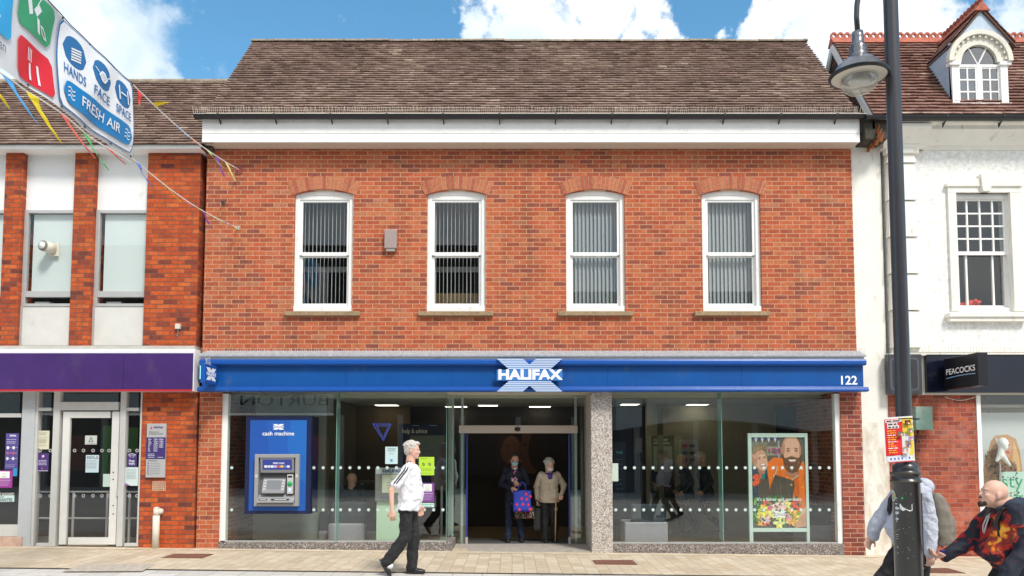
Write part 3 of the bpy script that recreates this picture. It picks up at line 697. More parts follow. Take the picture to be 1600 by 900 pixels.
dotpane(xa, xb_-.004, GZ0, ((360, 372), (489, 519))); dotpane(xb_+.004, xc, GZ0, ((531, 694),))
b = MB(); b.box(xc-.01, xc, D+.07, YD-.02, GZ0, zf+.01); b.build('return_pane', GLASSG, sf)
for x_, w_, ya_, yb_ in ((xb_-.004, .008, D+.055, D+.3), (xe-.004, .008, D+.055, D+.3), (xc, .005, D+.055, D+.08), (xc, .005, YD-.05, YD-.02)):
    b = MB(); b.box(x_, x_+w_, ya_, yb_, GZ0, zf); b.build('glass_fin', GLASSE, sf)
dotpane(xd, xe-.004, GZ0-.02, ((963, 1127),)); dotpane(xe+.004, xf, GZ0-.02, ((1137, 1304),))
pz = Z(847, D); xpl = X(706, 850, D)
b = MB(); b.box(pl1+.001, xpl, D-.02, D+.32, -.05, pz); b.box(xpl-.26, xpl, D+.32, YD-.1, -.05, pz-.02); b.build('plinth', GRANITED, sf, bevel=.006)
pz2 = Z(849.5, D); b = MB(); b.box(X(957, 850, D), pr0, D-.02, D+.32, -.15, pz2); b.build('plinth', GRANITED, sf, bevel=.006)
for x0_, x1_, z_ in ((xa-.08, xc, pz), (xd, xf, pz2)): b = MB(); b.box(x0_, x1_, D+.03, D+.1, z_, z_+.018); b.build('glazing_channel', ALU, sf)
b = MB(); b.box(X(924, 740, D-.06), X(957, 740, D-.06), D-.06, YD-.1, -.1, zf+.012); b.build('granite_column', GRANITE, sf, bevel=.006)
# entrance
ent = thing('automatic_doors', 'open automatic glass doors with a metal header in the recessed bank entrance', 'doors', (X(810, 850, YD), YD, 0))
hz0, hz1 = Z(677, YD), Z(665, YD)
b = MB(); b.box(X(718, 671, YD), X(901.5, 671, YD), YD-.14, YD+.1, hz0, hz1); b.build('header', mat('header', (.55, .47, .4), .4, metal=.3), ent, bevel=.006)
b = MB(); b.ell((X(808.5, 671, YD-.14), YD-.14, hz0+.07), (.055, .04, .04)); b.build('sensor', BLACK, ent, smooth=True)
for u in (729.5, 889.5):
    x = X(u, 760, YD-.05); b = MB(); b.box(x-.014, x+.014, YD-.07, YD-.03, .0, hz0); b.build('door_stile', mat('stile', (.02, .05, .25), .4), ent)
    b = MB(); b.box(x-.02, x+.02, YD-.075, YD-.025, .0, .13); b.build('stile_foot', ALU, ent)
    s = 1 if u > 800 else -1
    b = MB(); b.box(x+s*.014, x+s*.25, YD-.055, YD-.045, .02, hz0); b.build('door_pane', GLASSG, ent)
for u in (707, 722, 900, 916):
    x = X(u, 760, YD+.02); b = MB(); b.box(x-.022, x+.022, YD+.01, YD+.06, 0, zf+.01); b.build('post', ALU, ent)
b = MB(); b.box(X(729, 640, YD), X(891, 640, YD), YD-.01, YD, hz1, zf+.01); b.box(xc, X(728, 640, YD), YD-.011, YD-.001, 0, zf+.01); b.box(X(892, 640, YD), X(924, 700, YD), YD-.011, YD-.001, 0, zf+.01); b.build('transom_pane', GLASSG, ent)
b = MB(); b.box(xc-.05, X(925, 850, YD), D-.02, YD, -.06, .008); b.build('threshold_slab', mat('slab', (.36, .32, .28), .85, var=.2, scale=8), ent)
# interior
it = thing('banking_hall', 'dim banking hall seen through the glass, beige walls and brown floor', 'room', (0, 15.5, 0))
b = MB(); b.box(xl, xr, YD, 17.3, -.05, .0); b.box(pl1, xc-.02, D+.3, YD, -.05, -.001); b.box(X(925, 850, D), xr, D+.3, YD, -.05, -.001); b.build('floor', mat('hall_floor', (.19, .125, .06), .35, var=.2, scale=3), it)
b = MB(); b.box(X(731, 845, YD), X(890, 845, YD), YD+.01, YD+.75, 0, .006); b.build('entrance_mat', mat('mat_grey', (.06, .06, .065), .95, var=.3, scale=60), it)
b = MB(); b.box(xl, xr, D+.3, 14.05, 2.78, 2.85); b.box(xl, xr, 14.05, 17.3, 2.60, 2.85); b.build('ceiling', mat('hall_ceiling', (.5, .48, .43), .9), it)
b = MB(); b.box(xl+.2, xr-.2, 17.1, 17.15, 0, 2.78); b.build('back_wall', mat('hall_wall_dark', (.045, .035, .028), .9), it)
b = MB(); b.box(X(1010, 740, 16.3), X(1215, 740, 16.3), 16.3, 16.36, 0, 2.78); b.build('cream_wall', mat('hall_wall_cream', (.36, .31, .21), .9), it)
b = MB(); b.box(pl1+.2, X(508, 740, 14.1), 14.1, 14.15, 0, 2.78); b.build('screen_wall', mat('hall_screen', (.3, .33, .3), .8), it)
b = MB(); b.box(X(508, 740, 14.1), X(508, 740, 14.1)+.05, 14.15, 17, 0, 2.78); b.build('screen_return', mat('hall_screen2', (.12, .09, .05), .8), it)
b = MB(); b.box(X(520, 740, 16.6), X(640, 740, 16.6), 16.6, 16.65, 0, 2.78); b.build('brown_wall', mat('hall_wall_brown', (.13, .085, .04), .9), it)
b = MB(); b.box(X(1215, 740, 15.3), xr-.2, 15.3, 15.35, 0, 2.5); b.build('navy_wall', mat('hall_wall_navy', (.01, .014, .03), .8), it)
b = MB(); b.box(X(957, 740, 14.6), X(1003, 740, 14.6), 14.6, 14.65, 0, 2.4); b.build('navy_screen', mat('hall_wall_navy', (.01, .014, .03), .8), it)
b = MB(); b.box(X(1028, 650, 15.9), X(1036, 650, 15.9), 15.9, 16.0, 0, 2.78); b.build('column', mat('hall_col', (.14, .12, .08), .9), it)
LITP = mat('lamp_panel', (1, .93, .8), emit=2.5)
for (x, y, w) in ((-2.6, 16.2, .45), (-1.2, 16.8, .45), (-.5, 16.3, .4), (.6, 16.8, .45), (2.4, 15.9, .35), (3.8, 16.0, .4), (-4, 15.4, .45)):
    L_ = thing('ceiling_panel_light', 'fluorescent ceiling panel lit inside the dim banking hall', 'ceiling light', (x, y, 2.6), group='lit ceiling panels in the banking hall')
    b = MB(); b.box(x-w/2-.03, x+w/2+.03, y-.33, y+.33, 2.585, 2.599); b.build('frame', ALUW, L_)
    b = MB(); b.box(x-w/2, x+w/2, y-.12, y-.02, 2.578, 2.584); b.box(x-w/2, x+w/2, y+.06, y+.16, 2.578, 2.584); b.build('tube_diffuser', LITP, L_)
for u, lab in ((624, 'lit round downlight above the help and advice board'), (1195, 'lit round downlight above the father and son poster')):
    y = 13.75; x = X(u, 625, y); z = 2.778
    L_ = thing('downlight', lab, 'ceiling light', (x, y, z), group='lit downlights behind the shop window')
    b = MB(); b.lathe([(.09, 0), (.09, -.012), (.065, -.012), (.065, 0)], (x, y, z)); b.build('rim', ALUW, L_, smooth=True)
    b = MB(); b.ell((x, y, z-.012), (.06, .06, .03)); b.build('bulb', mat('bulb', (1, .85, .6), emit=14), L_, smooth=True)
    pl = bpy.data.lights.new('downlight_lamp', 'SPOT'); pl.energy = 45; pl.color = (1, .8, .55); pl.spot_size = R(120); pl.shadow_soft_size = .05
    po = bpy.data.objects.new('lamp', pl); C.objects.link(po); po.parent = L_; po.location = (0, 0, -.06)

# ================================================================= NatWest neighbour (left)
NB = 12.98
nb = thing('left_bank_building', 'red brick bank with white panels and a purple fascia on the left', 'building', (X(150, 700, NB), NB+.4, 0))
nx1 = X(307, 500, NB); zn_b = Z(541, NB); zn_t = Z(231, NB)
def NX(u, v=400): return X(u, v, NB)
b = MB()
p0 = [(-60, 4), (33, 4)]
px = [(X(3, 400, NB), X(31, 400, NB)), (X(112, 400, NB), X(144, 400, NB)), (X(227, 400, NB), nx1)]
for a0, a1 in px[:2]: b.box(a0, a1, NB, NB+.4, zn_b, zn_t)
b.box(px[2][0], nx1, NB, NB+.55, zn_b, zn_t)
b.build('brick_pier', BRKN, nb)
b = MB(); b.box(X(219, 740, NB), X(305, 740, NB), NB, NB+.55, -.0, Z(612, NB)); b.box(nx1-.001, X(318, 500, D+.3), NB+.55, NB+.6, 0, zn_t); b.build('street_pier', BRKN, nb)
wy = NB+.09
bays = [(px[0][1], px[1][0]), (px[1][1], px[2][0]), (px[0][0]-1.05, px[0][0])]
for k, (a0, a1) in enumerate(bays):
    z_pt, z_wt, z_wb, z_m1, z_m2, z_bot = zn_t, Z(328, wy), Z(479, wy), Z(459.5, wy), Z(462.5, wy), zn_b
    b = MB(); b.box(a0, a1, wy+.02, wy+.06, z_wt, z_pt); b.build('upper_panel', PANELW, nb)
    f = MB(); t = .065
    f.box(a0, a0+t, wy-.01, wy+.07, z_wb, z_wt); f.box(a1-.02, a1, wy-.01, wy+.07, z_wb, z_wt); f.box(a0+t, a1-.02, wy-.01, wy+.07, z_wt-.055, z_wt-.001); f.box(a0+t, a1-.02, wy-.012, wy+.07, z_m2-.02, z_m1+.05); f.box(a0+t, a1-.02, wy-.012, wy+.07, z_wb, z_wb+.05)
    w = f.build('window', ALU, nb, bevel=.004)
    b = MB(); b.box(a0+t, a1-.02, wy+.03, wy+.036, z_m1+.05, z_wt-.055); b.box(a0+t, a1-.02, wy+.03, wy+.036, z_wb+.05, z_m2-.02); b.build('pane', GLASSM, w)
    b = MB(); b.box(a0+t+.05, a1-.02, wy+.075, wy+.078, z_m1+.06, z_wt-.06); b.build('blind', BLIND, w)
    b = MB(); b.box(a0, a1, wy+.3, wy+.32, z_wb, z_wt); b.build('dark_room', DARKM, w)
    b = MB(); b.box(a0+t+.1, a0+t+.35, wy+.1, wy+.25, z_wb+.06, z_wb+.1); b.build('papers', PANELW, w)
    b = MB(); b.box(a0+.035, a1-.001, wy, wy+.06, z_bot+.03, z_wb-.004); b.build('lower_panel', mat('panel_grey', (.62, .61, .57), .6, var=.05, stain=(.45, .4, .3), stain_amt=.1), nb)
    b = MB(); b.box(a0, a0+.035, wy-.02, wy+.06, z_bot, z_wb); b.box(a0+.035, a1, wy-.02, wy+.06, z_bot, z_bot+.03); b.build('panel_frame', ALU, nb)
b = MB(); b.box(X(-200, 500, NB), nx1-.01, NB+.4, NB+.5, zn_b, zn_t); b.build('rear_wall', DARKM, nb)
# extractor fan in first window
fx, fz = X(78, 388, wy), Z(388, wy)
fan = thing('extractor_fan', 'round white extractor fan set in the first upstairs window', 'fan', (fx, wy, fz))
b = MB(); b.box(fx-.02, fx+.14, wy+.015, wy+.028, fz-.13, fz+.1); b.build('plate', PLASTIC, fan, bevel=.01)
b = MB()
pth = [(fx+.03, wy+.015, fz-.01), (fx-.02, wy-.15, fz+.005)]
b.tube(pth, [.095, .09], 24); b.build('cowl', PLASTIC, fan, smooth=True)
b = MB(); b.tube([(fx-.02, wy-.151, fz+.005), (fx-.026, wy-.175, fz+.006)], [.09, .085], 24); b.build('grille', mat('grille', (.2, .19, .17), .6), fan, smooth=True)
b = MB(); b.tube([(fx-.026, wy-.176, fz+.006), (fx-.03, wy-.19, fz+.006)], .06, 24); b.build('cap', WHITEC, fan, smooth=True)
# bands, fascia, eaves
YN = 12.74
b = MB(); b.box(-14, nx1+.01, NB-.06, NB+.3, Z(548, NB-.06), zn_b); b.build('concrete_band', mat('conc_band', (.45, .43, .39), .8, var=.15, scale=5, stain=(.35, .32, .27), stain_amt=.25), nb)
xn = X(303, 580, YN)
b = MB(); b.box(-14, xn, YN+.03, NB-.002, Z(553, YN)-.02, Z(545, YN)); b.box(xn-.014, xn+.002, YN+.0, NB-.002, Z(611, YN), Z(545, YN)); b.build('fascia_surround', WHITEC, nb)
ns = thing('bank_fascia_sign', 'plain purple fascia board with a thin red line beneath it', 'sign', (X(150, 600, YN), YN, Z(609, YN)))
b = MB(); x = -14
for x0, x1 in ((-14, -6.35), (-6.345, xn-.016)): b.box(x0, x1, YN-.02, YN+.1, Z(608, YN), Z(552, YN))
b.build('board', PURPLE, ns)
b = MB(); b.box(-14, xn-.015, YN-.015, YN+.1, Z(611, YN), Z(608.3, YN)); b.build('red_trim', RED, ns)
b = MB(); b.box(-14, xn, YN+.1, NB+.02, Z(611, YN)+.002, Z(611, YN)+.02); b.build('fascia_underside', WHITEC, nb)
b = MB(); b.box(-14, X(314, 229, 12.8), 12.78, 12.82, Z(232, 12.78), Z(226, 12.78)); b.box(-14, X(314, 229, 12.8), 12.82, NB+.3, Z(232, 12.78)+.002, Z(232, 12.78)+.012); b.build('eaves_trim', WHITEC, nb)
nze, nye = Z(227, 12.75), 12.75; nyr = 14.75; nzr = Z(128.5, nyr)
roof('roof', -14, rx0+.1, nye, nze, nyr, nzr, TILE, nb, seed=11)
b = MB(); b.prismx([(nye+.06, nze-.03), (nyr, nzr-.04), (2*nyr-nye, nze-.03)], -14, rx0+.02); b.build('roof_deck', mat('deck', (.09, .06, .05)), nb)
b = MB(); b.tube([(-14, nyr, nzr-.02), (rx0+.02, nyr, nzr-.02)], .08, 8); b.build('ridge', RIDGE, nb)
# shopfront
def nbx(name, u0, v0, u1, v1, y0, y1, m, par=nb, **k):
    b = MB(); strip(b, u0, v0, u1, v1, y0, y1); return b.build(name, m, par, **k)
wl = nbx('shop_window_frame', -140, 646, 33, 652, NB, NB+.08, ALUW)
nbx('bottom_rail', -140, 820, 30, 838, NB+.005, NB+.085, ALUW, wl)
nbx('pane', -140, 613, 31, 646, NB+.03, NB+.036, GLASSM, wl); nbx('pane', -140, 652, 31, 820, NB+.03, NB+.036, GLASSM, wl)
nbx('step', -140, 839, 33, 854, NB-.05, NB+.3, mat('pink_stone', (.5, .34, .27), .85, var=.2, scale=10), nb)
cl = nbx('clad_pillar', 31, 612, 51, 856, NB-.02, NB+.2, CLAD)
b = MB()
for v in range(624, 850, 20):
    for u in (35, 47): b.ell((X(u, v, NB-.02), NB-.02, Z(v, NB)), (.006, .004, .006), nu=6, nv=4)
b.build('rivets', mat('rivet', (.3, .3, .3)), cl)
fz1 = 612
df = MB()
strip(df, 51, 612, 56, 854, NB, NB+.1); strip(df, 80, 612, 90, 854, NB-.005, NB+.1); strip(df, 185, 612, 194, 854, NB-.005, NB+.1); strip(df, 216.5, 612, 220, 854, NB, NB+.1)
strip(df, 56, 637, 80, 642, NB+.002, NB+.1); strip(df, 90, 628, 185, 641, NB+.002, NB+.1); strip(df, 194, 637, 216.5, 642, NB+.002, NB+.1); strip(df, 56, 849, 80, 854, NB+.002, NB+.1); strip(df, 194, 849, 216.5, 854, NB+.002, NB+.1)
dfr = df.build('entrance_frame', ALUW, nb, bevel=.004)
for q in ((56, 612, 80, 637), (56, 642, 80, 849), (90, 612, 185, 628), (194, 612, 216.5, 637), (194, 642, 216.5, 849)): nbx('pane', *q, NB+.05, NB+.056, GLASSM, dfr)
door = thing('bank_door', 'silver framed glass door of the purple fronted bank', 'door', (X(138, 850, NB), NB, gz(-7)))
b = MB(); yd = NB+.03
strip(b, 95, 643, 106, 851, yd, yd+.06); strip(b, 172, 643, 183.5, 851, yd, yd+.06); strip(b, 106, 643, 172, 653, yd+.001, yd+.06); strip(b, 106, 840, 172, 851, yd+.001, yd+.06)
b.build('door_frame', mat('door_alu', (.7, .69, .66), .4, var=.04), door, bevel=.004)
nbx('door_pane', 106, 653, 172, 840, yd+.03, yd+.036, GLASSM, door)
b = MB(); strip(b, 181.5, 764, 186.5, 775, yd-.03, yd-.005); b.build('handle', ALU, door, bevel=.004)
b = MB()
for v in (738, 749, 790, 803): b.disc((X(177, v, yd), yd-.006, Z(v, yd)), .011, 'y', .008, 10)
b.build('lock', BLACK, door)
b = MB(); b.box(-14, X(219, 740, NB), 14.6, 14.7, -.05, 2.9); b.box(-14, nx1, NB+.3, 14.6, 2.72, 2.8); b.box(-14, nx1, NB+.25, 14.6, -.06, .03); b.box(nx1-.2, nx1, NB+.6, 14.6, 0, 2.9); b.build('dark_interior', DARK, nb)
b = MB(); strip(b, 160, 665, 172, 745, 14.2, 14.25); strip(b, 198, 668, 215, 735, 14.0, 14.05); b.build('green_panel', mat('green_int', (.06, .16, .05), .8), nb)
b = MB()
for u in (115, 168, 203): 
    xx = X(u, 780, 13.5); b.tube([(xx, 13.5, 0), (xx, 13.5, .95)], .022)
for z in (.5, .95): b.tube([(X(56, 780, 13.5), 13.5, z), (X(217, 780, 13.5), 13.5, z)], .016)
b.build('inner_rail', ALU, nb)
for u, v in ((166, 660), (176, 678), (205, 662), (72, 660)):
    b = MB(); xx, zz = X(u, v, 13.9), Z(v, 13.9); b.box(xx-.1, xx+.1, 13.8, 13.95, 2.70, 2.715); 
    b.build('ceiling_light', LITP, nb)

# ================================================================= right building
rb = thing('right_building', 'white stucco and red brick building with red tiled roof and dormer on the right', 'building', (X(1500, 800, D), D+.4, 0))
rgx0 = X(1382, 400, D); zc0, zc1 = Z(235, D), Z(188, D)
b = MB(); b.box(xr+.004, rgx0, D+.04, D+.4, Z(660, D), Z(226, D)); b.build('party_wall', STUCCO, rb)
b = MB(); b.box(xr+.01, rgx0, D+.04, D+.4, -.2, Z(660, D)-.0); b.build('peeling_wall', PEEL, rb)
b = MB(); b.box(xr+.004, rgx0-.02, D+.03, D+.4, Z(226, D), Z(217, D)); b.build('mossy_coping', mat('moss', (.08, .09, .03), .95, var=.4, scale=15), rb)
# painted brick wall around the sash window
wx0, wx1 = X(1482, 390, D), X(1597, 390, D); aw0, aw1, az0, az1 = X(1494, 390, D), X(1580, 390, D), Z(487, D), Z(302, D)
RX1 = 11.5; zu0 = Z(550, D)
b = MB(); b.box(X(1388, 390, D), aw0, D, D+.3, zu0, zc0); b.box(aw1, RX1, D, D+.3, zu0, zc0); b.box(aw0, aw1, D, D+.3, zu0, az0); b.box(aw0, aw1, D, D+.3, az1, zc0); b.build('upper_wall', BRKW, rb)
# quoined pilaster
q0, q1 = X(1386, 390, D), X(1432, 390, D)
b = MB(); vs_ = [243, 258, 316, 373, 430, 487, 545]
for k in range(len(vs_)-1):
    za, zb = Z(vs_[k], D), Z(vs_[k+1], D); n = .02
    pts = [(q0, zb+.02), (q0, za), (q1, za), (q1, zb+.02)]
    # each block flares slightly outward toward its foot
    b.add([(q0, D-.10, zb+.015), (q1, D-.10, zb+.015), (q1-.025, D-.075, za), (q0+.025, D-.075, za), (q0, D+.02, zb+.015), (q1, D+.02, zb+.015), (q1-.025, D+.02, za), (q0+.025, D+.02, za)],
          [(0, 1, 2, 3), (5, 4, 7, 6), (4, 0, 3, 7), (1, 5, 6, 2), (3, 2, 6, 7), (4, 5, 1, 0)])
b.build('quoin_pilaster', STUCCO, rb)
b = MB(); b.box(q0-.02, q1+.04, D-.12, D+.02, Z(243, D), Z(226, D)); b.build('pilaster_cap', STUCCO, rb, bevel=.01)
# cornice profile: stepped cove
prof = [(D+.1, zc0), (D-.03, zc0), (D-.03, zc0+.06), (D-.06, zc0+.07), (D-.10, zc0+.13), (D-.18, zc0+.22), (D-.24, zc0+.27), (D-.24, zc0+.33), (D-.3, zc0+.36), (D-.33, zc0+.43), (D-.33, zc1), (D+.1, zc1)]
b = MB(); b.prismx(prof, X(1384, 210, D), RX1); b.build('cornice', STUCCO, rb)
pp = [(y-.1 if y < D else y, z-.0) for y, z in prof if z < zc0+.34]
b = MB(); b.prismx([(y, z) for y, z in pp]+[(D+.1, zc0+.33)], X(1374, 210, D), X(1440, 210, D)+.0); b.build('cornice_block', STUCCO, rb)
gutter('gutter', X(1352, 187, 12.6), RX1, 12.6, Z(182, 12.6), .07, rb)
b = MB(); b.box(X(1350, 190, 12.7), X(1384, 190, 12.7), 12.66, 13.2, Z(222, 12.8), Z(190, 12.7)); b.build('eaves_end', mat('eaves_dark', (.05, .045, .035), .9, var=.5, scale=9), rb)
# sash window with architrave
sw = MB(); yy = D-.045
sw.box(wx0, aw0+.01, yy, D+.05, az0-.0, az1+.0); sw.box(aw1-.01, wx1, yy, D+.05, az0, az1)
sw.prism([(wx0, az1)]+[(wx1, az1)]+archpts((wx0+wx1)/2, (wx1-wx0)/2, az1+.10, az1+.18), yy-.002, D+.05)
sw.prism([(wx0-.03, az1+.10), (wx1+.03, az1+.10)]+archpts((wx0+wx1)/2, (wx1-wx0)/2+.03, az1+.155, az1+.235), yy-.03, D+.001)
sash = sw.build('window', STUCCO, rb, bevel=.006)
kx = (wx0+wx1)/2
b = MB(); b.prism([(kx-.065, az1+.0), (kx+.065, az1+.0), (kx+.095, az1+.3), (kx-.095, az1+.3)], yy-.07, D+.002); b.build('keystone', STUCCO, sash, bevel=.005)
b = MB(); b.box(X(1477, 495, D), X(1602, 495, D), D-.13, D+.05, Z(495, D-.13), Z(488, D-.13)); b.box(X(1479, 495, D), X(1600, 495, D), D-.1, D+.05, Z(502, D-.1), Z(495, D-.1)-.001); b.build('sill', STUCCO, sash, bevel=.01)
b = MB(); s0, s1 = aw0+.03, aw1-.03; yb = D+.07; zt_, zm_, zb_ = Z(309, D), Z(394, D), Z(480, D)
b.box(aw0+.01, s0, yb-.03, yb+.1, az0, az1); b.box(s1, aw1-.01, yb-.03, yb+.1, az0, az1); b.box(s0, s1, yb-.03, yb+.1, zt_, az1); b.box(s0, s1, yb-.03, yb+.1, az0, zb_); b.build('sash_box', WHITE, sash)
b = MB(); b.box(s0, s1, yb, yb+.04, zm_-.03, zm_+.03)
for k in range(5): x = s0+(s1-s0)*k/4; b.box(x-.014 if 0 < k < 4 else (x if k == 0 else x-.04), x+.014 if 0 < k < 4 else (x+.04 if k == 0 else x), yb+.002, yb+.035, zm_+.03, zt_-.03)
for k in range(1, 4): z = zm_+.03+(zt_-zm_-.06)*k/4; b.box(s0, s1, yb+.006, yb+.03, z-.013, z+.013)
b.box(s0, s1, yb, yb+.04, zt_-.03, zt_); b.build('upper_sash', WHITE, sash)
b = MB()
for x, w in ((s0+.02, .04), (s0+.2, .03), (s1-.22, .03), (s1-.02, .04)): b.box(x-w/2, x+w/2, yb+.045, yb+.085, zb_+.05, zm_-.03)
b.box(s0, s1, yb+.044, yb+.086, zb_, zb_+.05); b.build('lower_sash', WHITE, sash)
b = MB(); b.box(s0, s1, yb+.018, yb+.024, zm_+.03, zt_-.03); b.box(s0, s1, yb+.062, yb+.068, zb_+.05, zm_-.03); b.build('pane', GLASSM, sash)
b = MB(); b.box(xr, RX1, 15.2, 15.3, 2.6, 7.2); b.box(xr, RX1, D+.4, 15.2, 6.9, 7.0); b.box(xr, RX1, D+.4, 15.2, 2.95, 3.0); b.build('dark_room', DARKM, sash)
fl = thing('flower_pot', 'red flowers standing inside the white building window', 'flowers', (s0+.18, yb+.2, zb_+.02))
b = MB(); rr = random.Random(9)
for k in range(34): b.ell((s0+.05+rr.uniform(0, .42), yb+.17+rr.uniform(-.05, .05), zb_+.07+rr.uniform(0, .1)), (.028, .028, .022), nu=7, nv=5)
b.build('blooms', mat('bloom_red', (.75, .06, .03), .6), fl)
b = MB(); b.box(s0+.05, s0+.5, yb+.12, yb+.24, zb_+.0, zb_+.06); b.build('trough', mat('terracotta', (.4, .15, .08)), fl)
# roof with crested ridge
ry_e, rz_e = 12.66, Z(181, 12.66); gxl = X(1362, 176, 12.7); ry_r = gxl/((1299-800)/(F*CT-(VP-57)*ST)); rz_r = Z(64, ry_r)
dcx = X(1534, 60, D-.1)
dap = Z(10, D-.1); dez = Z(66, D-.1); dhw = (X(1583, 66, D-.1)-X(1486, 66, D-.1))/2; dcx = (X(1583, 66, D-.1)+X(1486, 66, D-.1))/2
def _skip(x, z):
    return abs(x-dcx) < .34 and z < dez+.12 and z > Z(166, D)+.03
roof('roof', gxl, RX1, ry_e, rz_e, ry_r, rz_r, TILER, rb, seed=21, skip=_skip)
slope = (rz_r-rz_e)/(ry_r-ry_e)
b = MB(); b.prismx([(ry_e+.05, rz_e-.04), (ry_r, rz_r-.05), (2*ry_r-ry_e, rz_e-.04)], gxl+.05, RX1); b.build('roof_deck', mat('deck', (.09, .06, .05)), rb)
def crest(b, p0, p1, step=.125):
    p0, p1 = Vector(p0), Vector(p1); L = (p1-p0).length; d = (p1-p0)/L; n = int(L/step)
    up = Vector((0, 0, 1)); up = (up-d*up.dot(d)).normalized(); sd_ = d.cross(up)
    for k in range(n):
        c = p0+d*(step*(k+.5)); vs = []; N = 12
        for w in (-.018, .018):
            for rad in (.066, .03):
                for j in range(N):
                    t = 2*math.pi*j/N; vs.append(c+d*rad*math.cos(t)+up*(rad*1.15*math.sin(t)+.09)+sd_*w)
        fs = []
        for j in range(N):
            j2 = (j+1) % N
            fs += [(j, j2, N+j2, N+j), (2*N+j, 3*N+j, 3*N+j2, 2*N+j2), (j, 2*N+j, 2*N+j2, j2), (N+j, N+j2, 3*N+j2, 3*N+j)]
        b.add(vs, fs)
    # saddle
    vs = []
    for p in (p0, p1): vs += [p+sd_*.13-up*.09, p+sd_*.02+up*.055, p-sd_*.02+up*.055, p-sd_*.13-up*.09]
    b.add(vs, [(0, 1, 5, 4), (1, 2, 6, 5), (2, 3, 7, 6), (0, 4, 7, 3), (0, 3, 2, 1), (4, 5, 6, 7)])
b = MB(); crest(b, (gxl-.02, ry_r, rz_r), (RX1, ry_r, rz_r)); b.build('crested_ridge', RIDGER, rb)
# gable end: tile hanging and barge boards
b = MB(); b.prismx([(ry_e+.12, rz_e-.03), (ry_r, rz_r-.16), (2*ry_r-ry_e-.1, rz_e-.03), (2*ry_r-ry_e-.1, Z(226, D)), (ry_e+.3, Z(226, D))], gxl+.08, gxl+.14)
b.build('gable_wall', BRKR, rb)
b = MB(); rr = random.Random(8); attr = []
z = rz_e-.45
while z < rz_r-.25:
    half = (rz_r-.14-z)/slope; y = ry_r-half
    while y < ry_r+half-.1:
        o_ = rr.uniform(0, .006)
        b.add([(gxl+.045+o_, y+.005, z-.02), (gxl+.045+o_, y+.15, z-.02), (gxl+.075, y+.15, z+.09), (gxl+.075, y+.005, z+.09), (gxl+.075, y+.08, z-.05)], [(0, 1, 2, 3), (0, 4, 1)]); attr += [rr.uniform(.5, .95)]*2
        y += .155
    z += .09
b.build('hung_tiles', tilemat('hung_tile', [(0, (.2, .06, .03)), (.5, (.42, .14, .05)), (1, (.5, .2, .09))], mossamt=.2), rb, attr=attr)
b = MB()
for sgn in (-1, 1):
    p0 = Vector((gxl-.01, ry_r, rz_r-.02)); p1 = Vector((gxl-.01, ry_r+sgn*(ry_r-ry_e), rz_e-.02))
    vs = [p0, p1, p1-Vector((0, 0, .2)), p0-Vector((0, 0, .2))]; vs += [v+Vector((.035, 0, 0)) for v in vs]
    b.add(vs, [(0, 1, 2, 3), (7, 6, 5, 4), (0, 4, 5, 1), (2, 6, 7, 3), (1, 5, 6, 2), (0, 3, 7, 4)])
b.build('bargeboard', WHITE, rb)
# dormer
dor = MB(); DY = 12.89; x0, x1 = X(1486, 115, DY), X(1573, 115, DY); dcx2 = (x0+x1)/2; zb_ = Z(166, DY); zt_ = Z(96, DY)
Yb = ry_e+(dez-rz_e)/slope+.1
def ty(z): return ry_e+(z-rz_e)/slope
b = MB(); b.prism([(dcx-dhw+.04, dez-.0), (dcx+dhw-.04, dez), (dcx, dap-.09)], DY+.02, DY+.06); dw = b.build('dormer', LEADP, rb)
for xx in (x0+.0, x1-.03):
    dormer = MB(); dormer.prismx([(DY+.06, zb_-.02), (DY+.06, dez-.05), (ty(dez-.05)+.03, dez-.05), (ty(zb_)+.02, zb_-.02)], xx, xx+.03); dormer.build('cheek', LEADP, dw)
b = MB(); b.box(x0, x1, DY+.03, DY+.06, zt_+.3, dez+.0); b.build('gable_lead', LEADP, dw)
aw = (x1-x0)/2-.0; r_o = aw+.02; r_i = aw-.17; zc_ = Z(98, DY)
def halfring(b, ro, ri, y0, y1, n=20, m=0):
    vs = []
    for y in (y0, y1):
        for r_ in (ro, ri):
            for j in range(n+1): a_ = math.pi*j/n; vs.append((dcx2+r_*math.cos(a_), y, zc_+r_*math.sin(a_)))
    k = n+1; fs = []
    for j in range(n): fs += [(j, j+1, k+j+1, k+j), (2*k+j, 3*k+j, 3*k+j+1, 2*k+j+1), (j, 2*k+j, 2*k+j+1, j+1), (k+j, k+j+1, 3*k+j+1, 3*k+j)]
    fs += [(0, k, 3*k, 2*k), (n, 2*k+n, 3*k+n, k+n)]; b.add(vs, fs, m)
b = MB(); halfring(b, r_o, r_i+.0, DY-.03, DY+.06); halfring(b, r_o+.05, r_o-.03, DY-.09, DY+.02)
for k in range(13):
    a_ = math.pi*(k+.5)/13; c_ = Vector((dcx2+(r_o-.055)*math.cos(a_), 0, zc_+(r_o-.055)*math.sin(a_))); b.box(c_.x-.018, c_.x+.018, DY-.07, DY-.03, c_.z-.02, c_.z+.02)
b.build('arch_moulding', CREAM, dw)
b = MB(); b.box(x0, x0+.12, DY-.03, DY+.06, zb_, zc_); b.box(x1-.12, x1, DY-.03, DY+.06, zb_, zc_); b.box(x0-.05, x0+.14, DY-.06, DY+.06, zc_-.06, zc_); b.box(x1-.14, x1+.05, DY-.06, DY+.06, zc_-.06, zc_)
b.box(x0-.03, x1+.03, DY-.06, DY+.06, zb_-.03, zb_+.035); b.build('frame', WHITE, dw)
b = MB(); i0, i1 = x0+.12, x1-.12; ym = DY
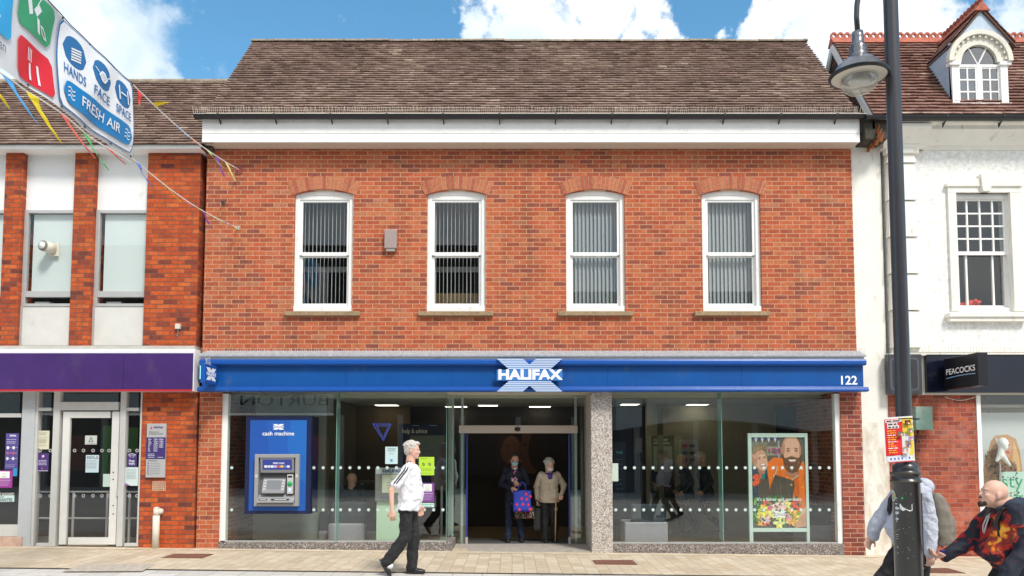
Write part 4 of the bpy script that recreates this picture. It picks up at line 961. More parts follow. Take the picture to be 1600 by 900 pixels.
b.box(i0, i1, ym, ym+.05, zc_-.07, zc_-.03); b.box(dcx2-.03, dcx2+.03, ym-.003, ym+.05, zb_+.035, zc_-.03)
for s0_, s1_ in ((i0, dcx2-.03), (dcx2+.03, i1)):
    b.box(s0_, s0_+.03, ym+.004, ym+.045, zb_+.035, zc_-.07); b.box(s1_-.03, s1_, ym+.004, ym+.045, zb_+.035, zc_-.07); m_ = (s0_+s1_)/2
    b.box(m_-.012, m_+.012, ym+.008, ym+.04, zb_+.035, zc_-.07)
    for k in (0, 1, 2, 3): z = zb_+.05+(zc_-.085-zb_-.05)*k/3; b.box(s0_, s1_, ym+.01, ym+.04, z-.012, z+.012)
for a_ in (60, 120):
    c_, s_ = math.cos(R(a_)), math.sin(R(a_)); b.tube([(dcx2, ym+.02, zc_-.03), (dcx2+r_i*c_, ym+.02, zc_+r_i*s_)], .014, 6)
b.build('casement', WHITE, dw)
b = MB(); b.box(i0, i1, ym+.022, ym+.026, zb_+.035, zc_-.03); b.prism([(dcx2+r_i*math.cos(math.pi*j/16), zc_-.03+r_i*math.sin(math.pi*j/16)) for j in range(17)], ym+.022, ym+.026); b.build('pane', glass('glass_dull', (.7, .75, .8), base=.15), dw)
b = MB(); b.box(i0-.02, i1+.02, ym+.3, ym+.32, zb_, zc_+r_i); b.build('net_curtain', mat('net', (.3, .3, .32), .9), dw)
# dormer roof slopes
Yr_ = ry_e+(dap-rz_e)/slope
Ye_ = ty(dez)
sl_ = MB(); attr = []; rr = random.Random(31)
for sgn in (-1, 1):
    n = 8
    for k in range(n):
        t0, t1 = k/n, min(1, (k+1.3)/n)
        for (ta, tb, lift0, lift1) in ((t0, t1, .03, .012),):
            xa_, za_ = dcx+sgn*(dhw+.02)*(1-ta), dez-.02+(dap-dez)*ta; xb2, zb2 = dcx+sgn*(dhw+.02)*(1-tb), dez-.02+(dap-dez)*tb
            ya, yb2 = ty(za_), ty(zb2); y = D-.14; nseg = 9
            for q in range(nseg):
                fa, fb = q/nseg, (q+1)/nseg
                sl_.add([(xa_, y+(ya-y)*fa, za_+lift0), (xa_, y+(ya-y)*fb, za_+lift0), (xb2, y+(yb2-y)*fb, zb2+lift1), (xb2, y+(yb2-y)*fa, zb2+lift1), (xa_, y+(ya-y)*fa, za_+.012), (xa_, y+(ya-y)*fb, za_+.012)], [(0, 1, 2, 3), (4, 5, 1, 0), (4, 0, 3)]); attr += [rr.uniform(.2, .9)]*3
sl_.build('dormer_roof', TILER, dw, attr=attr)
b = MB()
for sgn in (-1, 1):
    e0, r0 = Vector((dcx+sgn*(dhw+.03), D-.13, dez-.06)), Vector((dcx, D-.13, dap-.04))
    e1, r1 = Vector((e0.x, ty(dez), e0.z)), Vector((dcx, Yr_, dap-.04)); dn = Vector((0, 0, -.04))
    b.add([e0, r0, r1, e1, e0+dn, r0+dn, r1+dn, e1+dn], [(0, 1, 2, 3), (7, 6, 5, 4), (0, 4, 5, 1), (3, 2, 6, 7), (0, 3, 7, 4)])
b.build('dormer_boarding', mat('boarding', (.1, .05, .035), .9), dw)
b = MB(); crest(b, (dcx, D-.15, dap), (dcx, Yr_, dap), .11); b.build('dormer_crest', RIDGER, dw)
# ground floor of the right building
zg = Z(552, D)
b = MB(); b.box(rgx0+.0, RX1, D-.12, D+.3, Z(555.5, D-.1), Z(551, D-.1)); b.build('ledge', CREAM, rb)
spikes('bird_spikes', X(1435, 548, D), RX1, D-.05, Z(551, D-.1)+.004, .1, rb, step=.05, seed=7)
b = MB(); b.box(X(1440, 585, D-.05), RX1, D-.05, D, Z(617, D-.05), Z(555.5, D-.05)-.002); b.build('fascia_surround', CREAM, rb)
b = MB(); b.box(rgx0+.0, X(1530, 740, D), D+.02, D+.3, -.2, Z(617, D)); b.build('brick_wall', BRKR, rb)
b = MB(); b.box(rgx0, X(1440, 585, D), D+.01, D+.3, Z(617, D), Z(555.5, D)); b.build('backing', STUCCO, rb)
pk = thing('black_fascia_sign', 'plain glossy black fascia board of the clothes shop on the right', 'sign', (X(1520, 600, D), D-.1, Z(612, D)))
b = MB(); b.box(X(1448, 585, D-.12), RX1, D-.12, D-.052, Z(613.5, D-.12), Z(554, D-.12)); b.build('board', mat('black_gloss', (.006, .008, .018), .16, var=.3, scale=3), pk)
hs = thing('hanging_shop_sign', 'black projecting box sign with thin white capitals underlined in blue', 'sign', (X(1475, 600, D-.15), D-.15, Z(610, D)))
hx = X(1475, 585, D-.2); hy0 = hx/((1528-800)/(F*CT-(VP-585)*ST)); hz0_, hz1_ = Z(606, D-.3), Z(560, D-.3)
hz0_, hz1_ = Z(602.5, hy0), Z(550.5, hy0)
b = MB(); b.box(hx, hx+.16, hy0, D-.2, hz0_, hz1_); b.build('sign_box', mat('black_sign', (.008, .008, .012), .35), hs, bevel=.006)
b = MB(); b.box(hx+.05, hx+.11, D-.2, D-.115, hz0_+.12, hz1_-.1); b.build('bracket', BLACK, hs)
a = Art((hx-.002, D-.2, hz0_), (0, -1, 0), (0, 0, 1), (-1, 0, 0), D-.2-hy0, hz1_-hz0_)
Wd, Hh = a.w, a.h
a.text('PEACOCKS', Wd*.5, Hh*.55, .13, (.85, .85, .87), bold=.012, width=Wd*.86)
a.line([(Wd*.07+Wd*.86*t, Hh*.36+.018*math.sin(t*2.6)) for t in [k/12 for k in range(13)]], .012, (.3, .5, .75)); a.build('lettering', hs)
ts = thing('old_square_sign', 'dark square light box with a faded star beside the black lamp post', 'sign', (X(1415, 585, D-.1), D-.1, Z(615, D)))
yq = D-.14
b = MB(); strip(b, 1389, 553, 1441, 616, yq, D+.005); b.build('sign_box', mat('dk_grey', (.05, .052, .06), .4, var=.3, scale=6), ts, bevel=.01)
a = Art((X(1389, 585, yq), yq-.0005, Z(616, yq)), (1, 0, 0), (0, 0, 1), (0, -1, 0), X(1441, 585, yq)-X(1389, 585, yq), Z(553, yq)-Z(616, yq))
a.rrect(.05*a.w, .1*a.h, .9*a.w, .9*a.h, .06, (.09, .1, .115)); a.rrect(.09*a.w, .13*a.h, .86*a.w, .87*a.h, .05, (.03, .032, .04))
cx_, cy_ = .45*a.w, .55*a.h
star = []
for k in range(10):
    a_ = R(90+36*k); q_ = .16 if k % 2 == 0 else .05; star.append((cx_+q_*math.cos(a_), cy_+q_*math.sin(a_)))
a.line(star, .01, (.012, .012, .016), closed=True); a.poly([(.3*a.w, .15*a.h), (.6*a.w, .15*a.h), (.55*a.w, .4*a.h), (.3*a.w, .5*a.h)], (.16, .2, .26), False); a.build('face', ts)
# shop window right
sh0 = X(1531, 740, D)
b = MB(); b.box(sh0, sh0+.07, D+.02, D+.12, .3, Z(617, D)); b.box(sh0+.07, RX1, D+.02, D+.3, -.1, .3); wf = b.build('shop_window', WHITEC, rb)
b = MB(); b.box(sh0+.07, RX1, D+.05, D+.058, .3, Z(617, D)); b.build('pane', GLASSM, wf)
b = MB(); b.box(sh0, RX1, D+.3, 15, Z(640, 14), Z(640, 14)+.05); b.box(sh0, RX1, 15, 15.1, 0, 2.9); b.box(sh0-.1, sh0, D+.3, 15, 0, 2.9); b.build('interior', mat('shop_int', (.45, .43, .38), .9, stain=(.2, .15, .1), stain_amt=.3), wf)
b = MB(); b.box(sh0+.1, RX1, 13.6, 13.62, 2.0, 2.06); b.box(sh0+.1, RX1, 13.9, 13.92, 2.2, 2.26); b.build('rail', CREAM, wf)
# pier edge of Peacocks window etc. opposite side of the street: seen mirrored in the glass
ob = thing('opposite_shops', 'row of brick shops across the street, mirrored in the shop windows', 'building', (0, -5, 0))
YO = -5.0; DD = D+D-YO
def OX(u, v=640): return DD*(u-800)/(F*CT-(VP-v)*ST)
def OZ(v): return EYE+DD*(F*ST+(VP-v)*CT)/(F*CT-(VP-v)*ST)
xm = OX(741, 380)
b = MB(); b.box(-22, xm, YO-.3, YO, 4.1, 7.0); b.box(xm+.01, 16, YO-.31, YO, 4.1, 5.9); b.build('wall', mat('opp_brick', (.13, .07, .05), .9, var=.3), ob)
b = MB(); b.prismx([(YO+.3, 6.9), (YO-2.6, OZ(355)), (YO-5.5, 6.9)], -22, xm); b.prismx([(YO+.3, 5.8), (YO-3, OZ(430)), (YO-6, 5.8)], xm+.3, 16); b.build('roof', mat('opp_roof', (.035, .026, .024), .95, var=.3), ob)
b = MB(); b.box(-22, 16, YO-.25, YO-.1, -.1, 3.0); b.build('shop_glass', mat('opp_dark', (.02, .02, .02), .4), ob)
b = MB(); b.box(-22, OX(520), YO-.1, YO+.1, OZ(645), OZ(612)); b.build('fascia', mat('opp_fascia', (.8, .8, .76), .6), ob)
for k in range(16):
    x = -21+k*2.35; b = MB(); b.box(x, x+.22, YO-.1, YO+.05, -.1, 3.0); b.build('shop_pier', mat('opp_pier', (.5, .47, .42), .7), ob)
    b = MB(); b.box(x+.5, x+1.5, YO-.02, YO+.04, 4.7, 6.1); b.box(x+.42, x+1.58, YO-.01, YO+.10, 4.6, 4.7); b.build('upper_window', mat('opp_white', (.75, .75, .72)), ob)
    b = MB(); b.box(x+.58, x+1.42, YO+.041, YO+.05, 4.8, 5.38); b.box(x+.58, x+1.42, YO+.041, YO+.05, 5.44, 6.02); b.build('window_glass', mat('opp_dark', (.02, .02, .02)), ob)
    if k % 2: b = MB(); b.box(x+.5, x+1.9, YO-.09, YO-.05, .8, 2.2); b.build('window_poster', mat('opp_poster%d' % (k % 4), ((.5, .48, .42), (.45, .1, .08), (.3, .35, .4), (.55, .5, .2))[k % 4]), ob)
a = Art((OX(515), YO+.101, OZ(637)), (-1, 0, 0), (0, 0, 1), (0, 1, 0), OX(515)-OX(372), .6); a.o.x = OX(515)
a.text('BURTON', a.w/2, .27, .6, (.02, .02, .02), bold=.0, width=a.w*.96); a.build('lettering', ob)
b = MB(); vs = []
xs_ = [OX(957)+k*(OX(1310)-OX(957))/24 for k in range(25)]
b.prism([(x, OZ(664)-.0+.45*abs(math.sin((k)/24*math.pi*1.1+.15))**1.2*(1 if k < 26 else 1)-.28) for k, x in enumerate(xs_)]+[(xs_[-1], OZ(626)), (xs_[0], OZ(626))], YO, YO+1.2); b.build('canopy', mat('opp_canopy', (.7, .7, .67), .7, stain=(.1, .09, .08), stain_amt=.3, sscale=2), ob)
b = MB(); b.box(OX(520), OX(957), YO-.1, YO+.02, 3.0, 4.1); b.box(OX(957), 16, YO-.1, YO+.02, 3.0, 4.1); b.build('dark_fascia', mat('opp_dark2', (.06, .05, .045), .6), ob)
a = Art((OX(1182), YO+.02, OZ(692)), (-1, 0, 0), (0, 0, 1), (0, 1, 0), 2.4, .6); a.text('careers', 1.2, .3, .62, (.35, .18, .14), width=2.3, bold=.01); a.build('lettering', ob)
a = Art((OX(610, 680), YO-.02, OZ(692)), (-1, 0, 0), (0, 0, 1), (0, 1, 0), .9, .8)
a.line([(.0, .75), (.72, .75), (.3, .1), (.0, .75)], .035, (.15, .25, 1), emit=1.2); a.line([(.1, .68), (.58, .68), (.3, .22), (.1, .68)], .03, (.15, .25, 1), emit=1.2)
a.build('neon_sign', ob)
# ------------------------------------------------------------- people
SKIN = mat('skin', (.55, .29, .2), .55, var=.08, scale=18)
SKINP = mat('skin_pale', (.68, .4, .3), .55, var=.08, scale=18)
HAIRG = mat('hair_grey', (.5, .47, .43), .8, var=.35, scale=60, bump=.6, bscale=90)
HAIRW = mat('hair_blond', (.55, .45, .3), .8, var=.3, scale=60, bump=.6, bscale=90)
HAIRD = mat('hair_dark', (.03, .02, .015), .7, var=.3, scale=60)
def V(*a): return Vector(a)
def limb(b, p0, p1, r0, r1, n=12, m=0):
    p0, p1 = Vector(p0), Vector(p1); d = (p1-p0).normalized()
    path = []; rs = []
    for t in (0, .35, .7, .92): path.append(p0-d*r0*math.cos(t*math.pi/2)); rs.append(max(.001, r0*math.sin(t*math.pi/2)))
    path.append(p0); rs.append(r0); path.append(p1); rs.append(r1)
    for t in (.92, .7, .35, 0): path.append(p1+d*r1*math.cos(t*math.pi/2)); rs.append(max(.001, r1*math.sin(t*math.pi/2)))
    b.tube(path, rs, n, m)
def loft(b, rings, n=20, m=0):
    """rings: (centre, depth vector, width vector)"""
    vs = []
    for c, ax, ay in rings:
        for j in range(n):
            t = 2*math.pi*j/n; q = 1/max(abs(math.cos(t))**2.6+abs(math.sin(t))**2.6, .01)**(1/2.6)
            vs.append(c+ax*math.cos(t)*q+ay*math.sin(t)*q)
    fs = []
    for i in range(len(rings)-1):
        for j in range(n): fs.append((i*n+j, i*n+(j+1) % n, (i+1)*n+(j+1) % n, (i+1)*n+j))
    fs += [tuple(range(n-1, -1, -1)), tuple(range((len(rings)-1)*n, len(rings)*n))]
    b.add(vs, fs, m)
def skin_build(b, name, m, parent, voxel=.008, smooth=6, wrinkle=0, wscale=9, cut=None, seed=0, fac=.5):
    """fuse the overlapping pieces into one closed surface, smooth, optionally fold it"""
    o = b.build(name, m, parent)
    rm = o.modifiers.new('fuse', 'REMESH'); rm.mode = 'VOXEL'; rm.voxel_size = voxel; rm.use_smooth_shade = True
    sm = o.modifiers.new('soft', 'SMOOTH'); sm.factor = fac; sm.iterations = smooth
    dg = bpy.context.evaluated_depsgraph_get(); dg.update()
    me = bpy.data.meshes.new_from_object(o.evaluated_get(dg), depsgraph=dg)
    old = o.data; o.modifiers.clear(); o.data = me; me.name = name; bpy.data.meshes.remove(old)
    if wrinkle:
        me.update()
        nv = [v.normal.copy() for v in me.vertices]
        for v, n in zip(me.vertices, nv):
            p = Vector((v.co.x*wscale, v.co.y*wscale, v.co.z*wscale*.55+seed*7.3)); p2 = Vector((v.co.x*5+v.co.z*7, v.co.y*7, v.co.z*9-v.co.x*6+seed)); v.co += n*wrinkle*(noise.noise(p)+.5*noise.noise(p*2.3)-1.3*abs(noise.noise(p2)))
    if cut:
        bm = bmesh.new(); bm.from_mesh(me)
        for co, no in cut: bmesh.ops.bisect_plane(bm, geom=bm.verts[:]+bm.edges[:]+bm.faces[:], plane_co=co, plane_no=no, clear_outer=True)
        bm.to_mesh(me); bm.free()
    me.polygons.foreach_set('use_smooth', [True]*len(me.polygons)); me.update()
    return o
def hand(b, w, d, nrm, curl=35, s=1.0, thumb=1, n=8):
    """w wrist, d pointing direction, nrm direction the palm faces, thumb side sign"""
    d = Vector(d).normalized(); nrm = Vector(nrm); nrm = (nrm-d*nrm.dot(d)).normalized(); sd_ = d.cross(nrm)*thumb
    w = Vector(w); rot = Matrix((d, sd_, nrm)).transposed()
    b.ell(w+d*.045*s, (.052*s, .041*s, .017*s), rot)
    limb(b, w-d*.02, w+d*.03*s, .026*s, .024*s, 10)
    for k, (o_, l) in enumerate(((.031, .88), (.0105, 1.0), (-.0105, .94), (-.031, .74))):
        base = w+d*.078*s+sd_*o_*s; a1 = R(curl); a2 = R(curl*1.9); a3 = R(curl*2.5)
        def dr(a): return (d*math.cos(a)+nrm*math.sin(a)+sd_*o_*2*.5).normalized()
        p1 = base+dr(a1)*.042*l*s; p2 = p1+dr(a2)*.028*l*s; p3 = p2+dr(a3)*.02*l*s
        limb(b, base-dr(a1)*.015*s, p1, .0095*s, .0088*s, n); limb(b, p1, p2, .0088*s, .008*s, n); limb(b, p2, p3, .008*s, .007*s, n)
    tb = w+d*.022*s+sd_*.03*s; td = (d*.75+sd_*.6+nrm*.35).normalized(); p1 = tb+td*.04*s; p2 = p1+(td*.5+d*.6+nrm*.3).normalized()*.032*s
    limb(b, tb-td*.01, p1, .0125*s, .0105*s, n); limb(b, p1, p2, .0105*s, .0085*s, n)
def head(b, c, M, s=1.0, nose=1.0, neck=None, jaw=1.0):
    """M: 3x3, columns forward, left, up"""
    def q(x, y, z): return c+M @ V(x*s, y*s, z*s)
    b.ell(q(-.008, 0, .028), (.098*s, .076*s, .092*s), M, nu=24, nv=16)
    b.ell(q(.018, 0, -.028), (.077*s, .064*s*jaw, .080*s), M, nu=20, nv=14)
    b.ell(q(.045, 0, -.075), (.045*s, .042*s*jaw, .034*s), M)
    b.ell(q(.078, 0, .022), (.018*s, .052*s, .012*s), M)                 # brow
    limb(b, q(.088, 0, .006), q(.104*nose, 0, -.022), .010*s, .0125*s)    # nose
    b.ell(q(.096, .010, -.026), (.011*s, .009*s, .009*s), M); b.ell(q(.096, -.010, -.026), (.011*s, .009*s, .009*s), M)
    b.ell(q(.086, 0, -.052), (.014*s, .024*s, .007*s), M); b.ell(q(.084, 0, -.064), (.014*s, .022*s, .007*s), M)   # lips
    b.ell(q(.072, 0, -.092), (.022*s, .022*s, .018*s), M)                # chin
    for k in (-1, 1):
        b.ell(q(.062, k*.038, -.022), (.026*s, .022*s, .022*s), M)
        b.ell(q(-.005, k*.079, -.005), (.020*s, .009*s, .032*s), M @ Matrix.Rotation(R(k*12), 3, 'Z'))
    if neck is not None:
        limb(b, q(-.02, 0, -.05), neck, .056*s, .064*s, 16); limb(b, neck, neck+V(0, 0, -.05), .066*s, .09*s, 16)
def face_bits(par, c, M, s=1.0, lipc=(.45, .16, .13), beard=None, glasses=False, brow=(.2, .17, .15)):
    def q(x, y, z): return c+M @ V(x*s, y*s, z*s)
    for k in (-1, 1):
        b = MB(); b.ell(q(.081, k*.031, .004), (.010*s, .014*s, .0085*s), M, nu=10, nv=8); b.ell(q(.089, k*.031, .004), (.004*s, .0055*s, .0055*s), M, m=1, nu=8, nv=6)
        b.build('eye', [mat('eye_white', (.6, .57, .53), .3), mat('iris', (.05, .04, .035), .2)], par, smooth=True)
        b = MB(); limb(b, q(.0905, k*.016, .024), q(.077, k*.05, .024), .0045*s, .003*s, 6); b.build('eyebrow', mat('brow_%.2f' % brow[0], brow, .9), par, smooth=True)
    b = MB(); b.ell(q(.0965, 0, -.058), (.004*s, .020*s, .004*s), M, nu=10, nv=6); b.build('mouth', mat('lip_%.2f' % lipc[0], lipc, .5), par, smooth=True)
    if beard:
        b = MB(); b.ell(q(.076, 0, -.095), (.028*s, .034*s, .024*s), M); b.ell(q(.06, .028, -.08), (.02*s, .014*s, .02*s), M); b.ell(q(.06, -.028, -.08), (.02*s, .014*s, .02*s), M); b.ell(q(.094, 0, -.044), (.009*s, .024*s, .006*s), M)
        b.build('beard', mat('beard_dark', (.06, .035, .02), .9, var=.4, scale=80, bump=.8, bscale=150), par, smooth=True)
    if glasses:
        b = MB()
        for k in (-1, 1):
            pts = [q(.094, k*.031+.02*math.cos(t*math.pi/5), .002+.014*math.sin(t*math.pi/5)) for t in range(11)]; b.tube(pts, .002*s, 5)
            b.tube([q(.09, k*.05, .006), q(.02, k*.083, .008)], .002*s, 5)
        b.build('glasses', BLACK, par)
def hair(par, c, M, s, m, kind='short', seed=1):
    def q(x, y, z): return c+M @ V(x*s, y*s, z*s)
    b = MB(); rr = random.Random(seed)
    if kind == 'short':
        b.ell(q(-.022, 0, .040), (.101*s, .085*s, .093*s), M, nu=24, nv=16); b.ell(q(-.045, 0, -.005), (.068*s, .081*s, .075*s), M)
        b.ell(q(.045, .01, .095), (.052*s, .058*s, .032*s), M)
        for k in range(90):
            t = rr.uniform(0, 6.28); ph = rr.uniform(.05, 1.35); p = V(-.022+.098*math.sin(ph)*math.cos(t), .082*math.sin(ph)*math.sin(t), .04+.092*math.cos(ph)); b.ell(q(*p), (.024*s, .010*s, .012*s), M @ Matrix.Rotation(rr.uniform(-.6, .6), 3, 'Z'), nu=8, nv=6)
    else:   # curly
        for k in range(120):
            t = rr.uniform(0, 6.28); ph = rr.uniform(0, 1.75); x = math.sin(ph)*math.cos(t)
            if x > .55 and ph > .75: continue
            p = V(-.03+.10*x, .088*math.sin(ph)*math.sin(t), .032+.1*math.cos(ph)); b.ell(q(*p), (.027*s, .027*s, .024*s), M, nu=8, nv=6)
        b.ell(q(-.025, 0, .04), (.1*s, .086*s, .092*s), M)
    return skin_build(b, 'hair', m, par, .0065, 1, wrinkle=.006, wscale=55)
def rotM(yaw=0, pitch=0, roll=0):
    return (Matrix.Rotation(R(yaw), 3, 'Z') @ Matrix.Rotation(R(pitch), 3, 'Y') @ Matrix.Rotation(R(roll), 3, 'X'))
def person(label, loc, rz, P, skinm=SKIN, name='person', group=None):
    """P: pose and clothing, local frame x forward, y to the person's left, z up"""
    t = thing(name, label, 'person', loc, R(rz), group); ORG[t.name] = V(0, 0, 0)
    vx = P.get('voxel', .008)
    pel = V(*P['pelvis']); lean = P.get('lean', 0); Rl = Matrix.Rotation(R(lean), 3, 'Y') @ Matrix.Rotation(R(P.get('side', 0)), 3, 'X'); Ry = Matrix.Rotation(R(P.get('twist', 0)), 3, 'Z')
    H = P.get('H', 1.0); W = P.get('W', 1.0); B = P.get('belly', 0)
    def sp(x, y, z): return pel+Rl @ (Ry @ V(x*H, y*H*1.0, z*H))
    neck = sp(.0, 0, .525); shd = {1: sp(0, .172*W, .475), -1: sp(0, -.172*W, .475)}
    hipj = {1: pel+V(0, .088*W, -.03), -1: pel+V(0, -.088*W, -.03)}
    hc = V(*P['head']); M = rotM(*P.get('look', (0, 0, 0)))
    el = {1: V(*P['elbow_l']), -1: V(*P['elbow_r'])}; wr = {1: V(*P['wrist_l']), -1: V(*P['wrist_r'])}
    kn = {1: V(*P['knee_l']), -1: V(*P['knee_r'])}; an = {1: V(*P['ankle_l']), -1: V(*P['ankle_r'])}
    toe = {1: V(*P.get('toe_l', (1, 0, 0))), -1: V(*P.get('toe_r', (1, 0, 0)))}
    def torso(b, e=0, bottom=-.09, top=.50, flare=0):
        prof = [(-.09, .108, .160), (0, .112, .168), (.12, .102+B*.6, .150+B*.3), (.24, .112+B*.35, .158+B*.1), (.36, .118, .172), (.43, .108, .178), (.48, .082, .150), (.515, .055, .08)]
        rg = []
        for z, dx, dy in prof:
            if z < bottom-.001 or z > top+.001: continue
            f = flare*max(0, .15-z)*1.0
            c = sp(B*.55*math.exp(-((z-.1)/.13)**2)+(.012 if z > .3 else 0), 0, z); rg.append((c, Rl @ (Ry @ V((dx+e+f)*H, 0, 0)), Rl @ (Ry @ V(0, (dy*W+e+f)*H, 0))))
        loft(b, rg)
    AR = P.get('arm_r', 1.0)
    b = MB(); torso(b); head(b, hc, M, P.get('head_s', 1.0), neck=neck, jaw=P.get('jaw', 1.0))
    for k in (1, -1):
        limb(b, shd[k], el[k], .048*AR, .038*AR); limb(b, el[k], wr[k], .038*AR, .025*AR)
        hd = P.get('hand_l' if k == 1 else 'hand_r', None) or {}
        d = Vector(hd.get('d', (wr[k]-el[k]))); nrm = hd.get('n', (0, -k, 0))
        hand(b, wr[k], d, nrm, hd.get('curl', 28), P.get('hand_s', 1.0), hd.get('thumb', 1))
        limb(b, hipj[k], kn[k], .085, .055); limb(b, kn[k], an[k], .052, .036); limb(b, an[k], an[k]+toe[k].normalized()*.05+V(0, 0, -.04), .034, .026)
    body = skin_build(b, 'body', skinm, t, P.get('bvoxel', vx), 3)
    face_bits(t, hc, M, P.get('head_s', 1.0), beard=P.get('beard'), glasses=P.get('glasses', False), brow=P.get('brow', (.25, .2, .17)))
    if P.get('hair'): hair(t, hc, M, P.get('head_s', 1.0), P['hair'], P.get('hairkind', 'short'))
    # top
    b = MB(); torso(b, P.get('top_e', .014), P.get('hem', -.09), .53, P.get('flare', .05))
    limb(b, sp(0, 0, .47), sp(.01, 0, .50), .075*W, .068, 14)
    sl = P.get('sleeve', 1.0)
    for k in (1, -1):
        se = P.get('sleeve_e', .014)
        limb(b, shd[k]+(sp(0, 0, .45)-shd[k])*.3, shd[k], .062, .052+se*.5)
        if sl >= 1:
            limb(b, shd[k], el[k], .052*AR+se, .043*AR+se); limb(b, el[k], wr[k]-(wr[k]-el[k])*.02, .043*AR+se, .030*AR+se)
        else:
            e2 = shd[k]+(el[k]-shd[k])*sl; limb(b, shd[k], e2, .054*AR+se, .054*AR+se*1.4)
    top = skin_build(b, P.get('top_name', 'jacket'), P['top'], t, vx, 4, P.get('wr', .012), P.get('wrs', 11), seed=P.get('seed', 1))
    # trousers
    b = MB(); rg = []
    for z, e in ((-.13, .02), (-.02, .012), (.05, .006)): rg.append((sp(0, 0, z), V(.108+e, 0, 0), V(0, .16*W+e, 0)))
    loft(b, rg); te = P.get('tr_e', .012)
    for k in (1, -1):
        limb(b, hipj[k]+V(0, 0, .03), kn[k], .092*P.get('leg', 1), .064+te*.8, 14); limb(b, kn[k], an[k]+(an[k]-kn[k]).normalized()*P.get('tl', .005), .064+te*.8, .052+te, 14)
    skin_build(b, 'trousers', P['trousers'], t, vx, 4, .013, 10, seed=4)
    for k in (1, -1):
        b = MB(); d = toe[k].normalized(); a_ = an[k]
        sid = V(-d.y, d.x, 0); sid = sid.normalized() if sid.length > .1 else V(0, 1, 0); upv = d.cross(sid); upv = -upv if upv.z < 0 else upv
        Mx = Matrix((d, sid, upv)).transposed()
        if P.get('sock'): limb(b, a_, a_-d*.0+V(0, 0, -.01), .044, .046); 
        b.ell(a_-upv*.035+d*.01, (.085, .042, .050), Mx); b.ell(a_-upv*.052+d*.10, (.095, .046, .034), Mx); b.ell(a_-upv*.075+d*.055, (.145, .044, .014), Mx)
        skin_build(b, 'shoe', P.get('shoe', mat('shoe_black', (.015, .015, .017), .4)), t, vx*.8, 2)
    return t, sp, Rl, M, hc
# the man in the white T-shirt ------------------------------------
wmx, wmy = G(638, 897)
WTS = mat('tshirt_white', (.78, .78, .81), .8, var=.03, bump=.5, bscale=12)
TRB = mat('trousers_black', (.016, .015, .017), .8, var=.2, bump=.6, bscale=12)
t, sp, Rl, M, hc = person('grey haired man in a white T-shirt with black shoulder stripes walking past the cash machine', (wmx, wmy, gz(wmx)), 0, dict(
    pelvis=(-.01, 0, .95), lean=3, head=(.04, 0, 1.652), look=(-6, 3, 0), elbow_l=(.03, .26, 1.15), wrist_l=(.115, .22, .90), elbow_r=(-.20, -.25, 1.13), wrist_r=(-.185, -.27, .87),
    knee_l=(.06, .09, .50), ankle_l=(.03, .09, .085), toe_l=(1, 0, -.05), knee_r=(-.035, -.09, .50), ankle_r=(-.27, -.09, .18), toe_r=(.50, 0, -.86), belly=.08, W=1.0,
    hair=HAIRG, top=WTS, top_name='tshirt', sleeve=.75, sleeve_e=.010, trousers=TRB, tr_e=.026, leg=1.08, hem=-.09, flare=.12, top_e=.024, wr=.017, wrs=9, voxel=.0075, shoe=mat('shoe_black', (.015, .015, .017), .4),
    hand_l=dict(d=(.25, 0, -1), n=(-.2, -1, 0), curl=30, thumb=-1), hand_r=dict(d=(.08, 0, -1), n=(0, 1, 0), curl=32, thumb=-1), hand_s=1.08), SKINP)
b = MB()
for off in (-.022, .012):           # the stripes over shoulder and sleeve
    sr = sp(0, -.172*1.02, .475); e2 = sr+(V(-.20, -.25, 1.13)-sr)*.72
    path = [sp(off+.0, -.085, .535)+V(0, 0, .022), sp(off, -.125, .523)+V(0, -.0, .022), sp(off, -.172, .495)+V(0, -.028, .02)]
    for q in (.15, .4, .65, .9, 1.0):
        p = sr+(e2-sr)*q; path.append(p+V(off, -.066, .008))
    b.tube(path, .0085, 6)
b.build('stripe', mat('stripe_black', (.02, .02, .03), .7), t, smooth=True)
b = MB(); limb(b, V(-.262, -.09, .175), V(-.235, -.09, .125), .05, .048); b.build('sock', WTS, t, smooth=True)

# couple in the doorway ---------------------------------------------
YC = 14.35
NVY = mat('jacket_navy', (.008, .011, .028), .75, var=.2, bump=.6, bscale=12); JEAN = mat('trousers_navy', (.009, .016, .045), .8, var=.2, bump=.6, bscale=12)
ax_ = X(804, 780, YC)
PA = dict(pelvis=(0, 0, .86), lean=4, head=(.06, .0, 1.485), look=(12, 22, 0), H=.93, W=.95, elbow_l=(.06, .24, 1.06), wrist_l=(.23, .10, 1.02), elbow_r=(.03, -.25, 1.04), wrist_r=(.22, -.05, .98),
    knee_l=(.03, .10, .47), ankle_l=(.0, .13, .085), knee_r=(.04, -.10, .47), ankle_r=(.05, -.12, .085), hair=HAIRD, hairkind='curly', top=NVY, trousers=JEAN, voxel=.011, bvoxel=.008, glasses=True, head_s=.95,
    hand_l=dict(d=(.6, -.5, .3), n=(0, -.5, .8), curl=25, thumb=1), hand_r=dict(d=(.6, .5, -.3), n=(-.3, .6, -.3), curl=45, thumb=-1))
ta, spa, Ra, Ma, hca = person('person in dark navy jacket and blue face mask holding a blue bag in the doorway', (ax_, YC, 0), -90, PA)
def mask(t, hc, M, s, m):
    def q(x, y, z): return hc+M @ V(x*s, y*s, z*s)
    b = MB(); b.ell(q(.055, 0, -.048), (.062*s, .064*s, .050*s), M, nu=18, nv=12)
    for k in (-1, 1): b.tube([q(.07, k*.052, -.03), q(0, k*.082, 0)], .003, 5); b.tube([q(.07, k*.052, -.06), q(0, k*.082, -.02)], .003, 5)
    b.build('face_mask', m, t, smooth=True)
mask(ta, hca, Ma, .95, mat('mask_blue', (.3, .62, .72), .8))
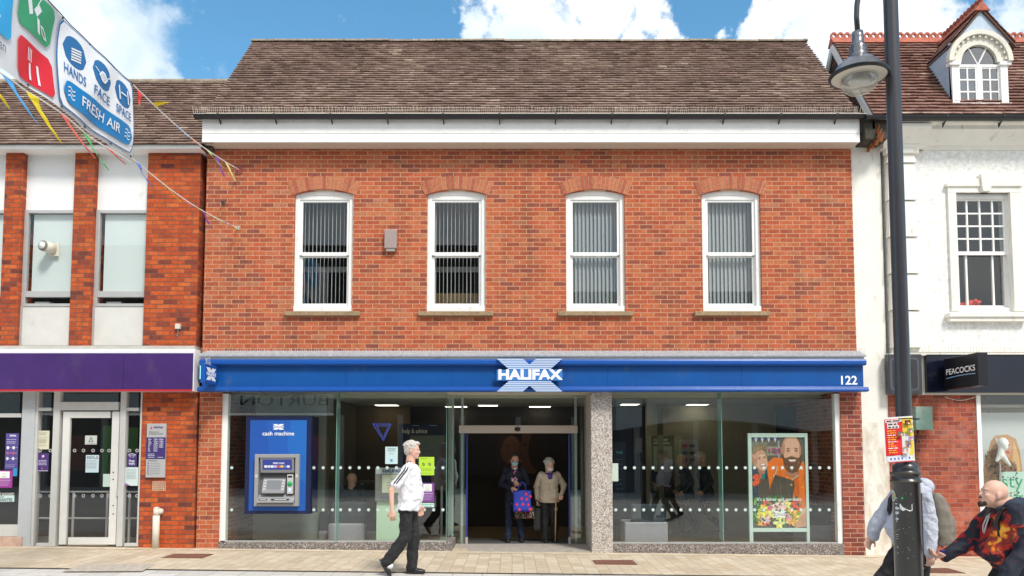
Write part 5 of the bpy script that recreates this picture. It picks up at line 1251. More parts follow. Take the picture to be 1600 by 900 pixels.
FLOR = bpy.data.materials.new('floral'); FLOR.use_nodes = True; _granite(FLOR, [(0, (.7, .6, .62)), (.28, (.5, .03, .08)), (.5, (.08, .07, .25)), (.62, (.75, .68, .7)), (.8, (.62, .1, .2)), (.92, (.1, .1, .3))], 38)
b = MB(); loft(b, [(V(.025, 0, 1.02)+V(.055, 0, 0), V(.035, 0, 0), V(0, .065, 0)), (V(.115, 0, 1.15), V(.03, 0, 0), V(0, .07, 0)), (V(.118, 0, 1.27), V(.025, 0, 0), V(0, .065, 0)), (V(.085, 0, 1.345), V(.02, 0, 0), V(0, .045, 0))]); skin_build(b, 'blouse', FLOR, ta, .008, 3)
b = MB(); loft(b, [(spa(0, 0, z), V(.118, 0, 0), V(0, .16, 0)) for z in (.03, .07)]); b.build('belt', BLACK, ta, smooth=True)
# bags
def bag(name, label, u0, v0, u1, v1, y, m, dots=None, th=.1, handles=True, rim=.04):
    x0, x1, z0, z1 = X(u0, (v0+v1)/2, y), X(u1, (v0+v1)/2, y), Z(v1, y), Z(v0, y)
    t = thing(name, label, 'bag', ((x0+x1)/2, y, z0)); b = MB(); n = 7; k = 6
    vs = []
    for i in range(k+1):
        f = i/k; zz = z0+(z1-z0)*f; w = (x1-x0)/2*(1.0-.03*math.sin(f*3)); d = th/2*(1-f**2*.75)
        for j in range(20):
            a_ = 2*math.pi*j/20; q = 1/(abs(math.cos(a_))**5+abs(math.sin(a_))**5)**.2
            vs.append(((x0+x1)/2+w*math.cos(a_)*q*.93+.006*math.sin(j*2.1+i), y+d*math.sin(a_)*q, zz+.014*math.sin(j*.9)*f))
    fs = [tuple(range(19, -1, -1))]
    for i in range(k):
        for j in range(20): fs.append((i*20+j, i*20+(j+1) % 20, (i+1)*20+(j+1) % 20, (i+1)*20+j))
    b.add(vs, fs); o = b.build('bag_body', m, t, smooth=True)
    if handles:
        for s_ in (-1, 1):
            b = MB(); xm_ = (x0+x1)/2; b.tube([(xm_-.075, y+s_*.015, z1-.02), (xm_-.05, y+s_*.012, z1+.11), (xm_, y+s_*.004, z1+.165), (xm_+.05, y+s_*.012, z1+.11), (xm_+.075, y+s_*.015, z1-.02)], .010, 6); b.build('handle', m, t, smooth=True)
    if dots:
        for (fx_, fz_) in dots:
            b = MB(); cx_, cz_ = x0+(x1-x0)*fx_, z0+(z1-z0)*fz_
            b.ell((cx_, y-th/2*(1-fz_**2*.75)-.000, cz_), (.026, .008, .026), nu=10, nv=8); b.ell((cx_+.005, y-th/2*(1-fz_**2*.75)-.002, cz_+.027), (.008, .006, .012), nu=6, nv=6); b.build('apple_motif', mat('pink_red', (.75, .03, .13), .6), t, smooth=True)
    return t
bag('tote_bag', 'blue shopping bag with pink apple motifs held in the doorway', 800.5, 767, 831, 799, 14.04, mat('bag_blue', (.02, .05, .42), .45, var=.12, scale=9), dots=[(.7, .84), (.92, .72), (.48, .62), (.74, .58), (.23, .33), (.54, .34), (.82, .32), (.36, .08), (.9, .1)])
FLD = bpy.data.materials.new('floral_dark'); FLD.use_nodes = True; _granite(FLD, [(0, (.02, .02, .02)), (.55, (.03, .03, .03)), (.66, (.3, .04, .06)), (.78, (.2, .22, .1)), (.86, (.02, .02, .02)), (.95, (.4, .32, .25))], 45)
bag('patterned_bag', 'dark flower patterned bag held under the blue bag', 803, 792, 836, 810, 14.15, FLD, handles=False)
YB = 14.35; bx_ = X(858, 780, YB)
BEI = mat('jacket_beige', (.6, .5, .38), .75, var=.06, bump=.6, bscale=12)
PBb = dict(pelvis=(0, 0, .80), lean=7, head=(.10, -.0, 1.385), look=(38, 24, 0), H=.87, W=1.0, elbow_l=(-.03, .27, 1.02), wrist_l=(.10, .22, .86), elbow_r=(-.02, -.23, 1.0), wrist_r=(.02, -.22, .75),
    knee_l=(.03, .09, .44), ankle_l=(.0, .09, .085), knee_r=(.05, -.08, .44), ankle_r=(.08, -.07, .085), hair=HAIRG, hairkind='curly', top=BEI, trousers=TRB, voxel=.011, bvoxel=.008, head_s=.93, belly=.03, hem=-.09, top_e=.028, flare=.16,
    hand_l=dict(d=(.7, -.1, -.35), n=(0, -.3, -.9), curl=55, thumb=-1), hand_r=dict(d=(.1, 0, -1), n=(0, 1, 0), curl=60, thumb=1), jaw=1.0)
tb_, spb, Rb, Mb, hcb = person('elderly woman with curly grey hair, beige jacket, white mask and walking stick in the doorway', (bx_, YB, 0), -90, PBb, SKINP)
mask(tb_, hcb, Mb, .93, mat('mask_white', (.8, .8, .8), .8))
b = MB(); q = spb(.03, 0, .50)
for k in range(7):
    a_ = 2*math.pi*k/7; b.ell(q+V(.045*math.cos(a_)+.02, .05*math.sin(a_), .0), (.032, .032, .028))
b.ell(q+V(.085, .01, -.05), (.022, .045, .05)); skin_build(b, 'scarf', mat('scarf', (.08, .05, .25), .8, var=.9, scale=40), tb_, .008, 2)
b = MB(); b.tube([spb(.135, 0, -.05), spb(.15, 0, .1), spb(.14, 0, .3), spb(.125, 0, .42)], .004, 6); b.build('zip', mat('zip', (.25, .2, .15), .5), tb_)
st = thing('walking_stick', 'pale wooden walking stick held by the elderly woman', 'walking stick', (X(867, 845, 14.18), 14.18, 0))
xs, ys = X(868.5, 785, 14.2), 14.2; xs2 = X(867.5, 845, 14.18); hz_ = Z(784, 14.2)
b = MB(); b.tube([(xs2, 14.15, .02), (xs, ys, hz_)], .011, 10); b.build('shaft', mat('cane_wood', (.62, .36, .13), .5, var=.1), st, smooth=True)
b = MB(); b.tube([(xs, ys, hz_), (xs+.0, ys, hz_+.03), (xs-.02, ys, hz_+.05), (xs-.08, ys, hz_+.045)], .012, 10); b.build('handle', mat('cane_wood', (.62, .36, .13)), st, smooth=True)
b = MB(); b.tube([(xs2, 14.15, .0), (xs2, 14.15, .03)], .014, 10); b.build('ferrule', BLACK, st)
bag('handbag', 'black bag hanging beside the elderly woman in the doorway', 832, 795, 846, 831, 14.3, mat('bag_black', (.015, .015, .015), .6), th=.14)
bag('folded_bag', 'green folded shopping bag behind the black handbag', 836, 790, 842, 806, 14.42, mat('bag_green', (.03, .2, .06), .6), handles=False, th=.05)

# pair inside the bank ----------------------------------------------
DKJ = mat('jacket_dark', (.025, .03, .045), .8, var=.2); DKB = mat('jacket_black', (.015, .014, .014), .8)
def walker(label, u, y, H, top, hr, look=(0, 8, 0), seed=1, stride=.22, pocket=False, tr=TRB, voxel=.012, rz=180):
    s = H/1.78
    P = dict(pelvis=(-.02*s, 0, .94*s), lean=6, head=(.10*s, 0, 1.64*s), look=look, H=s, elbow_l=(-.06, .24, 1.14*s), wrist_l=(.10, .2, .96*s), elbow_r=(-.10, -.24, 1.14*s), wrist_r=(.08, -.21, .95*s),
        knee_l=(.14*s, .09, .50*s), ankle_l=(stride*s, .09, .09), toe_l=(1, 0, 0), knee_r=(-.02, -.09, .50*s), ankle_r=(-stride*1.3*s, -.09, .15), toe_r=(.85, 0, -.5), hair=hr, top=top, trousers=tr, voxel=voxel, bvoxel=.009, head_s=.97, seed=seed, flare=.1, top_e=.02)
    return person(label, (X(u, 830, y), y, 0), rz, P)
walker('elderly man with balding head and dark blue coat walking inside the bank', 1073, 15.6, 1.58, DKJ, None, seed=2, stride=.15)
walker('white haired man in a black coat walking behind the other man inside the bank', 1103, 15.4, 1.62, DKB, HAIRW, seed=3, stride=.28, look=(0, 20, 0), tr=JEAN)

# seated man seen from behind ----------------------------------------
ys_ = 14.2; xs_ = X(549, 790, ys_)
PS = dict(pelvis=(.02, 0, .50), lean=0, head=(.03, -.0, 1.13), look=(-38, 5, 0), elbow_l=(.05, .27, .74), wrist_l=(.28, .18, .68), elbow_r=(.05, -.27, .74), wrist_r=(.28, -.18, .68), W=1.05,
    knee_l=(.46, .12, .52), ankle_l=(.48, .12, .09), knee_r=(.46, -.12, .52), ankle_r=(.48, -.12, .09), top=DKB, trousers=TRB, voxel=.012, bvoxel=.009, glasses=True)
ts_, *_r = person('bald man with glasses and dark jacket sitting with his back to the window', (xs_, ys_, 0), 90, PS)

# two men at the right ------------------------------------------------
HOOD = mat('hoodie_grey', (.48, .5, .58), .85, var=.06, bump=.7, bscale=12); YH = 7.25; xh = X(1424, 850, YH)
def hw(u, v, y, xo, yo): return (-(X(u, v, y)-xo), -(y-yo), Z(v, y))      # into the frame of a person facing -X
def hp(u, v, dy=0): return hw(u, v, YH+dy, xh, YH)
gh = gz(xh)
PH = dict(pelvis=(-.02, 0, .89), lean=0, head=(.05, 0, 1.56), look=(0, 5, 0), H=.93, W=1.1, belly=.10,
    elbow_r=hp(1372, 808, .26), wrist_r=hp(1363, 831, .30), elbow_l=hp(1452, 803, -.22), wrist_l=hp(1452, 856, -.26),
    knee_r=(.24, -.10, .50), ankle_r=(.36, -.10, .10), toe_r=(1, 0, .2), knee_l=(-.02, .10, .46), ankle_l=(-.22, .10, .12), toe_l=(.9, 0, -.4), hair=HAIRD, top=HOOD, top_name='hoodie', trousers=TRB, voxel=.008, flare=.02, top_e=.03, sleeve_e=.026, wr=.014, wrs=8, tr_e=.02, arm_r=1.1,
    hand_l=dict(d=(-.12, 0, -1), n=(0, -1, 0), curl=32, thumb=1), hand_r=dict(d=(.55, 0, -.8), n=(0, 1, 0), curl=30, thumb=-1), hand_s=1.0)
# frame check: person faces -X, so local x = -(X-xh), local y = -(Y-yh)
th_, sph, Rh, Mh, hch = person('man in a pale grey hoodie with a grey backpack walking behind the lamp post', (xh, YH, gh), 180, PH, SKINP)
b = MB(); b.ell(sph(-.115, 0, .53), (.085, .125, .085)); b.ell(sph(-.03, .07, .53), (.07, .045, .045)); b.ell(sph(-.03, -.07, .53), (.07, .045, .045)); skin_build(b, 'hood', HOOD, th_, .009, 6, .004, 9)
b = MB(); wl = V(*PH['wrist_l']); b.lathe([(.034, -.012), (.037, 0), (.034, .012)], wl+V(0, 0, -.012), 16); b.ell(wl+V(-.0, .038, -.012), (.024, .008, .024)); b.build('wristwatch', mat('watch', (.04, .04, .03), .3), th_, smooth=True)
def backpack(label, sp, H, rootloc, rz, m, m2, sx=1.0, dx=0.0):
    t = thing('backpack', label, 'backpack', rootloc, R(rz))
    b = MB(); c = sp(-.20+dx, 0, .22); loft(b, [(c+V(q_[0], 0, q_[1]), V(q_[2], 0, 0), V(0, q_[3], 0)) for q_ in ((0, -.24, .085, .14), (-.02, -.20, .105, .15), (-.02, -.05, .10, .15), (0, .10, .09, .145), (.015, .19, .075, .125), (.03, .235, .045, .09))]); skin_build(b, 'pack', m, t, .01, 4, .007, 14)
    b = MB(); c2 = c+V(-.10*sx, 0, -.10); loft(b, [(c2+V(0, 0, z_), V(.05-abs(z_)*.12, 0, 0), V(0, .115-abs(z_)*.15, 0)) for z_ in (-.12, -.1, 0, .1, .12)]); skin_build(b, 'front_pocket', m, t, .01, 3, .004, 14)
    for k in (-1, 1):
        b = MB(); pts = [sp(-.15, k*.085, .42), sp(-.09, k*.10, .505), sp(0, k*.115, .535), sp(.09, k*.12, .50), sp(.155, k*.13, .40), sp(.165, k*.14, .28), sp(.1, k*.175, .15), sp(-.08, k*.19, .06), sp(-.17, k*.15, .03)]
        vs = []
        for i, p in enumerate(pts):
            d = (pts[min(i+1, len(pts)-1)]-pts[max(i-1, 0)]).normalized(); sdv = V(0, 1, 0); sdv = (sdv-d*sdv.dot(d)).normalized(); w_ = .028 if i < 6 else .014; nn = d.cross(sdv)*.007
            vs += [p+sdv*w_+nn, p-sdv*w_+nn, p-sdv*w_-nn, p+sdv*w_-nn]
        fs = [(0, 1, 2, 3), tuple(4*(len(pts)-1)+q for q in (3, 2, 1, 0))]
        for i in range(len(pts)-1):
            for j in range(4): fs.append((4*i+j, 4*i+(j+1) % 4, 4*i+4+(j+1) % 4, 4*i+4+j))
        b.add(vs, fs); b.build('strap', m2, t)
        b = MB(); p = pts[3]; b.tube([sp(-.2, k*.09, .05), sp(-.23, k*.1, -.05)], .008, 6); b.build('webbing', m2, t)
    return t
backpack('taupe grey backpack on the back of the man in the pale hoodie', sph, .93, (xh, YH, gh), 180, mat('pack_taupe', (.2, .175, .14), .85, var=.1), BLACK, dx=-.03)
YM = 6.35; xm_ = X(1572, 850, YM); gm = gz(xm_)
def mp(u, v, dy=0): return hw(u, v, YM+dy, xm_, YM)
FIRE = bpy.data.materials.new('hoodie_print'); FIRE.use_nodes = True
def _fire(m):
    t = m.node_tree; b = t.nodes['Principled BSDF']; g = t.nodes.new('ShaderNodeNewGeometry')
    def no(sc, det, off=0):
        n = t.nodes.new('ShaderNodeTexNoise'); n.inputs['Scale'].default_value = sc; n.inputs['Detail'].default_value = det; n.inputs['Distortion'].default_value = 1.4
        mpn = t.nodes.new('ShaderNodeMapping'); mpn.inputs['Location'].default_value = (off, off, off); t.links.new(g.outputs['Position'], mpn.inputs[0]); t.links.new(mpn.outputs[0], n.inputs['Vector']); return n
    r = t.nodes.new('ShaderNodeValToRGB'); t.links.new(no(4.2, 7).outputs['Fac'], r.inputs['Fac']); e = r.color_ramp.elements
    e[0].position = .58; e[0].color = (.008, .01, .022, 1); e[1].position = .62; e[1].color = (.3, .008, .012, 1)
    for p, c in ((.66, (.5, .015, .02)), (.72, (.08, .005, .01))): q = e.new(p); q.color = (*c, 1)
    # the flaming heart of the print on the chest
    c = Vector((X(1547, 835, YM), YM-.12, Z(835, YM)))
    d = t.nodes.new('ShaderNodeVectorMath'); d.operation = 'DISTANCE'; t.links.new(g.outputs['Position'], d.inputs[0]); d.inputs[1].default_value = c
    n2_ = no(9, 8, 3); 
    sub = t.nodes.new('ShaderNodeMath'); sub.operation = 'MULTIPLY_ADD'; t.links.new(n2_.outputs['Fac'], sub.inputs[0]); sub.inputs[1].default_value = .62; t.links.new(d.outputs['Value'], sub.inputs[2])
    r2 = t.nodes.new('ShaderNodeValToRGB'); t.links.new(sub.outputs[0], r2.inputs['Fac']); e = r2.color_ramp.elements
    e[0].position = .32; e[0].color = (.95, .45, .05, 1); e[1].position = .50; e[1].color = (.25, .0, .0, 1)
    q = e.new(.37); q.color = (.85, .14, .01, 1); q = e.new(.42); q.color = (.03, .03, .03, 1); q = e.new(.45); q.color = (.6, .03, .01, 1)
    k = t.nodes.new('ShaderNodeMapRange'); t.links.new(sub.outputs[0], k.inputs['Value']); k.inputs['From Min'].default_value = .45; k.inputs['From Max'].default_value = .52; k.inputs['To Min'].default_value = 1; k.inputs['To Max'].default_value = 0
    x = t.nodes.new('ShaderNodeMixRGB'); t.links.new(k.outputs[0], x.inputs['Fac']); t.links.new(r.outputs[0], x.inputs['Color1']); t.links.new(r2.outputs[0], x.inputs['Color2'])
    t.links.new(x.outputs[0], b.inputs['Base Color']); b.inputs['Roughness'].default_value = .8
_fire(FIRE)
hd_ = mp(1556, 773)
PM = dict(pelvis=(-.08, 0, .82), lean=7, head=(hd_[0]+.02, 0, hd_[2]+.0-gm), look=(-4, -14, 0), H=.90, W=1.22, belly=.17, head_s=1.0, jaw=1.06, twist=-12,
    elbow_r=mp(1507, 842, .22), wrist_r=mp(1478, 860, .22), elbow_l=mp(1602, 852, -.28), wrist_l=mp(1568, 896, -.33),
    knee_r=(.12, -.11, .44), ankle_r=(.2, -.11, .09), knee_l=(-.08, .11, .42), ankle_l=(-.28, .11, .12), toe_l=(.9, 0, -.4), top=FIRE, top_name='hoodie', trousers=TRB, voxel=.008, beard=True, flare=.0, top_e=.03, sleeve_e=.03, wr=.017, wrs=8, arm_r=1.05, brow=(.3, .2, .15),
    hand_r=dict(d=(1, 0, -.12), n=(.1, -.2, 1), curl=38, thumb=-1), hand_l=dict(d=(.7, 0, -.6), n=(0, -1, 0), curl=30, thumb=1), hand_s=1.05)
tm_, spm, Rm, Mm, hcm = person('bald bearded man in a dark hoodie with a fiery red and orange print', (xm_, YM, gm), 180, PM, SKINP)
b = MB(); q0_ = spm(-.02, 0, .515); NAVC = mat('hood_navy', (.02, .035, .06), .85, var=.1)
b.ell(spm(-.10, 0, .50), (.085, .135, .075)); b.ell(spm(-.02, .09, .525), (.085, .05, .05)); b.ell(spm(-.02, -.09, .525), (.085, .05, .05)); b.ell(spm(.07, .05, .49), (.05, .04, .05)); b.ell(spm(.07, -.05, .49), (.05, .04, .05)); skin_build(b, 'hood', NAVC, tm_, .009, 3, .006, 12)
for k, ln in ((-1, .3), (-.2, .14)):
    b = MB(); b.tube([spm(.10, k*.05, .47), spm(.16, k*.06-.01, .42), spm(.19, k*.08-.02, .34), spm(.21+.0, k*.12-.02, .42-ln)], .0065, 6); b.build('drawstring', mat('cord', (.7, .68, .68), .8), tm_, smooth=True)
backpack('dark green and black backpack worn by the bald bearded man', spm, .9, (xm_, YM, gm), 180, mat('pack_green', (.05, .06, .045), .85, var=.2), BLACK, dx=-.02)
ph = thing('mobile_phone', 'small dark blue phone in the hand of the bald bearded man', 'phone', (X(1470, 862, YM+.2), YM+.17, Z(866, YM+.2)))
b = MB(); b.box(X(1466, 862, YM+.2), X(1474, 862, YM+.2), YM+.17, YM+.182, Z(866, YM+.2), Z(858.5, YM+.2)); b.build('case', mat('phone_blue', (.02, .02, .12), .4), ph, bevel=.004)
# ------------------------------------------------------------- cash machine
ya = D+.0
atm = thing('cash_machine', 'blue wall cash machine in a navy surround at the left shop window', 'cash machine', (X(433, 800, ya), ya, Z(804, ya)))
b = MB(); strip(b, 383, 650.5, 485.5, 803, ya-.005, ya+.5); b.build('surround', NAVY, atm, bevel=.004)
x0, x1, z0, z1 = X(390, 727, ya), X(478.5, 727, ya), Z(798, ya), Z(656.5, ya); w, h = x1-x0, z1-z0
a = Art((x0, ya-.0075, z0), (1, 0, 0), (0, 0, 1), (0, -1, 0), w, h)
a.slab((.006, .09, .4), .003); a.poly([(0, 0), (.1, 0), (.35, .55), (.3, 1), (0, 1)], (.006, .075, .36)); a.poly([(.72, 1), (.66, .7), (.8, .4), (1, .3), (1, 1)], (.006, .12, .45))
xlogo(a, w/2, h*.925, w*.2, (.8, .83, .87), (.01, .06, .3), stripes=False); a.text('cash machine', w/2, h*.85, .095, (.85, .87, .9), bold=.012, width=w*.56)
a.build('face_panel', atm)
mx0, mx1, mz0, mz1 = X(400, 750, ya), X(469, 750, ya), Z(790.5, ya), Z(709.5, ya); mw, mh = mx1-mx0, mz1-mz0
GREY = mat('atm_grey', (.33, .33, .34), .45, metal=.2); GREYD = mat('atm_grey_dark', (.14, .14, .15), .5); GREYL = mat('atm_light', (.5, .5, .5), .4)
yf = ya-.09
def mz(f): return mz0+mh*f
def mxx(f): return mx0+mw*f
b = MB(); t_ = .085
b.box(mx0, mxx(t_), yf, ya+.02, mz0, mz1); b.box(mxx(1-t_), mx1, yf, ya+.02, mz0, mz1); b.box(mxx(t_), mxx(1-t_), yf, ya+.02, mz(.93), mz1); b.box(mxx(t_), mxx(1-t_), yf, ya+.02, mz0, mz(.06))
b.build('bezel', GREY, atm, bevel=.006)
b = MB(); b.box(mxx(t_), mxx(1-t_), ya-.012, ya-.006, mz(.06), mz(.93)); b.build('recess_back', GREYD, atm)
b = MB(); b.prismx([(yf+.012, mz(.93)), (yf+.045, mz(.64)), (ya+.01, mz(.64)), (ya+.01, mz(.93))], mxx(.12), mxx(.88)); b.build('hood', mat('atm_hood', (.22, .22, .23), .45), atm)
a = Art((mxx(.17), yf+.010, mz(.885)), (1, 0, 0), (0, .11, -.99), (0, -1, -.1), mw*.66, mh*.2); a.o = Vector((mxx(.17), yf+.036, mz(.70))); a.ay = Vector((0, -.12, .99)); a.n = Vector((0, -1, -.12)).normalized()
a.slab((.03, .05, .3), .002); a.text('FREE CASH', a.w*.55, a.h*.62, .038, (.85, .86, .9), bold=.02)
for k, c in enumerate([(.8, .8, .8), (.7, .7, .75), (.85, .85, .85), (.5, .5, .8), (.6, .1, .1), (.8, .5, .1), (.1, .2, .6), (.75, .75, .8)]): a.rect(a.w*(.06+k*.11), a.h*.2, a.w*(.155+k*.11), a.h*.42, c, False)
a.build('top_label', atm)
b = MB(); b.box(mxx(.12), mxx(.88), yf+.03, ya+.0, mz(.585), mz(.64)); b.build('camera_strip', BLACK, atm)
b = MB(); b.prismx([(ya-.012, mz(.55)), (ya-.012, mz(.27)), (yf-.02, mz(.25)), (yf-.02, mz(.29))], mxx(.18), mxx(.68)); b.build('screen_housing', GREY, atm, bevel=.003)
a = Art((mxx(.27), yf-.019, mz(.30)), (1, 0, 0), (0, .40, .917), (0, -.917, .40), mw*.33, mh*.21); a.slab((.16, .17, .19), .002); a.rect(.0, .0, a.w, a.h*.1, (.25, .26, .28), False); a.build('screen', atm)
b = MB()
for side in (.215, .625):
    for k in range(4): b.box(mxx(side), mxx(side+.04), yf-.022+k*.0207, yf-.004+k*.0207, mz(.31+k*.055), mz(.34+k*.055))
b.build('side_keys', mat('atm_keys', (.6, .6, .6), .4), atm)
b = MB(); b.box(mxx(.74), mxx(.87), yf+.002, ya, mz(.24), mz(.61)); b.build('card_panel', GREYL, atm, bevel=.003)
b = MB(); b.box(mxx(.76), mxx(.85), yf-.002, yf+.002, mz(.55), mz(.585)); b.build('slot', BLACK, atm)
b = MB(); b.ell((mxx(.805), yf, mz(.43)), (.042, .022, .042), nu=18, nv=10); b.build('green_card_bezel', mat('atm_green', (.01, .36, .1), .35), atm, smooth=True)
a = Art((mxx(.77), yf-.0005, mz(.27)), (1, 0, 0), (0, 0, 1), (0, -1, 0), .05, .07); a.slab((.5, .65, .8), .001); a.rect(.01, .04, .04, .06, (.85, .85, .85), False); a.build('contactless_label', atm)
b = MB(); b.prismx([(ya-.015, mz(.22)), (yf-.055, mz(.10)), (yf-.055, mz(.07)), (ya, mz(.07))], mxx(.09), mxx(.91)); b.build('shelf', GREY, atm, bevel=.004)
a = Art((mxx(.12), yf-.052, mz(.105)), (1, 0, 0), (0, .78, .625), (0, -.625, .78), mw*.76, mh*.10)
a.rrect(.0, .01, .14, .055, .01, (.03, .03, .03)); a.rrect(.2, .01, .5, .055, .01, (.03, .03, .03)); a.o.y += -.0; 
for k in range(6): a.rect(.02+k*.018, .022, .032+k*.018, .04, (.6, .6, .6), False)
for k in range(9): a.rect(.26+k*.022, .022, .275+k*.022, .04, (.65, .65, .65), False)
a.build('keypad', atm)
for fx_ in (.045, .955):
    a = Art((mxx(fx_)-.018, yf-.0008, mz(.555)), (1, 0, 0), (0, 0, 1), (0, -1, 0), .036, .045); a.slab((.6, .58, .52), .001); a.rect(.006, .02, .03, .026, (.3, .1, .08), False); a.build('sticker', atm)

# ------------------------------------------------------------- notices on the glass, boards, posters
def sheetart(u0, v0, u1, v1, y, col, th=.003):
    vm = (v0+v1)/2; x0, x1, z0, z1 = X(u0, vm, y), X(u1, vm, y), Z(v1, y), Z(v0, y)
    a = Art((x0, y-th, z0), (1, 0, 0), (0, 0, 1), (0, -1, 0), x1-x0, z1-z0); a.slab(col, th-.0005); return a
def notice(label, u0, v0, u1, v1, y, col, draw=None, name='notice', cat='notice', group=None):
    a = sheetart(u0, v0, u1, v1, y, col); 
    if draw: draw(a)
    o = a.build(name); return tag(o, label, cat, group)
DK = (.05, .06, .08)
def lines(a, x0, x1, ys, sz, col, seed=0, center=False):
    for i, y in enumerate(ys):
        f = random.Random(seed+i).uniform(.0, .2)
        l, r = x0*a.w, (x1-f*(x1-x0))*a.w
        if center: d = (x1*a.w-r)/2; l += d; r += d
        a.scrib(l, r, y*a.h, sz, col, seed)
YGL = D+.054
def d1(a): lines(a, .15, .85, [.88, .81, .74], .014, DK, 1, True); lines(a, .25, .75, [.58], .01, DK, 2, True); a.text('X', a.w*.5, a.h*.2, .06, (.02, .15, .45), bold=.04)
notice('pale blue notice with four lines of small print taped to the glass', 602, 698, 621.5, 725, YGL, (.5, .66, .68), d1)
def d2(a):
    for fx_, fy in ((.3, .6), (.7, .6)): a.ell(fx_, fy, .1, .09, (.12, .2, .03)); a.line([(a.w*(fx_-.08), a.h*(fy-.06)), (a.w*(fx_+.08), a.h*(fy+.06))], .006, (.5, .7, .05))
    for fx_ in (.24, .48, .72): a.ring(a.w*fx_, a.h*.3, .022, .005, (.12, .2, .03))
    a.scrib(a.w*.08, a.w*.6, a.h*.9, .012, (.12, .2, .03)); lines(a, .1, .9, [.1], .008, (.15, .25, .05))
notice('bright lime green safety notice with round symbols on the glass', 654.5, 714, 678.5, 742.5, YGL, (.42, .66, .04), d2)
def d3(a):
    a.rect(.18, .55, .82, .94, (.75, .78, .75)); a.ring(a.w*.5, a.h*.75, .03, .004, DK); a.scrib(a.w*.28, a.w*.72, a.h*.6, .01, DK); a.rect(.1, .42, .9, .45, (.6, .5, .7)); lines(a, .1, .9, [.33, .26, .19, .12], .01, (.55, .45, .65), 3)
notice('purple poster with a white square at its top, right of the walking man', 657.5, 754.5, 678.5, 784, YGL, (.2, .06, .28), d3)
def d4(a): a.scrib(a.w*.06, a.w*.95, a.h*.55, .016, (.03, .25, .2), 4); a.scrib(a.w*.06, a.w*.8, a.h*.12, .014, (.03, .25, .2), 5)
notice('small white strip sticker beneath the purple poster', 657.5, 786, 678.5, 792.5, YGL, (.5, .7, .65), d4)
notice('pale card fixed to the glass beside the granite column', 955, 724, 966, 752, YGL, (.5, .6, .52))
# boards inside
def d5(a): a.text('help & advice', a.w*.36, a.h*.88, .12, (.75, .6, .5), bold=.008, width=a.w*.56); a.line([(a.w*.3, a.h*.97), (a.w*.45, a.h*.97)], .01, (.3, .35, .4)); a.line([(a.w*.7, a.h*.97), (a.w*.85, a.h*.97)], .01, (.3, .35, .4)); lines(a, .1, .9, [.6, .5, .4], .03, (.02, .03, .1), 6)
notice('wide dark navy board headed help and advice inside the bank', 623, 662, 692, 760, 14.6, (.006, .009, .035), d5, 'help_board', 'board')
def d6(a):
    a.text('customer', a.w*.42, a.h*.94, .085, (.7, .7, .68), bold=.02, width=a.w*.62); a.text('information', a.w*.46, a.h*.885, .085, (.7, .7, .68), bold=.02, width=a.w*.72)
    for x_, y_ in ((.1, .63), (.52, .63), (.1, .42), (.52, .42)):
        a.rect(x_, y_, x_+.38, y_+.2, (.42, .4, .34))
        for q in range(5): a.scrib(a.w*(x_+.05), a.w*(x_+.33), a.h*(y_+.03+q*.03), .012, (.15, .15, .15), q)
    a.scrib(a.w*.2, a.w*.85, a.h*.2, .015, (.2, .2, .2))
notice('tall black customer information board with four sheets on the cream wall', 1018, 681, 1054, 778, 16.2, (.01, .01, .013), d6, 'information_board', 'board')
def d7(a):
    a.rect(.05, .04, .95, .96, (.4, .37, .3))
    for k, (x_, y_) in enumerate(((.15, .7), (.55, .7), (.15, .42), (.55, .42), (.15, .15), (.55, .15))): a.rect(x_, y_, x_+.3, y_+.12, ((.4, .05, .08), (.1, .12, .15), (.12, .14, .2), (.08, .08, .09), (.3, .05, .08), (.15, .12, .1))[k]); a.scrib(a.w*x_, a.w*(x_+.28), a.h*(y_-.06), .01, (.15, .15, .15), k)
notice('white framed card of small pictures beside the customer information board', 1061, 687, 1090, 727, 16.2, (.45, .43, .38), d7, 'picture_card', 'board')
def d8(a):
    a.rect(.08, .88, .45, .93, (.05, .3, .35)); a.rect(.6, .88, .95, .92, (.35, .08, .05)); a.text('call', a.w*.55, a.h*.78, .09, (.4, .45, .5), bold=.01, align='LEFT'); a.text('& change', a.w*.5, a.h*.72, .07, (.4, .45, .5), align='LEFT'); a.text('pay in', a.w*.55, a.h*.66, .08, (.4, .45, .5), bold=.01, align='LEFT'); a.rect(.1, .1, .35, .5, (.1, .11, .09))
notice('tall navy leaflet panel with teal tabs at the right end of the banking hall', 1242, 668, 1292, 800, 15.2, (.008, .012, .04), d8, 'leaflet_panel', 'board')
def d9(a):
    a.text('help', a.w*.5, a.h*.86, .08, (.1, .35, .4), bold=.01, width=a.w*.5); lines(a, .2, .8, [.76, .7, .64, .5, .44, .38, .3], .025, (.05, .14, .18), 8)
notice('tall navy poster with faint teal print behind the granite column', 959, 690, 978, 810, 14.5, (.008, .02, .05), d9, 'banner_poster', 'poster')
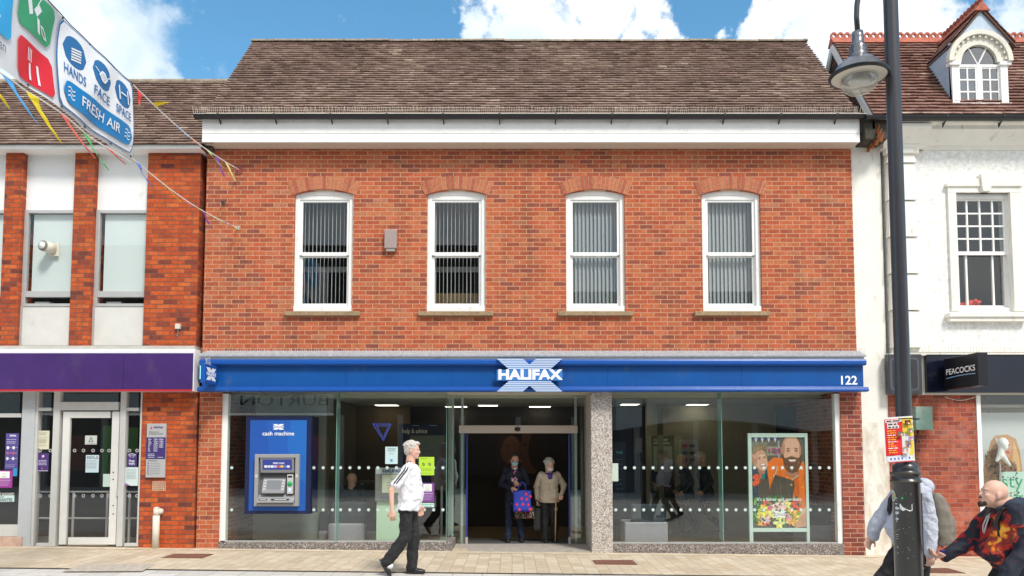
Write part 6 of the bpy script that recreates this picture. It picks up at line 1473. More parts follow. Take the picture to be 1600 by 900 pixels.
# mural above the doorway: two faces, dim
ml = thing('wall_mural', 'dim photographic mural of a smiling child and a woman above the doorway', 'mural', (X(812, 720, 16.8), 16.8, Z(740, 16.8)))
a = sheetart(732, 677, 888, 742, 16.8, (.012, .009, .008))
a.ell(.42, .55, .14, .5, (.03, .01, .014), 8); a.ell(.42, .62, .10, .36, (.16, .065, .035)); a.ell(.40, .80, .10, .2, (.03, .015, .01)); a.ell(.43, .66, .09, .28, (.17, .07, .04))
for x_ in (.40, .455): a.ell(x_, .70, .009, .02, (.02, .01, .01))
a.ell(.44, .58, .012, .035, (.19, .08, .05)); a.ell(.435, .45, .03, .035, (.3, .22, .18)); 
a.poly([(.54, 1), (.72, 1), (.78, .7), (.74, .3), (.66, .02), (.56, .05), (.53, .25), (.5, .38), (.53, .48), (.49, .62), (.53, .8)], (.12, .045, .028)); a.ell(.7, .6, .1, .5, (.02, .01, .008)); a.ell(.565, .72, .018, .03, (.03, .015, .012)); a.ell(.53, .34, .02, .03, (.35, .08, .07)); a.build('picture', ml)
# father and son poster ------------------------------------------
yp = 13.2
pf = thing('poster_stand', 'white framed poster stand showing two smiling florists in aprons among flowers', 'poster stand', (X(1217, 848, yp), yp, 0))
fx0, fx1 = X(1169.5, 760, yp), X(1263, 760, yp); pz0, pz1, pzt, pzb = Z(825, yp), Z(683.5, yp), Z(677, yp), Z(831, yp); px0, px1 = X(1175, 760, yp), X(1258.5, 760, yp)
b = MB(); b.box(fx0, px0, yp-.02, yp+.03, 0, pzt); b.box(px1, fx1, yp-.02, yp+.03, 0, pzt); b.box(px0, px1, yp-.019, yp+.03, pz1, pzt); b.box(px0, px1, yp-.019, yp+.03, pzb, pz0); b.build('frame', mat('poster_frame', (.6, .68, .64), .5), pf, bevel=.004)
a = Art((px0, yp, pz0), (1, 0, 0), (0, 0, 1), (0, -1, 0), px1-px0, pz1-pz0); a.slab((.1, .09, .07), .01); a.step = .00004
rr = random.Random(12)
a.rect(0, .8, 1, 1, (.13, .11, .09)); a.rect(0, .55, .3, .95, (.2, .19, .15)); a.rect(.3, .8, .55, .9, (.3, .26, .2)); a.rect(.5, .75, .53, 1, (.3, .33, .35))
for k in range(9): x_ = k*.06; a.poly([(x_, 1), (x_+.06, 1), (x_+.03, .955-.012*(k % 2))], ((.05, .06, .3), (.7, .7, .75))[k % 2])
for k in range(26): a.ell(.33+rr.uniform(0, .2), .82+rr.uniform(0, .055), .02, .012, rr.choice([(.4, .05, .2), (.25, .03, .2), (.08, .14, .04)]))
OR = (.8, .16, .012); OR2 = (.9, .3, .05); AP = (.09, .065, .052)
a.poly([(.3, .72), (.42, .78), (.56, .77), (.75, .72), (.95, .72), (1, .70), (1, .15), (.35, .2), (.3, .45)], OR)
for k in range(60): a.ell(rr.uniform(.33, .99), rr.uniform(.28, .74), rr.uniform(.01, .03), rr.uniform(.004, .008), rr.choice([OR2, (.9, .45, .2), (.65, .1, .01)]), rr.uniform(0, 180))
a.poly([(.0, .68), (.1, .66), (.28, .64), (.32, .5), (.3, .15), (0, .15)], (.035, .05, .08)); a.poly([(.12, .66), (.26, .64), (.24, .52), (.14, .54)], (.02, .2, .19))
SK = (.62, .3, .2); SK2 = (.72, .38, .27); SKD = (.45, .19, .12)
a.poly([(.12, .72), (.26, .7), (.24, .6), (.18, .585), (.12, .62)], SKD); 
a.ell(.055, .80, .055, .03, SK, 60); a.ell(.155, .76, .135, .115, SK, 8); a.ell(.2, .72, .10, .09, SK2, 8); a.ell(.025, .745, .025, .03, SKD)
a.poly([(.02, .83), (.05, .9), (.14, .925), (.24, .90), (.29, .85), (.22, .868), (.12, .85), (.05, .80)], (.3, .18, .09)); a.poly([(.06, .86), (.16, .905), (.26, .87), (.2, .885), (.12, .87)], (.45, .28, .14))
for x_, y_ in ((.145, .765), (.245, .775)): a.ell(x_, y_, .02, .006, (.06, .03, .03), 6); a.ell(x_, y_+.014, .028, .003, (.25, .13, .07), 8)
a.poly([(.2, .765), (.225, .765), (.235, .72), (.205, .718)], SK2); a.poly([(.15, .70), (.275, .715), (.25, .675), (.2, .665)], (.3, .06, .05)); a.poly([(.16, .7), (.268, .713), (.25, .695), (.19, .685)], (.85, .82, .78))
# father
a.poly([(.6, .62), (.9, .62), (.85, .55), (.72, .56)], SKD); a.ell(.575, .855, .028, .04, SKD); a.ell(.745, .86, .18, .165, SK); a.ell(.76, .88, .15, .13, SK2)
a.poly([(.575, .84), (.60, .86), (.62, .79), (.68, .765), (.76, .78), (.84, .765), (.90, .78), (.93, .84), (.945, .80), (.925, .70), (.86, .625), (.76, .60), (.66, .63), (.6, .71)], (.13, .055, .025)); a.poly([(.66, .775), (.75, .795), (.86, .775), (.88, .75), (.64, .75)], (.16, .07, .03))
a.poly([(.68, .755), (.85, .755), (.82, .722), (.76, .71), (.7, .725)], (.3, .06, .05)); a.poly([(.69, .753), (.84, .753), (.81, .735), (.72, .735)], (.88, .85, .8))
for x_ in (.69, .84): a.ell(x_, .855, .03, .010, (.12, .06, .05)); a.ell(x_, .878, .042, .006, (.18, .09, .05), -4 if x_ > .7 else 6)
a.poly([(.755, .86), (.785, .86), (.805, .80), (.74, .80)], (.78, .42, .3)); a.ell(.772, .80, .03, .012, (.7, .33, .24))
for k in range(70): x_, y_ = rr.uniform(.60, .90), rr.uniform(.61, .80); a.ell(x_, y_, .006, .012, rr.choice([(.2, .09, .04), (.08, .03, .015), (.28, .13, .06)]), rr.uniform(-25, 25)) if ((x_-.755)/.17)**2+((y_-.69)/.09)**2 < 1 and not (.66 < x_ < .86 and .705 < y_ < .765) else None
for (cx_, cy_, rx_, ry_, c_) in ((.64, .80, .035, .03, (.74, .36, .25)), (.865, .80, .03, .025, (.74, .36, .25)), (.6, .88, .03, .07, (.5, .22, .14)), (.915, .86, .018, .06, (.5, .22, .14)), (.09, .74, .03, .03, (.5, .22, .14)), (.13, .735, .03, .016, (.75, .36, .27)), (.255, .735, .02, .014, (.75, .36, .27)), (.19, .80, .06, .012, (.8, .48, .36))): a.ell(cx_, cy_, rx_, ry_, c_)
for x_ in (.69, .84): a.ell(x_, .855, .012, .006, (.5, .4, .36)); a.ell(x_, .855, .006, .006, (.02, .015, .01)); a.ell(x_, .838, .03, .004, (.5, .22, .15))
for k in range(26): a.line([(a.w*(.05+k*.009), a.h*(.855+.03*math.sin(k*.12))), (a.w*(.07+k*.009), a.h*(.895+.018*math.sin(k*.12)))], .003, rr.choice([(.5, .33, .17), (.22, .13, .06), (.38, .24, .12)]))
for k in range(14): x_ = rr.uniform(.36, .95); a.line([(a.w*x_, a.h*rr.uniform(.3, .45)), (a.w*(x_+rr.uniform(-.06, .06)), a.h*rr.uniform(.5, .68))], rr.uniform(.004, .01), rr.choice([(.62, .1, .01), (.9, .28, .05), (.68, .12, .01)]))
# aprons
a.poly([(.44, .59), (.5, .575), (.78, .52), (.8, .48), (.74, .3), (.7, .22), (.32, .25), (.34, .45)], AP); a.poly([(.12, .53), (.31, .55), (.33, .38), (.3, .2), (.1, .22)], (.1, .07, .055)); a.line([(a.w*.44, a.h*.59), (a.w*.48, a.h*.68)], .02, (.55, .45, .35)); a.line([(a.w*.75, a.h*.53), (a.w*.86, a.h*.58)], .02, (.6, .5, .4)); a.rect(.36, .37, .6, .375, (.06, .045, .035))
for k in range(18): x_ = rr.uniform(.36, .72); a.line([(a.w*x_, a.h*rr.uniform(.26, .4)), (a.w*(x_+rr.uniform(-.05, .05)), a.h*rr.uniform(.42, .55))], rr.uniform(.006, .016), rr.choice([(.12, .09, .075), (.07, .05, .04), (.15, .115, .095)]))
None; a.ell(.73, .475, .02, .012, (.7, .3, .05))
a.poly([(.7, .05), (.8, .12), (1, .2), (1, .02), (.8, 0)], SK); a.poly([(.72, .08), (.82, .15), (1, .24), (1, .18), (.82, .1)], SK2)
for k in range(46): cx_, cy_, ang = rr.uniform(.03, .9), rr.uniform(.03, .34), rr.uniform(0, 180); a.ell(cx_, cy_, rr.uniform(.05, .1), rr.uniform(.008, .016), rr.choice([(.04, .18, .02), (.08, .3, .03), (.02, .09, .02), (.2, .4, .05)]), ang)
def flower(cx_, cy_, r, col, col2):
    an0 = rr.uniform(0, 60)
    for q in range(6): an_ = an0+60*q+rr.uniform(-14, 14); a.ell(cx_+r*.6*math.cos(R(an_)), cy_+r*.36*math.sin(R(an_)), r*.6, r*.19, col if q % 2 else tuple(min(1, c*1.25) for c in col), an_)
    a.ell(cx_, cy_, r*.2, r*.12, col2)
PAL = [(.85, .28, .33), (.75, .12, .22), (.85, .38, .05), (.8, .68, .08), (.82, .72, .2), (.85, .5, .5), (.7, .08, .05), (.8, .6, .62)]
for k in range(34):
    cx_, cy_ = rr.uniform(.12, .86), rr.uniform(.055, .27)
    if .36 < cx_ < .64 and .08 < cy_ < .21: continue
    c1 = rr.choice(PAL); flower(cx_, cy_, rr.uniform(.05, .10), c1, tuple(c*.5 for c in c1))
    for q in range(2): a.ell(cx_+rr.uniform(-.06, .06), cy_+rr.uniform(-.02, .06), rr.uniform(.03, .055), rr.uniform(.006, .012), rr.choice([(.04, .18, .02), (.08, .28, .03), (.02, .09, .02)]), rr.uniform(0, 180))
for cx_, cy_ in ((.06, .56), (.1, .52), (.05, .49), (.12, .57)): flower(cx_, cy_, .05, (.8, .09, .02), (.3, .05, .02))
a.text("It's a father and son thing.", a.w*.5, a.h*.315, .075, (.88, .88, .88), bold=.02, width=a.w*.84)
xlogo(a, a.w*.5, a.h*.15, a.w*.26, (.88, .88, .9), (.35, .1, .12), stripes=False); a.text("It's a people thing", a.w*.5, a.h*.065, .04, (.85, .85, .85), bold=.01, width=a.w*.26)
a.build('poster', pf)
# seats -----------------------------------------------------------
LIL = mat('seat_lilac', (.36, .32, .36), .9, var=.05); SLATE = mat('seat_slate', (.035, .042, .055), .85, var=.1)
def seat(label, u0, u1, ub0, ub1, y, vt, vm, group=None):
    t = thing('lounge_seat', label, 'seat', (X((u0+u1)/2, 840, y), y, 0)); zm = Z(vm, y)
    b = MB(); b.box(X(u0, 835, y), X(u1, 835, y), y, y+.6, .02, zm); b.build('seat', LIL, t, bevel=.03)
    b = MB(); b.box(X(ub0, 800, y), X(ub1, 800, y), y+.03, y+.16, zm-.02, Z(vt, y)); b.build('backrest', SLATE, t, bevel=.035)
    for dx in (.04, -.04):
        for dy in (.05, .5): 
            b = MB(); xx = X(u0 if dx > 0 else u1, 835, y)+dx; b.box(xx-.015, xx+.015, y+dy, y+dy+.03, 0, .03); b.build('leg', BLACK, t)
    return t
seat('lilac box seat with a slate backrest alone at the left of the right shop window', 976, 1044, 987, 1040, 13.6, 788, 816)
seat('lilac box seat half hidden behind the right edge of the poster stand', 1258, 1301, 1262, 1300, 13.7, 790, 821)
s_ = seat('lilac seat with the bald man sitting on it, backrest to the window', 512, 569, 517, 572, 13.75, 785, 818)
seat('slate lounge seat behind the walking man, right of the bald man', 569, 588, 568, 590, 13.95, 797, 830)
seat('slate lounge seat left of the bald man and next to the cash machine', 497, 512, 497, 514, 13.95, 800, 830)
# drop box
db = thing('deposit_box', 'grey deposit box on a pale green pedestal behind the walking man', 'deposit box', (X(606, 846, 13.3), 13.3, 0))
y = 13.3; b = MB(); strip(b, 588, 783, 630, 846, y, y+.3); b.build('pedestal', mat('pale_green', (.5, .62, .46), .6), db, bevel=.004)
b = MB(); strip(b, 586, 731, 650, 783, y-.06, y+.34); b.build('box', mat('box_grey', (.2, .18, .17), .5), db, bevel=.006)
a = sheetart(587, 731.5, 649, 740.5, y-.061, (.45, .46, .48)); a.text('HALIFAX', a.w*.42, a.h*.5, .07, (.02, .05, .2), bold=.04, width=a.w*.5); a.build('header_label', db)
a = sheetart(597, 741.5, 633, 770, y-.061, (.6, .56, .45)); a.text('IN FULL', a.w*.5, a.h*.75, .03, DK); lines(a, .2, .8, [.55, .4, .25], .014, DK, 3, True); a.build('notice', db)
a = sheetart(594, 775, 620, 781, y-.061, (.19, .17, .165)); a.text('by 24 high', a.w*.5, a.h*.5, .05, (.05, .04, .15), bold=.01, width=a.w*.9); a.build('lower_label', db)
# faint high tables on the left
hb = thing('window_bench', 'long dark bench counter behind the left shop window', 'counter', (X(600, 846, 14.8), 14.8, 0))
b = MB(); strip(b, 560, 752, 695, 755, 14.8, 15.3); b.build('counter_top', mat('bench', (.1, .07, .05), .5), hb)
for u in (565, 625, 690):
    b = MB(); xx = X(u, 800, 14.85); b.box(xx-.02, xx+.02, 14.85, 14.9, 0, Z(755, 14.8)); b.build('leg', ALU, hb)

# ------------------------------------------------------------- wall fittings
def smallbox(name, label, cat, u0, v0, u1, v1, y, d, m, bev=.008):
    x0, x1, z0, z1 = X(u0, (v0+v1)/2, y), X(u1, (v0+v1)/2, y), Z(v1, y), Z(v0, y); t = thing(name, label, cat, ((x0+x1)/2, y, z0))
    b = MB(); b.box(x0, x1, y-d, y, z0, z1); b.build('housing', m, t, bevel=bev); return t, x0, x1, z0, z1
t, x0, x1, z0, z1 = smallbox('alarm_box', 'small pinkish metal alarm box on the brick between the first and second window', 'alarm box', 602, 361, 621, 390, D, .1, mat('alarm_pink', (.42, .32, .3), .35, metal=.4), .01)
b = MB(); b.box(x0+.03, x1-.03, D-.08, D-.001, z0-.04, z0-.0); b.build('base', mat('al_base', (.4, .38, .35)), t)
for (u, v, lab) in ((373, 265, 'small rusty eye bracket on the brick at the end of the upper bunting line'), (372, 356, 'pale anchor bolt on the brick at the end of the lower bunting line'), (349, 317, 'dark iron bracket on the brick near the left corner of the blue signed bank')):
    x, z = X(u, v, D), Z(v, D); t = thing('wall_bracket', lab, 'bracket', (x, D, z))
    m = mat('rust_b', (.22, .06, .05), .7) if v < 300 else (ALU if v > 330 else mat('iron', (.08, .06, .05), .7))
    s = .06 if v < 300 else .025
    b = MB(); b.box(x-s, x+s, D-.012, D-.001, z-s*1.4, z+s*1.2); b.build('plate', m, t)
    b = MB(); b.tube([(x, D-.012, z), (x, D-.07, z+.01), (x-.02, D-.09, z), (x, D-.07, z-.01)], .007, 6); b.build('eye_bolt', m, t)
t, x0, x1, z0, z1 = smallbox('junction_box', 'tiny cream junction box low on the brick pier beside the white panels', 'junction box', 275.5, 506.5, 283, 514.5, NB, .06, PLASTIC, .006)
b = MB(); b.tube([((x0+x1)/2, NB-.02, z0), ((x0+x1)/2, NB-.015, z0-.07), ((x0+x1)/2-.02, NB-.015, z0-.12)], .009, 6); b.build('cable', mat('cable_grey', (.25, .22, .2)), t)
t, x0, x1, z0, z1 = smallbox('air_brick', 'terracotta air brick below the opening hours plaque', 'air brick', 238, 752, 259, 767, NB, .004, mat('air_brick', (.5, .3, .2), .85, var=.2, scale=12), 0)
a = Art((x0, NB-.0045, z0), (1, 0, 0), (0, 0, 1), (0, -1, 0), x1-x0, z1-z0)
for i in range(6):
    for j in range(4): a.rect(.02+i*.035, .015+j*.035, .035+i*.035, .035+j*.035, (.25, .12, .08), False)
a.build('holes', t)
# white pipe
pp_ = thing('waste_pipe', 'cream plastic pipe with an elbow at its top against the red brick pier', 'pipe', (X(244, 855, NB-.1), NB-.1, gz(-5.8)))
xx = X(243.5, 820, NB-.08); zt = Z(794, NB-.08); b = MB(); b.tube([(xx, NB-.07, gz(-5.8)), (xx, NB-.07, zt-.12)], .055, 16); b.build('downpipe', PLASTIC, pp_, smooth=True)
b = MB(); b.tube([(xx, NB-.07, zt-.13), (xx, NB-.07, zt)], .047, 16); b.ell((xx, NB-.07, zt), (.05, .05, .02)); b.tube([(xx+.02, NB-.06, zt-.055), (xx+.06, NB+.0, zt-.06)], .05, 16); b.build('elbow', PLASTIC, pp_, smooth=True)
# opening hours plaque
t, x0, x1, z0, z1 = smallbox('opening_hours_plaque', 'tall silver and purple opening hours plaque on the red brick pier', 'sign', 230, 662, 260, 746, NB, .035, mat('plaque_silver', (.5, .5, .5), .35, metal=.3), .004)
a = Art((x0, NB-.0362, z0), (1, 0, 0), (0, 0, 1), (0, -1, 0), x1-x0, z1-z0); w, h = a.w, a.h
PU = (.04, .02, .14); a.rect(0, .34, 1, .745, PU)
a.poly([(.2, .915), (.27, .915), (.235, .955)], (.5, .02, .08)); a.poly([(.15, .90), (.32, .90), (.235, .93)], (.5, .02, .08)); a.text('NatWest', w*.6, h*.93, .05, PU, bold=.03, width=w*.48)
a.text('Welcome to', w*.12, h*.845, .032, DK, bold=.01, align='LEFT'); a.text('Bromsgrove branch', w*.12, h*.81, .032, DK, bold=.01, align='LEFT', width=w*.72)
for k, (dd, hh) in enumerate((('Mon', '9.30am - 3.30pm'), ('Tue', '9.30am - 3.30pm'), ('Wed', '10.00am - 3.30pm'), ('Thu', '9.30am - 3.30pm'), ('Fri', '9.30am - 3.30pm'), ('Sat', 'Closed'), ('Sun', 'Closed'))):
    yy_ = h*(.71-.036*k); a.text(dd, w*.1, yy_, .026, (.8, .8, .85), bold=.02, align='LEFT'); a.text(hh, w*.38, yy_, .024, (.8, .8, .85), bold=.02, align='LEFT', width=w*(.5 if k < 5 else .2))
lines(a, .1, .5, [.43, .40, .37], .014, (.7, .7, .8), 2); a.scrib(w*.6, w*.9, h*.37, .014, (.7, .7, .8)); a.scrib(w*.1, w*.6, h*.305, .014, DK)
for k in range(5): a.ell(.14, .26-k*.045, .035, .012, (.2, .05, .2) if k % 2 else (.12, .12, .2)); a.scrib(w*.25, w*.75, h*(.255-k*.045), .01, (.15, .15, .2), k)
a.build('print', t)
# notices of the left bank
yn = NB+.028; PUR = (.06, .03, .17)
def n1_(a): a.rect(0, .62, 1, .68, (.5, .5, .35)); lines(a, .12, .85, [.9, .84, .78, .55, .48, .41, .34, .2], .01, (.25, .25, .2), 4); a.poly([(0, 0), (.3, 0), (.0, .15)], (.3, .3, .25))
notice('cream typed notice in the narrow window left of the silver door', 58, 673, 77, 702, yn+.02, (.62, .6, .45), n1_)
def n2__(a): a.rect(.42, .72, .5, .88, (.7, .1, .2)); a.rect(.48, .78, .62, .88, (.75, .7, .8)); lines(a, .12, .88, [.58, .5, .42, .34], .014, (.7, .65, .8), 5, True); a.ell(.5, .15, .06, .05, (.6, .1, .15)); a.rect(0, 0, 1, .03, (.6, .55, .7))
notice('small purple poster below the cream notice left of the silver door', 57, 708, 76, 736, yn+.02, PUR, n2__)
def n3_(a): a.line([(a.w*.32, a.h*.3), (a.w*.68, a.h*.3), (a.w*.5, a.h*.82)], .010, (.1, .1, .1), closed=True); a.rect(.485, .42, .515, .62, (.1, .1, .1)); a.scrib(a.w*.12, a.w*.88, a.h*.1, .012, (.1, .1, .1))
notice('square warning notice with a black triangle on the silver door', 133, 680.5, 151.5, 694.5, NB+.055, (.55, .58, .54), n3_)
def n4(a): a.rect(0, 0, 1, .02, (.1, .3, .4)); a.ell(.85, .9, .06, .04, (.4, .05, .25)); a.text('Entrance', a.w*.08, a.h*.9, .035, PUR, bold=.02, align='LEFT'); a.text('Doors Closing', a.w*.08, a.h*.82, .035, PUR, bold=.02, align='LEFT'); lines(a, .08, .9, [.68, .6, .52, .44, .34, .26], .012, (.3, .35, .45), 6)
notice('pale blue and white poster with purple heading in the middle of the silver door', 134, 711, 154.5, 738.5, NB+.055, (.55, .68, .7), n4)
notice('plain pale green square sheet low on the silver door', 161, 740.5, 174, 760.5, NB+.055, (.5, .62, .55))
def n5(a):
    for r_ in (.03, .055, .08): 
        pts = [(a.w*.5+r_*math.cos(R(q)), a.h*.6+r_*math.sin(R(q))) for q in range(45, 136, 15)]; a.line(pts, .012, (.75, .75, .8))
    a.text('Free', a.w*.5, a.h*.42, .05, (.8, .8, .85), bold=.02); a.text('WiFi', a.w*.5, a.h*.2, .05, (.8, .8, .85), bold=.02)
notice('purple Free WiFi poster in the narrow window right of the silver door', 198.5, 708, 213.5, 729, yn+.02, PUR, n5)
def n6(a): a.poly([(0, 0), (.45, 0), (.0, .16)], (.25, .08, .4)); lines(a, .12, .9, [.88, .8, .72, .64, .56, .48, .4], .01, (.2, .25, .3), 7)
notice('pale sheet with a purple corner below the Free WiFi poster', 195.5, 730, 216, 759, yn+.02, (.58, .68, .66), n6)
def n7(a):
    a.poly([(.1, .92), (.16, .92), (.13, .965)], (.7, .05, .1)); a.text('NatWest', a.w*.55, a.h*.935, .045, (.8, .8, .85), bold=.03, width=a.w*.5); lines(a, .08, .85, [.82, .76, .72], .014, (.6, .6, .75), 8)
    for k in range(3):
        for q in (.2, .65): a.ell(q, .6-k*.15, .11, .045, ((.7, .7, .75), (.4, .1, .2), (.6, .6, .7))[k]); a.scrib(a.w*(q+.15), a.w*(q+.3), a.h*(.6-k*.15), .01, (.6, .6, .75), k)
    lines(a, .08, .9, [.12, .07], .01, (.5, .5, .7), 9)
notice('large blue and violet poster with round icons in the far left shop window', 8.5, 677, 28.5, 733.5, yn, (.08, .06, .25), n7)
notice('magenta poster with a white square at the far left window edge', -6, 735, 19.5, 762, yn-.004, (.3, .03, .27), d3)
notice('small light blue sticker beside the magenta poster', 20.5, 732, 27, 744, yn-.004, (.02, .25, .5))
def n8(a): a.rect(0, .72, 1, 1, (.02, .02, .02)); a.text('CURRENT ACCOUNT', a.w*.5, a.h*.86, .05, (.8, .8, .8), bold=.01, width=a.w*.95); a.text('SWITCH', a.w*.4, a.h*.52, .05, DK, bold=.02, width=a.w*.35); a.text('GUARANTEE', a.w*.5, a.h*.2, .07, DK, bold=.03, width=a.w*.85)
notice('white and black current account switch guarantee sticker low in the far left window', -16, 770, 22.5, 784, yn, (.5, .65, .62), n8)
# frosted symbols on bank door glass
rec = Art((0, NB+.049, 0), (1, 0, 0), (0, 0, 1), (0, -1, 0), 1, 1)
for v in (704, 775):
    for u in (60, 76, 114, 128, 143, 157, 168, 200, 212):
        x, z = X(u, v, NB), Z(v, NB); rec.ring(x, z, .03, .012, (.55, .55, .55), n=6)
rec.lay = 0; rec.build('glass_markings', dfr)
# green cabinet, right
t, x0, x1, z0, z1 = smallbox('cable_cabinet', 'pale green metal cabinet on the brick behind the lamp post poster', 'cabinet', 1423, 636, 1449, 672, D+.02, .17, mat('cab_green', (.22, .34, .28), .55, var=.15, scale=9, stain=(.3, .25, .18), stain_amt=.2), .008)
b = MB()
for z in (z0+.06, z1-.06):
    for x in (x0-.015, x1+.003): b.box(x, x+.012, D-.02, D+.02, z-.015, z+.015)
b.build('hinge', mat('cab_hinge', (.15, .2, .17)), t)
b = MB(); b.tube([(x0+.09, D-.03, z0), (x0+.08, D-.02, z0-.1), (x0+.04, D+.0, z0-.25), (x0+.03, D+.0, 0)], .014, 8); b.build('cable', BLACK, t, smooth=True)
ce = MB(); ce.tube([(X(1476+q*6.0, 621, D), D-.0, Z(620+5.5*math.sin(q/8*math.pi), D)) for q in range(9)], .006, 5); tag(ce.build('loose_cable', mat('cable_white', (.6, .57, .52))), 'thin pale cable looping below the black fascia', 'cable')
# fashion poster and mannequin in the right window ------------------
yw = 13.25
fp = thing('fashion_poster', 'shop window poster of a woman with long blond hair in a leopard print top', 'poster', (X(1570, 780, yw), yw, Z(850, yw)))
a = sheetart(1533, 645, 1640, 800, yw, (.52, .55, .54)); w, h = a.w, a.h
def f(u, v): return ((u-1533)/107, (800-v)/155)
def fp_(pts, c): a.poly([f(*p) for p in pts], c)
fp_([(1556, 681), (1575, 679), (1589, 686), (1594, 705), (1597, 735), (1590, 745), (1578, 740), (1570, 700)], (.5, .27, .1)); fp_([(1556, 681), (1549, 690), (1542, 715), (1537, 722), (1541, 726), (1553, 712), (1560, 700)], (.42, .22, .08)); fp_([(1585, 690), (1592, 712), (1594, 735), (1586, 742), (1582, 720)], (.65, .42, .2))
fp_([(1563, 688), (1579, 688), (1582, 702), (1577, 715), (1568, 716), (1562, 704)], (.6, .32, .22)); fp_([(1571, 705), (1579, 706), (1575, 710)], (.5, .06, .06)); fp_([(1572, 694), (1579, 694), (1578, 696.5), (1572, 696)], (.12, .06, .04))
fp_([(1545, 705), (1560, 700), (1578, 720), (1588, 726), (1590, 800), (1534, 800), (1534, 740), (1539, 718)], (.25, .14, .07))
rr = random.Random(3)
for k in range(230):
    u_, v_ = rr.uniform(1538, 1588), rr.uniform(706, 798)
    if u_ < 1562 or v_ > 722: x_, y_ = f(u_, v_); a.ell(x_, y_, rr.uniform(.006, .013), rr.uniform(.006, .01), rr.choice([(.02, .015, .01), (.03, .02, .015), (.4, .24, .12)]), rr.uniform(0, 90))
a.build('print', fp)
pt_ = sheetart(1562, 737, 1640, 790, yw-.02, (.5, .7, .6)); pt_.text('sty', pt_.w*.25, pt_.h*.7, .32, (.03, .32, .16), bold=.0, align='CENTER'); pt_.text('fresh', pt_.w*.55, pt_.h*.25, .2, (.03, .32, .16), bold=.01); tag(pt_.build('style_banner'), 'pale green banner with large green letters below the fashion poster', 'banner')
mn = thing('mannequin', 'white faceless mannequin head and neck standing before the fashion poster', 'mannequin', (X(1566, 720, yw-.12), yw-.12, Z(745, yw)))
b = MB(); c = V(X(1567, 693, yw-.12), yw-.12, Z(693, yw-.12)); b.ell(c, (.078, .095, .10)); b.ell(c+V(.01, -.02, -.05), (.055, .06, .07)); limb(b, c+V(-.02, 0, -.06), c+V(-.05, 0, -.20), .05, .055); limb(b, c+V(-.03, 0, -.19), c+V(.09, -.02, -.36), .055, .02); limb(b, c+V(-.05, 0, -.19), c+V(-.11, 0, -.28), .05, .03); 
skin_build(b, 'bust', mat('mannequin_white', (.78, .82, .78), .35), mn, .008, 3)
b = MB(); b.tube([c+V(-.05, .02, -.3), (c.x-.05, c.y+.02, .3)], .012, 8); b.build('stand', ALU, mn)
sp_ = thing('spot_lamp', 'small white spotlight on the ceiling track of the right hand shop', 'spotlight', (X(1547, 645, 13.5), 13.5, Z(640, 13.5)))
b = MB(); c = V(X(1547, 645, 13.5), 13.5, Z(646, 13.5)); b.ell(c, (.04, .04, .055)); b.tube([c, c+V(0, 0, .14)], .012, 6); b.build('lamp_head', WHITEC, sp_, smooth=True)

# ------------------------------------------------------------- lamp post
YL = 6.6; PX = X(1401, 300, YL); gp = gz(PX)
lp = thing('lamp_post', 'black street lamp post with flared base casing and a hanging bell lantern', 'street lamp', (PX, YL, gp))
POST = mat('post_paint', (.036, .036, .044), .32, var=.1, spec=.6)
b = MB(); zc = Z(723, YL)-gp
b.lathe([(.064, zc-.02), (.062, 3.0), (.0585, 6.6)], (PX, YL, gp), 32); b.build('shaft', POST, lp, smooth=True)
b = MB(); s_ = YL/(F*CT); rb_ = 20*s_
z1_, z2_, z3_, z4_ = Z(722, YL)-gp, Z(738, YL)-gp, Z(752, YL)-gp, Z(755, YL)-gp
b.lathe([(.06, z1_+.004), (.075, z1_-.005), (.10, z1_-.03), (rb_*.93, z2_+.02), (rb_*.95, z2_+.005), (rb_*1.12, z2_), (rb_*1.12, z2_-.014), (rb_*1.02, z2_-.022), (rb_*1.02, z3_+.015), (rb_*1.13, z3_+.008), (rb_*1.13, z3_-.006), (rb_, z3_-.014), (rb_, .0)], (PX, YL, gp), 40)
b.build('base_casing', mat('casing', (.02, .02, .022), .3, var=.2, scale=8, spec=.7), lp, smooth=False).data.polygons.foreach_set('use_smooth', [True]*(12*40))
b = MB(); b.lathe([(rb_*1.135, z2_-.001), (rb_*1.135, z2_-.006)], (PX, YL, gp), 40); b.lathe([(rb_*1.145, z3_+.004), (rb_*1.145, z3_-.001)], (PX, YL, gp), 40); b.build('gilt_line', mat('gilt', (.12, .09, .03), .6), lp)
b = MB(); b.box(PX+rb_*.86, PX+rb_*1.1, YL-.03, YL+.03, Z(879, YL)-0, Z(770, YL)); b.build('door_edge', POST, lp, bevel=.006)
rr = random.Random(77); b = MB()
def on_casing(u, v, s, fr=None, n=7):
    x = X(u, v, YL-rb_); x = max(PX-rb_*.96, min(PX+rb_*.96, x)); z = Z(v, YL-rb_); pts = []
    for k in range(n):
        q = 2*math.pi*k/n; px_ = x+s*rr.uniform(.6, 1)*math.cos(q); pz_ = z+s*rr.uniform(.6, 1)*math.sin(q); px_ = max(PX-rb_*.99, min(PX+rb_*.99, px_)); pts.append((px_, YL-math.sqrt(max(0, (rb_+.0015)**2-(px_-PX)**2)), pz_))
    return pts
for k in range(46):
    p = on_casing(rr.uniform(1393, 1428), rr.uniform(768, 880), rr.uniform(.001, .004), n=5); b.add(p, [tuple(range(5))])
for u, v, s in ((1396, 795, .016), (1402, 802, .014), (1397, 803, .012), (1398, 812, .012), (1393, 788, .006), (1393, 779, .006)): p = on_casing(u, v, s, n=9); b.add(p, [tuple(range(9))])
b.build('paint_chips', mat('chips', (.6, .6, .6), .8), lp)
